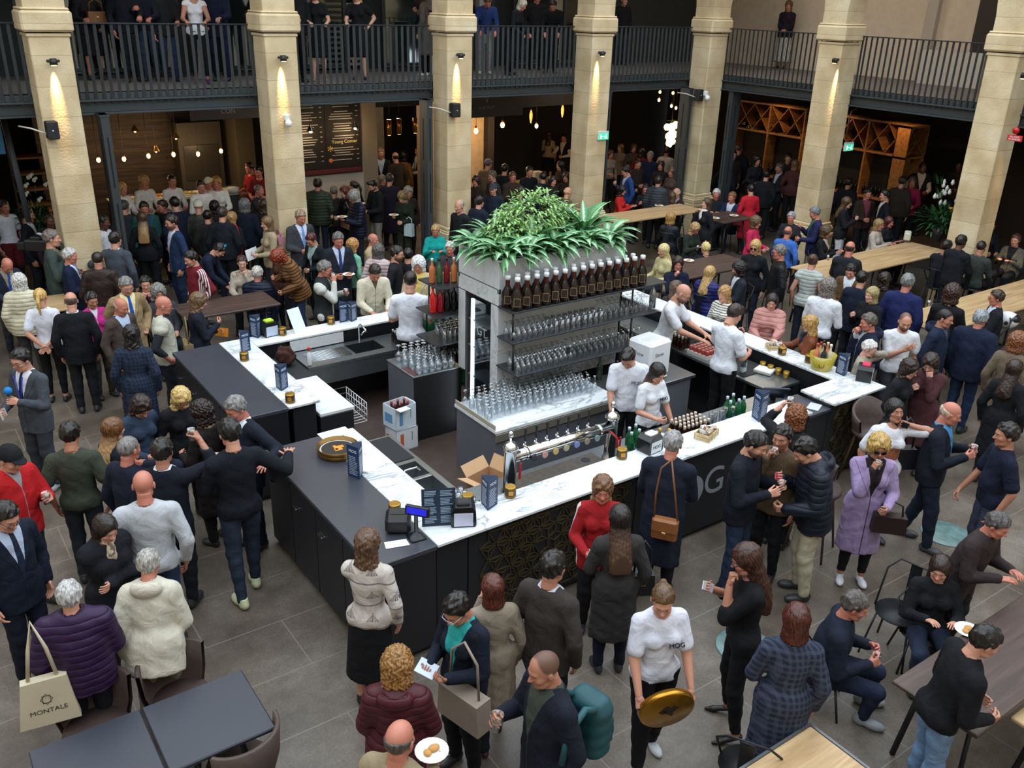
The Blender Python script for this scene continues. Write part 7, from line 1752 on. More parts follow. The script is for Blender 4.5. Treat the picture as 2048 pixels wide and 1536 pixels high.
# white-shirt staff behind the counter
for (px, py, F, hr, lab, sx) in ((243, 365, 40, 'long:b08448', 'server in white with long blond hair, nearest the steel post', 'f'), (287, 352, 25, 'wavybob:b0854e', 'server in white shirt with wavy blond hair', 'f'), (343, 350, 20, 'bun:2a1a14', 'server in white shirt with dark hair tied back', 'f'),
        (401, 361, 15, 'short:2a1d17', 'server in white looking down over the food', 'm'), (432, 354, -10, 'wavybob:a0703c', 'server in white with reddish blond hair at the right of the counter', 'f')):
 p(px, py, 1.66, F, sx, 'shirt:dcd6cc', 'trousers:1a1a1e', hr, 'r', 'hold,hold', lab, zf=.30)
p(415, 355, 1.60, -20, 'm', 'shirt:c8c0b4', 'trousers:1a1a1e', 'cap:d8cdb0:2a201a', 'r', 'hold,hold', 'server in pale cap behind the counter', zf=.28)
p(497, 325, 1.68, -60, 'm', 'tee:8c1a1e', 'trousers:1a1a1e', 'short:2a1a14', 'r', 'hold,hold', 'cook in red t-shirt left of the second pillar', zf=.2)
p(516, 333, 1.68, -20, 'm', 'tee:701a1c', 'trousers:1a1a1e', 'short:17110e', 'r', 'hold,hold', 'second cook in dark red t-shirt beside the second pillar', zf=.2)
# --- right of the third pillar ---
for q in ((952, 352, 1.66, -30, 'f', 'jacket:2a2018', 'wavybob:2c2018', 'person with brown hair just right of the third pillar'), (977, 318, 1.72, 150, 'm', 'jacket:6a5a48', 'flatcap:77717c:5a504a', 'person in pale grey cap near the warm-lit wall'),
   (984, 342, 1.68, -60, 'm', 'jacket:2e332c', 'short:55503f', 'person with grey-brown hair in profile right of the third pillar'), (986, 367, 1.70, -20, 'm', 'jacket:1c2432', 'cap:3c3f4a:2a2420', 'person in dark blue baseball cap behind the planter'),
   (1010, 328, 1.70, 165, 'm', 'jacket:15161a', 'short:100e0d', 'person with jet black hair under the warm lamps'), (1026, 344, 1.66, 20, 'm', 'jacket:3a2c24', 'short:5a3c28', 'person with auburn hair and flushed face under the warm lamps'),
   (1060, 333, 1.70, 30, 'm', 'jacket:191a1f', 'short:1a1411', 'dark-haired person in black between plates and plants'), (1085, 344, 1.66, -150, 'm', 'jacket:20242c', 'short:17110e', 'dark-haired person with back to us behind the plants'),
   (1106, 352, 1.64, 40, 'f', 'jacket:2a2426', 'bob:241a16', 'dark bobbed person behind the top of the plants'), (1133, 345, 1.62, -20, 'f', 'jacket:2c2220', 'wavybob:2c1c15', 'brown-haired person left of the fourth pillar'),
   (1041, 372, 1.66, 170, 'm', 'jacket:202429', 'short:2a211c', 'person in dark jacket low behind the planter leaves'), (1137, 374, 1.60, 120, 'm', 'jacket:5a4c38', 'bald:c0a070', 'bald-topped person beside the plants, left of the fourth pillar'),
   (960, 392, 1.68, 140, 'm', 'jacket:1a2030', 'short:17110e', 'dark-haired person in navy behind the grey-haired man'), (1120, 322, 1.66, -60, 'f', 'jacket:2a201c', 'long:231814', 'long-haired person in the dim dining room')):
 p(q[0], q[1], q[2], q[3], q[4], q[5], 'trousers:1a1a1e', q[6], 'r' if 'flushed' in q[7] else 'l', 'hold,down', q[7])
p(1099, 262, 1.62, 165, 'f', 'shirt:b09878', 'skirt:-.5:14151a', 'long:3a2014', 'l', 'down,table', 'person in pale blouse and black apron in the dining room', at=None)
p(1128, 268, 1.66, -30, 'm', 'gilet:open:15161a:c8b8a0', 'trousers:14151a', 'short:17110e', 'r', 'reach,hold', 'waiter in dark waistcoat beside the pale-bloused woman')
for q in ((1241, 288, 1.64, -30, 'f', 'jacket:6a5a4c', 'long:5c4630', 'person in beige top in the shade right of the fourth pillar'), (1222, 300, 1.64, 30, 'f', 'shirt:8a7c70', 'long:4a3424', 'long-haired person in cream top in the shade'), (1268, 288, 1.66, 20, 'f', 'jacket:3a3630', 'bob:3a2418', 'brown-haired person in the shade of the arcade'),
   (1284, 296, 1.62, 150, 'f', 'jacket:6a1620', 'bob:2a1a16', 'person in crimson top in the shade of the arcade'), (1301, 303, 1.72, -20, 'm', 'jacket:15203a', 'short:7c8488', 'grey-haired person in navy with glasses in the arcade shade'), (1335, 293, 1.72, 160, 'm', 'shirt:a8a49c', 'short:2a1d17', 'person in off-white shirt deep in the arcade'),
   (1322, 322, 1.66, -10, 'f', 'jacket:241c1c', 'wavybob:2c1512', 'dark red-haired person deep in the arcade'), (1255, 330, 1.60, 90, 'f', 'jacket:1c1c20', 'bob:17110e', 'small dark-haired person deep in the arcade'), (1318, 352, 1.74, 170, 'm', 'puffer:puffer:2c3138', 'short:201815', 'person in dark grey ribbed puffer seen from behind'),
   (1277, 318, 1.68, 40, 'm', 'jacket:2c1c1c', 'short:17110e', 'dark-clothed person behind the crimson top'), (1344, 335, 1.62, -40, 'f', 'jacket:4a3a34', 'bob:5a3a28', 'person beside the corner steel post')):
 p(q[0], q[1], q[2], q[3], q[4], q[5], 'trousers:1a1a1e', q[6], 'm', 'hold,down', q[7])
a = p(1248, 333, 1.76, -70, 'm', 'sweater:open:22427a:b8c8e8', 'trousers:22242c', 'short:15110f', 'l', 'phone,down', 'dark-haired person in royal blue sweater right of the fourth pillar', hp=25)
p(1245, 371, 1.40, 75, 'f', 'jacket:c82a26', 'trousers:15161a', 'wavybob:1d1412', 'l', 'tables,tables', 'dark-haired person in bright red jacket seated at the pale high table', seat=.62)
p(1292, 369, 1.40, -10, 'f', 'jacket:1c1e22', 'trousers:15161a', 'short:1c1412', 'r', 'phone,tables', 'dark-haired person in black seated facing us at the pale high table', seat=.62)
p(1353, 376, 1.42, -50, 'm', 'blazer:open:2c211e:8a90b0', 'trousers:22242a', 'bald:c8c0b8', 'l', 'tables,tables', 'white-haired person in dark brown jacket at the pale high table', seat=.62, old=1)
p(1346, 384, 1.42, 165, 'f', 'sweater:5a544e', 'trousers:22242a', 'bob:57402a', 'l', 'tables,tables', 'brown bobbed person in taupe top at the pale high table, back to us', seat=.62)
p(1343, 425, 1.42, 165, 'f', 'jacket:leather:1d2228', 'jeans:15171c', 'curly:a47f45', 'l', 'tables,tables', 'curly blond person in black leather jacket with back to us', seat=.6)
p(1416, 396, 1.66, -55, 'f', 'jacket:16171c', 'trousers:15161a', 'bob:4a3622', 'p', 'drink,down', 'brown-haired person in black with a long white scarf, eating', scarf='e0dfd8', hp=-5)
p(1434, 378, 1.42, 0, 'm', 'jacket:1a1c24', 'trousers:22242a', 'short:c0bab4', 'r', 'tables,tables', 'white-haired person seated at the small dark table', seat=.62)
p(1465, 384, 1.44, -30, 'm', 'blazer:open:1c284a:c8ccd8', 'trousers:22242a', 'short:7a5638', 'r', 'tables,tables', 'brown-haired person in blue blazer seated at the small dark table', seat=.62)
a = p(1503, 368, 1.64, -160, 'f', 'coat:b21c2c', 'trousers:1a1a1e', 'short:15110f', 'l', 'hold,down', 'person in bright red coat with red bag seen from behind')
handbag(a['torso']((-.2, .0, -.2)), a['rz'], 'dark red handbag of the person in the red coat', '7a2030')
p(1395, 448, 1.42, 50, 'f', 'jacket:242c24', 'trousers:22242a', 'wavybob:a8865c', 'r', 'tables,tables', 'older blond person in dark green coat seated at the dark table', seat=.6, hp=30)
a = p(1412, 484, 1.42, -145, 'f', 'sweater:15161a', 'trousers:15161a', 'short:d6c07e', 'l', 'tables,tables', 'short platinum-haired person in black seated at the dark brown table', seat=.6)
p(1327, 488, 1.50, -55, 'f', 'jacket:b8ac80', 'trousers:22242a', 'long:d2bc84', 'l', 'hold,hold', 'long blond-haired person in cream top right of the big bottles', seat=.7)
a = p(1357, 514, 1.56, 10, 'f', 'jacket:131a30', 'trousers:15171c', 'wavybob:2a1612', 'r', 'drink,table', 'dark-haired person in navy drinking from a glass', seat=.75, hp=5)
cup(a['hand'][0], 'small clear glass at the lips of the woman in navy', 'c8c8c8', .03, .08)
a = p(1422, 532, 1.56, 150, 'f', 'puffer:puffer:232560', 'jeans:22242a', 'long:b4925a', 'l', 'table,table', 'blond person in blue-violet puffer jacket seated with back to the bar', seat=.75)
p(1354, 562, 1.50, 150, 'f', 'sweater:3a3030', 'jeans:22242a', 'wavybob:5a4436', 'l', 'table,face', 'brown-haired person behind the bald bartender', seat=.72)
p(1512, 480, 1.72, -15, 'f', 'jacket:open:14171d:1a1a1c', 'jeans:1e2634', 'long:b8955a', 'l', 'hold,down', 'blond person in sunglasses and black jacket standing by the dark table', glasses='S151515')
a = p(1478, 524, 1.60, -70, 'm', 'blazer:open:20242c:c4c8d0', 'jeans:15171c', 'curly:1a1310', 'l', 'hold,table', 'bearded dark-haired person in charcoal suit facing left', beard='b', seat=.76)
p(1449, 573, 1.62, -35, 'f', 'sweater:stripes:d6d2c8:2a2a30', 'jeans:22242a', 'wavy:a47c4a', 'l', 'hold,table', 'laughing blond person in black and white striped top at the bar', hp=10)
p(1514, 433, 1.62, 70, 'f', 'jacket:b8284c', 'jeans:22242a', 'curly:5c432c', 'l', 'hold,hold', 'curly brown-haired person in raspberry jacket beside the dark table', seat=None)
# bartenders right
a = p(1376, 571, 1.74, 75, 'm', 'tee:dcdee4', 'trousers:101114', 'none:3a2a20', 'l', 'reach,reach', 'bald bearded bartender in white t-shirt and glasses reaching over the marble', zf=.1, beard='b', glasses='G181818', lean=14, hp=15, w=1.05)
a = p(1478, 609, 1.74, 140, 'm', 'tee:dcdfe6', 'trousers:101114', 'quiff:2c1f18', 'l', 'hold,phone', 'dark-haired bartender in white t-shirt on the right side of the bar, back to us', zf=.1, hp=30)
phone(a['hand'][1], 'dark device held by the dark-haired right bartender')
a = p(1253, 704, 1.76, 10, 'm', 'tee:dcdfe8', 'trousers:101114', 'quiff:1c1512', 'l', 'low,low', 'young bartender in white MOG t-shirt looking down behind the beer taps', zf=.1, hp=42, hy=25, w=1.02)
def shirt_logo(a, x=-.075, z=.30, y=.128):
 M_ = a['W'] @ Matrix.Translation(Vector(a['tf']((x, y, z)))) @ Matrix([list(r) for r in a['R'].tolist()]).to_4x4() @ Matrix.Rotation(math.radians(180), 4, 'Z') @ Matrix.Rotation(math.radians(78), 4, 'X')
 o = text_part('shirt_print', 'MOG', .052, M_, mat('1c2434', .7), None, .004, True)
 o.matrix_world = M_; o.parent = a['root']; o.matrix_parent_inverse = a['W'].inverted(); return o
shirt_logo(a)
a = p(1322, 731, 1.58, 45, 'f', 'tee:dcdee4', 'trousers:101114', 'long:1c1412:6a4a3a', 'l', 'hold,low', 'bartender woman in white MOG t-shirt with long dark hair', zf=.1, hp=25)
shirt_logo(a, -.07, .30, .150)
# --- right side crowd ---
p(1546, 589, 1.62, 0, 'f', 'puffer:puffer:b88078', 'jeans:22242a', 'bob:1d1311', 'l', 'table,reach', 'smiling dark-bobbed person in salmon pink puffer at the bar', hp=12)
a = p(1618, 632, 1.62, -85, 'f', 'jacket:leather:6c3a24', 'jeans:22242a', 'wavybob:a8834a', 'l', 'reach,table', 'blond person with glasses in brown leather jacket reaching to the sachets', glasses='G181818', scarf='2a3448,1a2030', hp=14)
p(1661, 558, 1.76, 160, 'm', 'shirt:d4d6dc', 'jeans:22242a', 'curly:736a64', 'r', 'hold,hold', 'person in white chef jacket with greying curls seen from behind', w=1.18, lean=6)
p(1584, 424, 1.62, -10, 'f', 'jacket:22242a', 'trousers:22242a', 'short:8a8e90', 'r', 'hold,hold', 'grey-haired person with glasses talking to the man in the blue blazer', glasses='G2a2020', seat=.75)
p(1578, 452, 1.60, 160, 'm', 'sweater:3c66b4', 'jeans:22242a', 'bald:6a4a3c', 'r', 'down,hold', 'person in bright blue sweater seen from behind, thinning hair', seat=.76)
p(1627, 414, 1.80, -80, 'm', 'blazer:open:23244a:3a6a50', 'trousers:8a8478', 'short:6c6e72', 'r', 'phone,hold', 'tall grey-haired person in purple-blue blazer by the lit pillar base', hp=22)
p(1655, 452, 1.46, 75, 'f', 'jacket:open:15161a:b8a890', 'trousers:22242a', 'curly:4e3a28', 'r', 'tables,tables', 'curly-haired person with glasses in black seated at the high table', glasses='G7a2020', seat=.68)
p(1628, 508, 1.70, 168, 'f', 'gilet:puffer:aab0aa', 'jeans:1c2230', 'bun:4a342a', 'l', 'down,down', 'person in silver quilted gilet and white t-shirt sleeves seen from behind')
p(1559, 489, 1.78, -80, 'm', 'jacket:leather:16181c', 'jeans:20283a', 'short:6c6864', 'r', 'pocket,down', 'grey-haired person with dark glasses in black leather jacket', glasses='S151515', w=1.12)
p(1703, 482, 1.76, 165, 'm', 'blazer:1c1f25', 'trousers:22242a', 'bald:3a2c26', 'r', 'tables,tables', 'balding person in black jacket with back to us at the oak high table')
p(1702, 530, 1.64, -15, 'm', 'blazer:open:5a4428:d4d8e2', 'trousers:22242a', 'short:1a1310', 'l', 'hold,hold', 'young dark-haired person in white shirt and tan jacket', hp=25)
p(1727, 542, 1.70, 165, 'm', 'blazer:141c2c', 'trousers:1a1c24', 'short:110e0d', 'l', 'hold,hold', 'dark-haired person in navy suit behind the blond woman')
p(1772, 545, 1.56, 165, 'f', 'sweater:211c1c', 'trousers:1a1a1e', 'wavybob:20150f', 'l', 'table,table', 'brown-haired person in dark top between navy suit and royal blue jacket', seat=.74)
p(1819, 547, 1.74, 165, 'm', 'jacket:1c2350', 'jeans:16181f', 'short:767674', 'r', 'down,down', 'grey-haired person in royal navy blouson seen from behind', w=1.15)
p(1746, 574, 1.64, -40, 'f', 'jacket:15161a', 'trousers:15161a', 'bob:9a8a5c', 'p', 'phone,hold', 'ash-blond bobbed person in black low-cut top', hp=5)
p(1737, 627, 1.70, -70, 'm', 'jacket:zip:151c30:9a9ea6', 'jeans:22242a', 'short:5c5048', 'r', 'face,down', 'person in navy hooded jacket with fingers at mouth, sunglasses on head', hp=12, w=1.1, hood=1)
p(1815, 627, 1.74, 15, 'm', 'tee:dfe1e6', 'jeans:3a3c44', 'none:2a1c16', 'l', 'chest,down', 'shaven-headed bearded person in white t-shirt touching his chest', beard='b', shaved=1, hp=18)
a = p(1746, 682, 1.58, 75, 'f', 'jacket:9a9080', 'trousers:5a5448', 'short:cac4bf', 'p', 'down,ear', 'white-haired person with glasses in beige coat talking on a phone', glasses='G8a8a8a', hp=15)
phone(a['hand'][1], 'phone held by the white-haired woman in beige')
p(1896, 619, 1.76, 70, 'm', 'jacket:zip:182238:4a5058', 'jeans:22242a', 'crop:15110f', 'm', 'down,down', 'dark cropped-haired person in navy hooded jacket with backpack', hood=1)
p(1909, 569, 1.60, 165, 'f', 'sweater:131316', 'trousers:15161a', 'curly:36221a', 'l', 'table,table', 'person with big brown curls in black seen from behind at the high table')
p(1995, 580, 1.66, -75, 'm', 'blazer:open:16181e:c0c8dc', 'trousers:22242a', 'short:36281f', 'r', 'table,table', 'person with glasses and dark suit seated by the right edge', glasses='G181818', seat=.78)
p(1966, 619, 1.78, 165, 'm', 'puffer:161e34', 'jeans:20304c', 'short:8a8e92', 'r', 'down,down', 'grey-haired person in long navy quilted jacket seen from behind', w=1.15)
a = p(1862, 712, 1.64, -15, 'f', 'coat:4a2a2e', 'trousers:15161a', 'wavybob:2c1d18', 'p', 'phone,face', 'brown-haired person in burgundy coat wiping her face', hp=28)
p(1828, 722, 1.60, 70, 'f', 'coat:15161b', 'trousers:15161a', 'wavybob:261914', 'p', 'down,down', 'dark-haired person with glasses in black coat beside the burgundy coat', glasses='G181818', hp=20)
a = p(1792, 798, 1.70, 30, 'f', 'tee:gold:dcdce2:b87858', 'leggings:15161a', 'long:15110f', 'm', 'down,ear', 'person with long black hair in white and rose-gold t-shirt on the phone', hp=-8, w=1.06)
phone(a['hand'][1], 'phone held by the woman in the rose-gold t-shirt'); handbag(a['torso']((-.22, -.06, -.05)), a['rz'], 'navy shoulder bag of the woman on the phone', '14161f', (.13, .06, .24))
a = p(1763, 872, 1.70, 15, 'f', 'coat:open:9a86ac:241c20', 'leggings:111216', 'blow:b0904e', 'm', 'drink,hold', 'blond person in sunglasses and lilac coat sipping from a glass', glasses='S141414', shoes='c8c8cc', hp=10, w=1.05)
cup(a['hand'][0], 'small glass of white wine at the lips of the woman in lilac', 'd8cc98', .034, .09)
handbag(a['torso']((-.20, .18, -.18)), a['rz'], 'dark brown structured handbag on the arm of the woman in lilac', '2a1c1a', (.16, .06, .18), .15)
a = p(1912, 806, 1.74, 85, 'm', 'jacket:open:151a26:4a86b8', 'trousers:1a2232', 'bald:b8a490', 'r', 'cup,cup', 'balding older person in dark jacket and blue shirt holding a milky drink', old=1, shoes='3a3c40', stride=.15, hp=15, w=1.06)
cup(a['hand'][1], 'glass with white foam held by the balding older man', 'e0d8d0', fill=.45)
a = p(2018, 846, 1.76, -65, 'm', 'polo:12172a', 'jeans:33384a', 'short:1d1713', 'm', 'low,down', 'person in navy polo shirt with white collar edge at the right border', hp=5, belly=.02)
p(2010, 1032, 1.66, 70, 'm', 'blazer:33292a', 'trousers:2c2628', 'short:4a4644', 'r', 'tables,tables', 'grey-haired person in brown jacket at the right edge near the dark table', w=1.15, lean=14, seat=None)
p(1885, 1117, 1.36, 20, 'f', 'sweater:131419', 'jeans:20283a', 'verylong:2c1d16', 'l', 'tables,tables', 'person with very long brown hair in black seated at the dark wooden table', seat=.45, hy=20, hp=15)
a = p(1724, 1188, 1.38, 95, 'm', 'jacket:171d2c', 'jeans:1c2438', 'short:504a46', 'r', 'cup,cup', 'grey-haired person in navy jacket seated holding a beer', seat=.46, w=1.12, lean=10, shoes='8a8c90')
cup(a['hand'][0], 'plastic cup of amber beer in the hands of the seated man', 'a8701c')
p(1597, 1208, 1.70, -165, 'f', 'coat:plaid:23293a:454c60', 'trousers:16181f', 'bob:46190f', 'p', 'down,hold', 'person with dark red bob in navy checked coat seen from behind')
p(1990, 1256, 1.66, 120, 'm', 'sweater:0e0f14', 'jeans:6c88a8', 'short:17120f', 'l', 'hold,hold', 'dark-haired person in black sweater and pale jeans at the bottom right', w=1.2, lean=14)
a = p(1487, 1090, 1.78, -75, 'f', 'half:0f1014', 'leggings:0e0f12', 'verylong:3a1f14', 'm', 'phone,face', 'person with long brown hair in black trousers and high heels', shoes='h14100e', hp=20, glasses='G181818', legspread=.06)
phone(a['hand'][0], 'phone held by the woman in high heels', 'c8c0c8')
a = p(1329, 1180, 1.70, 25, 'f', 'tee:d2d4e0', 'trousers:101114', 'ponytail:5a4028', 'l', 'low,low', 'waitress in white MOG t-shirt carrying a round gold tray', hy=20, hp=22, w=1.08, shoes='c8ccd0', stride=.12)
shirt_logo(a, -.08, .30, .158)
g0, g1 = a['hand'][0][0], a['hand'][1][0]; tr = round_tray((0, 0, 0), 0, 'round gold tray with dark emblem carried by the waitress', dark=False)
c_ = (g0+g1)/2+a['W'].to_3x3()@Vector((0, .05, -.03)); xx = (g1-g0).normalized(); yy = Vector((0, 0, -1)); yy = (yy-xx*yy.dot(xx)); yy = (yy+a['W'].to_3x3()@Vector((0, -.25, 0))).normalized()
tr.matrix_world = frameM(c_, xx, yy); tr.location = c_
# woman in the red jacket and the front-of-bar people
a = p(1207, 956, 1.64, 5, 'f', 'blazer:sidestripe:981a20:d8c8c8', 'trousers:17171b', 'wavy:6c4a30:a8845a', 'r', 'hold,hold', 'blond-brown haired person in red tracksuit jacket talking at the bar front', hp=8)
paper(a['hand'][0], 'folded pale card held by the woman in red', 'b8c8d4')
a = p(1241, 1010, 1.66, -165, 'f', 'coat:33302f', 'jeans:15192a', 'verylong:1f1613:5a4030', 'l', 'down,hold', 'person with very long dark hair in grey coat seen from behind')
handbag(a['torso']((.24, .02, -.10)), a['rz'], 'black handbag with studs on the arm of the grey-coated woman', '101214', (.10, .07, .20), .3)
a = p(1349, 861, 1.76, 172, 'm', 'coat:141a28', 'trousers:15161c', 'short:8c8a88', 'r', 'table,table', 'grey-haired person in long navy coat leaning on the bar with back to us', lean=8, w=1.08)
t = thing('satchel', 'tan leather satchel with long strap on the man in the navy coat', 'bag', a['torso']((.06, -.20, -.10)), a['rz']); ml = mat('7a4a28', .4, noise=.1)
MB().box((-.12, -.045, -.10), (.12, .045, .12), .02).build('body', ml, t); MB().box((-.122, -.052, -.02), (.122, .047, .125), .02).build('flap', mat('8a5630', .4, noise=.1), t); MB().box((-.02, -.058, -.03), (.02, -.05, .0), .004).build('clasp', mat('c8a860', .3, .8), t)
MB().tube([(-.11, .0, .10), (-.12, .03, .35), (-.10, .06, .60), (.0, .12, .70)], .009, 6).tube([(.11, 0, .10), (.05, .03, .4), (-.02, .1, .68)], .009, 6).build('strap', ml, t)
a = p(1523, 867, 1.80, 70, 'm', 'jacket:121722', 'jeans:26344a', 'short:191411', 'l', 'cup,cup', 'bearded person in dark navy jacket holding an empty cup by the bar', beard='b', hp=20)
cup(a['hand'][1], 'empty clear plastic cup held by the bearded man in navy', fill=0)
a = p(1597, 812, 1.66, 165, 'f', 'jacket:14161c', 'trousers:15161a', 'curly:7a4626', 'l', 'down,up', 'person with big auburn curls raising a foamy cup over her shoulder')
cup(a['hand'][1], 'cup with white foam raised behind the curly-haired woman', 'e8e0dc', fill=.5)
a = p(1568, 851, 1.74, -20, 'm', 'jacket:5a4836', 'jeans:15171c', 'short:1a1411', 'm', 'drink,down', 'dark-haired person in brown jacket drinking between two men in navy', beard='s', hp=5)
cup(a['hand'][0], 'clear cup of pale drink at the lips of the man in brown', 'c8b078')
a = p(1598, 880, 1.80, -70, 'm', 'puffer:puffer:181e2a', 'trousers:b0a890', 'short:14110f', 'l', 'phone,hold', 'dark-haired person in navy hooded puffer and beige trousers using a phone', hood=1, hp=30, lean=8)
phone(a['hand'][0], 'phone in a pink case held by the man in the hooded puffer', 'b83050')
p(1110, 1103, 1.76, 150, 'm', 'blazer:open:38322f:b8bcc4', 'trousers:16171c', 'short:15110e', 'm', 'down,down', 'dark-haired person in grey-brown blazer seen from behind below the bar', hp=10)
a = p(985, 1150, 1.62, -165, 'f', 'coat:8e8272', 'trousers:16181f', 'bob:54261a', 'p', 'down,up' if 0 else 'down,face', 'auburn bobbed person in beige raincoat eating, seen from behind', shoes='3a1f2a', stride=.14)
a = p(902, 1200, 1.62, -45, 'f', 'jacket:open:141a28:2a9a98', 'trousers:121318', 'short:15100e', 'm', 'read,read', 'dark-haired person in navy jacket and turquoise top reading a leaflet', glasses='Gd8d8d8', hp=30)
paper(a['hand'][0], 'white and blue leaflet read by the woman in turquoise', 'c8d0e0', .14, .17); handbag(a['torso']((-.16, .16, -.22)), a['rz'], 'large taupe leather bag on the woman reading the leaflet', '8e7f72', (.20, .07, .26), .42)
p(795, 1297, 1.62, 172, 'f', 'parka:puffer:4a1c24', 'jeans:16181f', 'curly:8c6434', 'l', 'hold,hold', 'golden-brown haired person in burgundy quilted jacket seen from behind', hood=1, hp=20)
a = p(800, 1443, 1.70, 150, 'm', 'jacket:8a7c62', 'trousers:3a3832', 'bald:4a443e', 'r', 'plate,down', 'balding person in beige jacket with a plate at the bottom edge', old=1)
plate(a['hand'][0], 'white paper plate with food held by the balding man at the bottom');
a = p(1082, 1308, 1.76, -60, 'm', 'coat:open:141825:3a4038', 'jeans:15171c', 'none:2a221c', 'm', 'cup,down', 'shaven-headed person in navy coat holding a cup, teal backpack', shaved=1, hp=15, w=1.08)
cup(a['hand'][0], 'plastic cup of pink-topped drink held by the shaven-headed man', 'd8b8a8', .045, .12)
t = thing('backpack', 'teal backpack on the shaven-headed man in the navy coat', 'backpack', a['torso']((-.02, -.30, .12)), a['rz']+.3)
q = grid((-.2, -.2, -.3), (.2, .15, .28), .014)
for nm_, c_, hf_, r_, cl_ in (('body', (0, 0, -.01), (.15, .10, .24), .085, '14464e'), ('pocket', (0, -.10, -.09), (.11, .05, .11), .045, '123c44')):
 V, Q = snet(rbox(q, c_, hf_, r_)+.003*np.sin(q[..., 2]*60+q[..., 0]*25), (-.2, -.2, -.3), .014); link(nm_, mesh_np(nm_, V, Q, [mat(cl_, .6, noise=.08)]), t)
MB().tube([(-.1, .08, .2), (-.12, .2, .3), (-.13, .36, .22), (-.13, .40, 0)], .022, 8).tube([(.1, .08, .2), (.12, .2, .3), (.13, .36, .22), (.13, .40, 0)], .022, 8).build('strap', mat('1a5058', .6), t)
a = p(735, 1060, 1.66, 160, 'f', 'sweater:bows:c6bcb4:33343a', 'skirt:-.62:101114', 'wavybob:5c4230', 'l', 'down,face', 'person in cream sweater with dark bow print leaning at the slate cabinet', glasses='G7a2a2a', shoes='181818')
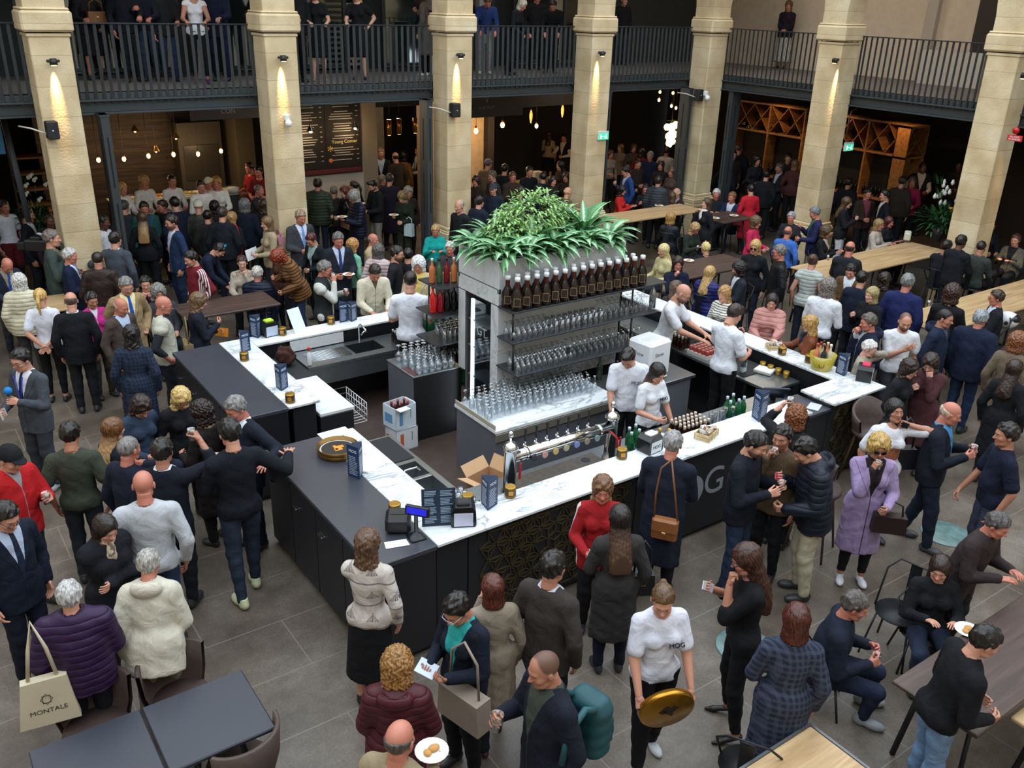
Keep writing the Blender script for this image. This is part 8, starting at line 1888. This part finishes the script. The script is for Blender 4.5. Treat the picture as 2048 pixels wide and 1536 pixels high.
# --- far right, in and before the arcade ---
for q in ((2034, 468, 1.50, -20, 'f', 'jacket:open:5a584e:15161a', 'short:4a2a1c', 'l', 'tables,tables', 'brown-haired person in grey-green jacket behind the white helmet', .75), (1966, 481, 1.56, 160, 'm', 'sweater:363c38', 'crop:221c1a', 'm', 'table,table', 'person in dark green sweater leaning on the oak table, back to us', .76),
   (1926, 470, 1.76, 150, 'm', 'jacket:14161d', 'short:17110e', 'd', 'table,table', 'person in black coat beside the dark green sweater', None),           (1941, 395, 1.76, 165, 'm', 'jacket:15161b', 'bald:6a5a3a', 'm', 'down,down', 'shaven-headed person in black behind the flower arrangement', None), (1771, 379, 1.76, -75, 'm', 'sweater:open:14171d:c8c4b8', 'short:241c18', 'l', 'down,down', 'person in black sweater with white collar in profile under the wine racks', None),
   (1697, 394, 1.68, 85, 'f', 'jacket:15161b', 'long:4a3420', 'p', 'phone,down', 'long-haired person in black with white trousers reading a phone', None), (1738, 377, 1.70, 30, 'm', 'jacket:open:33271e:7a3a4a', 'short:17110e', 'r', 'hold,down', 'person in brown jacket between the two in black under the wine racks', None),
   (1761, 438, 1.46, 70, 'f', 'jacket:b0a498', 'bob:8a6e48', 'r', 'tables,tables', 'blond bobbed person in beige cardigan leaning on the high table', .70), (1781, 433, 1.44, 60, 'f', 'jacket:1c1c22', 'bob:4a1c1c', 'r', 'tables,tables', 'dark red-haired person beside the beige cardigan', .68),
   (1827, 354, 1.66, 0, 'f', 'jacket:8c1c44', 'bob:5c452e', 'r', 'hold,hold', 'person in magenta jacket in the arcade shade', None), (1848, 325, 1.78, 15, 'm', 'gilet:open:15151c:b0a498', 'short:17110e', 'd', 'down,hold', 'waiter in black waistcoat and red tie under the right wine rack', None),
   (1920, 322, 1.76, -20, 'm', 'jacket:2c211c', 'short:17110e', 'd', 'down,down', 'person in dark brown in the arcade shade', None), (1950, 325, 1.80, -60, 'm', 'jacket:11141f', 'short:1a1411', 'd', 'hold,hold', 'person in dark blue at the far right of the arcade', None),
   (1808, 352, 1.72, 160, 'm', 'jacket:2c241e', 'short:2a201a', 'm', 'down,down', 'person in brown seen from behind beside the magenta jacket', None), (1700, 355, 1.72, 160, 'm', 'jacket:14151c', 'short:2a1616', 'm', 'down,down', 'dark figure with reddish hair just right of the lit pillar', None),
   (1560, 326, 1.74, -60, 'm', 'blazer:open:1e2024:b0b4bc', 'short:4c443c', 'm', 'hold,hold', 'person in dark suit in profile under the left wine rack', None), (1480, 288, 1.76, 165, 'm', 'jacket:12151c', 'crop:3a3430', 'm', 'down,down', 'shaven-headed dark figure left of the wine rack', None),
   (1516, 312, 1.68, 30, 'f', 'jacket:15151b', 'wavy:17110e', 'r', 'hold,hold', 'person with dark hair and glasses under the wine rack', None), (1454, 322, 1.72, 165, 'm', 'jacket:15171f', 'short:17110e', 'm', 'down,down', 'dark-clothed person by the corner steel post, left one', None),
   (1468, 300, 1.70, 20, 'm', 'jacket:2c2420', 'short:2a201a', 'l', 'down,down', 'person in brown half hidden near the corner pillar', None), (1578, 307, 1.70, 0, 'm', 'jacket:241a18', 'short:17110e', 'm', 'down,down', 'person with pale collar behind the man in the dark suit', None),
   (1592, 320, 1.66, 170, 'f', 'jacket:4a2a26', 'bob:6a4a30', 'l', 'down,down', 'person beside the lit pillar under the left wine rack', None), (1535, 340, 1.70, 170, 'm', 'jacket:17181c', 'short:15110f', 'l', 'down,down', 'dark-coated person seen from behind under the left wine rack', None),
   (1897, 480, 1.50, 150, 'm', 'jacket:16171e', 'short:1a1411', 'm', 'table,table', 'person in black bending at the flower end of the table', .75), (1985, 440, 1.62, 30, 'f', 'jacket:1c1c22', 'bob:17110e', 'l', 'hold,hold', 'small dark-haired person before the right pillar', None),
   (2040, 665, 1.70, 165, 'f', 'coat:6a5c4c', 'curly:7a4a2c', 'l', 'down,down', 'person in taupe coat cut off by the right edge', None), (2035, 720, 1.66, 160, 'f', 'coat:14151a', 'long:2a1c14', 'l', 'down,down', 'person in black at the right edge beside the taupe coat', None)):
 p(q[0], q[1], q[2], q[3], q[4], q[5], 'trousers:c8c8c8' if 'white trousers' in q[9] else 'trousers:1a1a1e', q[6], q[7], q[8], q[9], seat=q[10])
# --- the gallery, most of it cut off by the top of the picture ---
def gp(fx, fy, H, F, sex, top, bot, hair, sk, pose, label, **k):
 f_ = P(fx, fy, ZF); return p(0, 0, H, F, sex, top, bot, hair, sk, pose, label, zf=ZF, at=Vector((f_.x, f_.y, ZF+H)), **k)
gp(195, 160, 1.64, 10, 'f', 'jacket:14161c', 'skirt:-.5:131418', 'long:4a3420', 'm', 'hold,pocket', 'person in black at the railing with a tan bag, gallery left')
handbag(P(195, 160, ZF)+Vector((.1, -.22, .95)), 0, 'tan leather bag at the gallery railing', '7a4c22', (.16, .07, .2), .2)
gp(270, 164, 1.76, 10, 'm', 'jacket:131620', 'jeans:15171c', 'short:17110e', 'r', 'down,rail', 'person in dark jacket at the railing, second from the left')
gp(305, 163, 1.74, -10, 'm', 'sweater:14182a', 'jeans:26303f', 'short:17110e', 'r', 'cup,rail', 'person in navy sweater leaning on the railing holding a phone')
gp(345, 163, 1.66, 10, 'm', 'jacket:1c1d20', 'jeans:20304a', 'short:3a2a20', 'r', 'down,rail', 'person in jeans between the navy sweater and the white top')
gp(405, 168, 1.68, 0, 'f', 'tank:dcdce0', 'leggings:111216', 'long:3a281c', 'm', 'rail,rail', 'person in white vest and black capri trousers with purple heels', shoes='h5a1c7a')
gp(445, 162, 1.76, -15, 'm', 'blazer:141c34', 'trousers:151c34', 'short:17110e', 'l', 'pocket,rail', 'person in navy suit leaning right of the white vest')
gp(640, 162, 1.68, 5, 'f', 'dress:0f1014', None, 'long:5c3c24', 'p', 'rail,rail', 'person in short black dress, left of the two bare-legged women', shoes='hb08a70')
gp(720, 160, 1.68, -10, 'f', 'dress:0f1014', None, 'verylong:b0905c', 'p', 'rail,hip', 'person in black dress with blond hair and black strappy heels', shoes='h111113')
gp(600, 165, 1.78, 20, 'm', 'jacket:121317', 'trousers:121317', 'short:17110e', 'l', 'hold,down', 'person in black suit beside the second pillar on the gallery')
gp(850, 152, 1.72, -120, 'f', 'coat:5a5048', 'trousers:14151a', 'long:3a281c', 'l', 'phone,down', 'person in taupe jacket and white shoes left of the third pillar', shoes='d0d2d0')
gp(975, 152, 1.72, 10, 'm', 'shirt:26386c', 'trousers:7a7a7c', 'short:5c3c28', 'r', 'rail,rail', 'bearded person in blue shirt leaning on the railing', lean=28, beard='s', hp=20, shoes='b8b89a')
gp(1045, 152, 1.62, 60, 'f', 'jacket:14171c', 'trousers:14151a', 'bob:c0b8a4', 'r', 'rail,rail', 'grey-blond person in black leaning on the railing', lean=24)
gp(1100, 150, 1.66, 0, 'm', 'sweater:0f1013', 'trousers:14151a', 'short:17110e', 'r', 'rail,rail', 'dark-haired person in black leaning on the railing near the fourth pillar', lean=26, hp=18)
gp(1070, 140, 1.74, 20, 'm', 'jacket:1a1a1e', 'trousers:15161a', 'short:5a3a28', 'r', 'down,down', 'brown-haired person behind the two leaning on the railing')
gp(1240, 130, 1.70, 30, 'm', 'jacket:14151a', 'trousers:2a3038', 'short:17110e', 'l', 'down,down', 'dark figure in the shade between fourth and corner pillars')
gp(1560, 138, 1.68, -10, 'f', 'jacket:1c1826', 'skirt:-.76:vstripes:c8c8c4:24262a', 'wavy:5c402a', 'm', 'clasp,clasp', 'person in black and white striped skirt alone on the right gallery', shoes='181818')
# a seat under everybody who sits
_tpl = {}
for a in PEOPLE:
 if not a['seat'] or 'purple puffer' in a['label']: continue
 hi_ = a['seat'] > .55; w_ = a['label'].split(); who = ' '.join(w_[:10])
 lab = ('dark metal stool under the ' if hi_ else 'dark metal chair under the ')+who
 loc = a['W'] @ Vector((0, -.02, 0)); loc.z = 0
 if hi_ not in _tpl:
  o = _tpl[hi_] = wire_chair(loc, a['rz'], lab, .72 if hi_ else .45);
  if hi_: o.name = 'metal_stool'; o['category'] = 'stool'
 else: o = dup(_tpl[hi_], loc, a['rz'], lab)
 z_ = a['seat']/(.72 if hi_ else .45); o.scale = (1, 1, z_)
 o['group'] = 'seats under seated visitors'
# ---------------- shops under the arcade ----------------
def bulb(p, label, top=3.45, power=14, r=.035, col='ffb860', cone=None, group=None, light=True, shade='b98a4a'):
 t = thing('pendant_lamp', label, 'lamp', p, 0, group)
 MB().cyl((0, 0, r), (0, 0, top-p[2]), .006, n=6).build('cord', M_black, t)
 if cone: MB().lathe([(.02, .13), (.03, .10), (cone, .0)], n=16, cap=False).build('shade', mat(shade, .25, .9), t)
 else: MB().cyl((0, 0, r*.8), (0, 0, r*2.2), r*.45, n=10).build('socket', mat(shade, .3, .8), t)
 MB().ball((0, 0, 0), (r, r, r*1.3)).build('bulb', mat(col, .4, emit=14.), t)
 if light:
  l = bpy.data.lights.new('lamp_light', 'POINT'); l.energy = power; l.color = (1, .68, .36); l.shadow_soft_size = r
  o = bpy.data.objects.new('lamp_light', l); C.objects.link(o); o.location = Vector(p)+Vector((0, 0, -.08-r))
 return t
M_plank = wood_mat('4a3626', '221812', 1.2, .6, key='_dark_planks')
# the white-shirt counter
a_, b_ = P(228, 408, 1.25), P(478, 384, 1.25); y0 = (a_.y+b_.y)/2
t = thing('display_counter', 'long pale food counter where the white-shirted servers stand', 'counter', (a_.x, y0, 0)); Lc = b_.x-a_.x
MB().box((0, .02, 0), (Lc, .6, 1.20), .01).build('body', mat('3a3632', .6), t); MB().box((-.02, -.02, 1.20), (Lc+.02, .62, 1.25), .006).build('worktop', mat('c8c0ac', .4), t)
MB().box((0, -.015, 1.252), (Lc, -.005, 1.42)).build('glass_screen', glass_mat((.9, .95, .93), .3, .04, 'screen'), t)
fc = ['b8602c', 'c89a44', 'd0a850', 'c87a38', 'b04a28', 'c8a860', 'd8b86a', 'b8843c']
for k in range(8):
 t = thing('food_platter', 'platter of %s, %s on the servers\' counter' % (['red-brown cured meat', 'golden pastries', 'yellow savouries', 'orange snacks', 'red tomato bites', 'pale fritters', 'breaded morsels', 'toasted bread'][k], ['first', 'second', 'third', 'fourth', 'fifth', 'sixth', 'seventh', 'last'][k]), 'food', (a_.x+.18+k*(Lc-.3)/8, y0+.28, 1.251))
 MB().box((-.14, -.18, 0), (.14, .18, .015), .006).build('tray', mat('d8d4c8', .4), t); b = MB()
 for i in range(14): b.ball((rnd.uniform(-.11, .11), rnd.uniform(-.14, .14), .03), (.03, .025, .022), n=6)
 b.build('food', mat(fc[k], .7), t)
t = thing('plate_stack', 'stack of white plates at the right end of the servers\' counter', 'plates', P(467, 384, 1.26)); MB().lathe([(0, 0), (.12, .0), (.13, .10), (0, .10)], n=20).build('plates', mat('dcdad4', .4), t)
struct(MB().box((1.3, y0+.75, 0), (6.9, 21.95, .28)).build('floor_platform', mat('3a3530', .7)))
tag(MB().box((3.0, 21.7, .3), (6.85, 21.8, 3.4)).build('plank_panelling', M_plank), 'dark wooden planked wall behind the servers', 'panelling')
t = thing('bread_shelf', 'wooden bread shelving left of the servers', 'shelf', (2.9, y0+.8, .28))
for k in range(6): MB().box((-.6, 0, .25+k*.32), (.35, .4, .29+k*.32), .006).build('shelf_board', wood_mat('8a6238', '5e4024', 1., .6, key='_shelf'), t)
MB().box((-.62, 0, 0), (-.58, .4, 2.2)).box((.33, 0, 0), (.37, .4, 2.2)).build('upright', M_plank, t)
t = thing('cabinet', 'grey-brown oven front between servers and menu board', 'oven', (6.3, 21.2, .28)); MB().box((-.5, 0, 0), (.5, .4, 2.3), .01).build('body', mat('3e382e', .5), t); MB().box((-.4, -.02, 1.0), (.4, 0, 1.8), .01).build('door', mat('36322c', .3), t)
for k, (px, py) in enumerate(((197, 320), (248, 318), (297, 312), (347, 309), (396, 308), (442, 302))):
 q = PY(px, py, y0+.45); bulb(q, 'bare warm bulb hanging over the servers\' counter, %s from the left' % ['first', 'second', 'third', 'fourth', 'fifth', 'sixth'][k], 3.45, 7, .04)
for k, (px, py) in enumerate(((312, 302), (270, 262), (352, 276))): bulb(PY(px, py, 20.5), 'small brass pendant lamp above the servers, %s' % ['lowest', 'left', 'right'][k], 3.45, 3, .025, cone=.08)
for k, (px, py) in enumerate(((952, 262), (1005, 250))):
 q = PY(px, py, 19.2); bulb(q, 'glowing pear-shaped bulb by the warm wall, %s one' % ['left', 'right'][k], 3.45, 30, .055)
for k, (px, py) in enumerate(((778, 250), (798, 248), (830, 246))):
 q = PY(px, py, 18.6); t = thing('copper_lamp', 'copper tube lamp in the kitchen hatch, %s one' % ['left', 'middle', 'right'][k], 'lamp', q); MB().cyl((0, 0, -.22), (0, 0, .12), .05, n=16).build('tube', mat('b8783c', .2, .9), t); MB().cyl((0, 0, .12), (0, 0, 3.45-q.z), .006, n=6).build('cord', M_black, t); MB().ball((0, 0, .02), .03).build('bulb', mat('ffc880', .4, emit=8.), t) if 0 else MB().cyl((0, 0, -.225), (0, 0, -.222), .035, n=12).build('bulb', mat('ffc880', .4, emit=10.), t)
l = bpy.data.lights.new('kitchen_light', 'POINT'); l.energy = 35; l.color = (1, .74, .5); l.shadow_soft_size = .15; o = bpy.data.objects.new('kitchen_light', l); C.objects.link(o); o.location = (10.4, 19.6, 3.0)
for k, (px, py) in enumerate(((621, 262), (710, 255))): bulb(PY(px, py, 18.5), 'clear glass pendant in front of the menu board, %s one' % ['left', 'right'][k], 3.45, 8, .035, 'ffe8c8', cone=.09, shade='8a8a88')
t = bulb(PY(1073, 252, 19.0), 'small round white bulb in the dim dining room', 3.45, 10, .045)
for k, (px, py, lab) in enumerate(((1062, 233, 'slim brass tube lamp in the dim dining room, left one'), (1125, 222, 'slim brass tube lamp in the dim dining room, right one'))):
 q = PY(px, py, 18.8); t = thing('tube_lamp', lab, 'lamp', q); MB().lathe([(.01, -.16), (.035, -.05), (.04, .05), (.012, .16)], n=14).build('shade', mat('e8b050', .3, emit=1.6), t); MB().cyl((0, 0, .16), (0, 0, 3.45-q.z), .006, n=6).build('cord', M_black, t)
t = thing('bench', 'pale bench with a white box in the dim dining room', 'bench', tuple(PY(1080, 320, 18.6))[:2]+(0,)); MB().box((-.9, -.2, .0), (.9, .2, 1.0), .01).build('base', mat('3a2f26', .7), t); MB().box((-.95, -.25, 1.0), (.95, .25, 1.05), .01).build('top', mat('6e5f48', .5), t)
tag(MB().box((-.12, -.1, 0), (.12, .1, .22), .01).build('white_box', mat('b0a890', .6), None, tuple(PY(1075, 318, 18.6))[:2]+(1.055,)), 'small white box on the bench in the dim dining room', 'box')
# glowing chandelier by the corner
q = PY(1342, 262, 19.0); t = thing('chandelier', 'glowing cluster of yellow glass lanterns beside the corner pillar', 'lamp', q)
for k, (dx, dz, r_) in enumerate(((-.18, .12, .09), (.02, .10, .12), (.16, .16, .10), (-.05, -.15, .12), (.14, -.10, .10), (-.02, -.34, .11), (.12, -.30, .08))): MB().lathe([(r_*.5, -r_), (r_, -r_*.2), (r_*.9, r_*.5), (r_*.4, r_)], (dx, 0, dz), 12).build('lantern', mat('ffd890', .4, emit=3.5), t)
MB().cyl((0, 0, .2), (0, 0, 3.45-q.z), .02, n=8).tube([(-.2, 0, .3), (.2, 0, .3)], .012).build('stem', M_black, t)
for k, (px, py) in enumerate(((1318, 200), (1343, 212), (1352, 216), (1320, 184), (1346, 186))): bulb(PY(px, py, 18.2+.2*k), 'small round bulb above the lantern cluster, %s' % ['left', 'middle', 'right', 'upper left', 'upper right'][k], 3.45, 4, .035, light=k < 2)
# wine racks
M_rack = wood_mat('b07a40', '8a5a2c', 1., .5, key='_rack')
XR = 20.6
def rack(px0, px1, zt, label, nx=4, wide=None):
 a_, b_ = PX(px0, 215, XR), PX(px1, 225, XR); y1, y0_ = a_.y, b_.y
 t = thing('wine_rack', label, 'wine rack', (XR, y0_, 0)); w = y1-y0_; n = max(1, round(w/1.35)); zs = zt-.75
 b = MB()
 for z in (zt-.05, zs-.05, .9): b.box((0, 0, z), (.4, w, z+.05), .004)
 for k in range(n+1): b.box((-.01, k*w/n-.025, 0), (.4, k*w/n+.025, zt), .004)
 b.build('frame', M_rack, t); b = MB()
 for k in range(n):
  c0 = k*w/n+.03; cw = w/n-.06
  for j in range(2):
   u0 = c0+j*cw/2; u1 = u0+cw/2
   for (ua, za, ub, zb) in ((u0, zs, u1, zt-.05), (u0, zt-.05, u1, zs)):
    d = Vector((0, ub-ua, zb-za)); M_ = frameM((.02, ua, za), d, (1, 0, 0)); b.box((0, 0, -.010), (d.length, .34, .010), 0, 0, M_)
 b.build('lattice', M_rack, t)
 b = MB(); b.box((.36, 0, 0), (.4, w, zt)).build('back', mat('1a1410', .8), t)
 bt = MB().cyl((0, 0, 0), (.26, 0, 0), .036, n=8).cyl((-.08, 0, 0), (0, 0, 0), .013, n=6).mesh('bottle', mat('12160f', .15)); bs = MB().lathe(PS, n=8).mesh('bottle', mat('14180f', .15))
 for k in range(n*7):
  u = (k+.6)*w/(n*7); q_ = one(bt, 'wine_bottle', 'wine bottle lying in the lattice of the '+label.split(',')[0], 'bottle', (XR+.08, y0_+u, zs+.045+(.0 if k % 2 else .07)), 'bottles lying in '+label.split(',')[0])
 for k in range(n*9):
  for z in (.951, ): one(bs, 'wine_bottle', 'upright wine bottle on the lower board of the '+label.split(',')[0], 'bottle', (XR+.15, y0_+(k+.5)*w/(n*9), z), 'bottles standing in '+label.split(',')[0])
 return t
rack(1476, 1612, 2.86, 'left wooden wine rack, seen between corner pillar and lit pillar')
rack(1672, 1822, 2.82, 'right wooden wine rack, seen beyond the lit pillar')
t = thing('wine_rack', 'end-on wooden wine rack with a spotlight on its top lattice', 'wine rack', PX(1845, 240, XR)*1.0+Vector((0, 0, -2.5)))
t.location.z = 0; t.location.x = 20.2
b = MB();
for x in (0, .75): b.box((x, 0, 0), (x+.05, .35, 2.82))
for z in (2.77, 2.05): b.box((0, 0, z), (.8, .35, z+.05))
b.build('frame', M_rack, t); b = MB()
for (ua, za, ub, zb) in ((.05, 2.1, .75, 2.77), (.05, 2.77, .75, 2.1)):
 d = Vector((ub-ua, 0, zb-za)); M_ = frameM((ua, .02, za), d, (0, 1, 0)); b.box((0, 0, -.010), (d.length, .3, .010), 0, 0, M_)
b.build('lattice', M_rack, t); MB().box((0, .33, 0), (.8, .35, 2.8)).build('back', mat('1a1410', .8), t)
for (x, y, e) in ((19.7, 14.6, 26), (19.7, 12.6, 22), (19.8, 16.4, 18), (19.7, 10.9, 14)):
 l = bpy.data.lights.new('shop_downlight', 'SPOT'); l.energy = e*3; l.color = (1, .62, .32); l.spot_size = 1.6; l.spot_blend = .8; l.shadow_soft_size = .05
 o = bpy.data.objects.new('shop_downlight', l); C.objects.link(o); o.location = (x, y, 3.38); o.rotation_euler = Vector((.55, 0, -1)).to_track_quat('-Z', 'Y').to_euler()
 tt_ = thing('downlight', 'small recessed downlight in the dark ceiling at y %d of the wine racks' % 0 if 0 else {14.6: 'downlight over the left wine rack', 12.6: 'downlight over the right wine rack', 16.4: 'downlight near the corner of the wine shop', 10.9: 'downlight over the end-on wine rack'}[y], 'lamp', (x, y, 3.40)); MB().cyl((0, 0, 0), (0, 0, .06), .05, n=14).build('housing', M_black, tt_); MB().cyl((0, 0, -.004), (0, 0, 0), .035, n=12).build('lens', mat('ffc890', .4, emit=5.), tt_)
for (x, y, e) in ((1.0, 18.5, 10), (17.5, 17.8, 18), (14.6, 17.4, 12), (8.3, 17.6, 16)):  # made-up lamps added under the gallery as dim warm fill
 l = bpy.data.lights.new('arcade_fill', 'POINT'); l.energy = e; l.color = (1, .78, .56); l.shadow_soft_size = .2; o = bpy.data.objects.new('arcade_fill', l); C.objects.link(o); o.location = (x, y, 3.3)
 n_ = {1.0: 'left', 17.5: 'corner', 14.6: 'dining room', 8.3: 'menu board'}[x]; tt_ = thing('ceiling_fill_lamp', 'round added fill lamp under the gallery, '+n_+' part', 'lamp', (x, y, 3.40)); MB().lathe([(.09, 0), (.10, .03), (.10, .06)], n=18).build('housing', M_black, tt_); MB().cyl((0, 0, -.004), (0, 0, 0), .08, n=16).build('diffuser', mat('ffe0b8', .4, emit=3.), tt_)
# ---------------- flowers, helmet, table things ----------------
def flowers(p, label, seed, col2, s=1.):
 t = thing('flower_arrangement', label, 'flowers', p); t.scale = (s, s, s); r = random.Random(seed); sp = []
 for i in range(230):
  a = r.uniform(0, 6.28); e = r.uniform(-.2, 1.4); d = Vector((math.cos(a), math.sin(a), e)).normalized(); k = r.uniform(.05, .40)
  sp.append((d*k+Vector((0, 0, .30)), d+Vector((r.uniform(-.4, .4), r.uniform(-.4, .4), 0)), r.uniform(.12, .24), r.uniform(.03, .06), 1.))
 for i in range(9):
  a = r.uniform(0, 6.28); d = Vector((math.cos(a)*.35, math.sin(a)*.35, 1)); sp += [(Vector((0, 0, .4))+d*k, d, .2, .02, .3) for k in (.2, .45, .7)]
 link('foliage', leaf_mesh('foliage', sp, leaf_mat('1f4524', '3c6c38', 'bouquet')), t)
 b = MB()
 for i in range(16 if s > 1.01 else 7): q_ = Vector((r.uniform(-.22, .22), r.uniform(-.2, .2), r.uniform(.7, 1.2))); b.ball(q_, (.035, .035, .045), n=6); b.ball(q_+Vector((.04, .02, .03)), (.03, .02, .03), n=6)
 b.build('white_blossom', mat('d8dcd0', .6), t); b = MB()
 for i in range(7): q_ = Vector((r.uniform(.05, .32), r.uniform(-.3, 0), r.uniform(.35, .75))); b.lathe([(.005, -.05), (.03, .02), (.045, .06), (.01, .05)], q_, 8)
 b.build('orange_blossom', mat(col2, .6), t)
 MB().lathe([(.07, 0), (.10, .12), (.12, .30), (.11, .30), (.09, .12), (0, .02)], n=18, cap=False).build('vase', mat('2a2c2e', .3), t); return t
flowers(P(1872, 482, 1.05), 'big arrangement of white lilies and orange blooms at the table end', 4, 'd89020', 1.05)
q = P(85, 470, 1.0); flowers(Vector((q.x, q.y, .9)), 'flower arrangement with white and orange blooms left of the first pillar', 9, 'b86a2a', 1.0)
tag(MB().lathe([(.20, 0), (.22, .5), (.22, .9), (0, .9)], n=20).build('flower_stand', mat('1c1c1e', .6), None, (q.x, q.y, 0)), 'dark round stand under the left flower arrangement', 'stand')
t = thing('helmet', 'white scooter helmet on the right-hand oak table', 'helmet', P(2012, 652, 1.05)+Vector((0, 0, .0)), math.radians(200))
MB().ball((0, 0, .10), (.13, .16, .13), n=20).build('shell', mat('dcdcdc', .2), t); MB().ball((0, .06, .13), (.115, .115, .075), n=16).build('visor', mat('1a1c20', .1), t); MB().cyl((.128, .0, .08), (.136, 0, .08), .03, n=16).build('vent_badge', mat('2a2c2e', .4), t)
t = thing('toaster', 'cream double napkin holder on the far end of the oak table', 'holder', P(1813, 482, 1.05), math.radians(30)); MB().box((-.14, -.07, .0), (.14, .07, .03), .01).build('base', mat('3a2c22', .5), t); MB().box((-.14, -.065, .03), (-.01, .065, .19), .02).box((.01, -.065, .03), (.14, .065, .19), .02).build('body', mat('c8c4b0', .4), t)
def table_plate(px, py, z, label, food=True): return plate((P(px, py, z)-Vector((0, 0, .0195)), None, None), label, food)
# plates, glasses and papers lying on the tables
table_plate(1935, 1262, .74, 'white paper plate with scraps on the dark wooden table at the right')
cup((P(1942, 1285, .74)+Vector((0, 0, .05)), None, None), 'wine glass of pale yellow wine on the dark wooden table', 'c8cc70', .035, .09, .5)
for (px, py, z, lab) in ((1430, 437, 1.0, 'left white plate on the small dark table by the corner pillar'), (1468, 432, 1.0, 'right white plate on the small dark table by the corner pillar'), (1377, 522, .95, 'white plate on the dark brown table beside the woman drinking'),
       (1318, 412, 1.05, 'white plate in front of the two women at the pale high table')): table_plate(px, py, z, lab)
for (px, py, z, lab) in ((1655, 520, 1.05, 'small glass of dark drink on the oak high table by the curly-haired woman'), (1856, 612, 1.05, 'small glass on the near end of the helmet table'), (1395, 500, .95, 'glass beside the plate on the dark brown table')): cup((P(px, py, z)+Vector((0, 0, .045)), None, None), lab, '6a3a20', .03, .09)
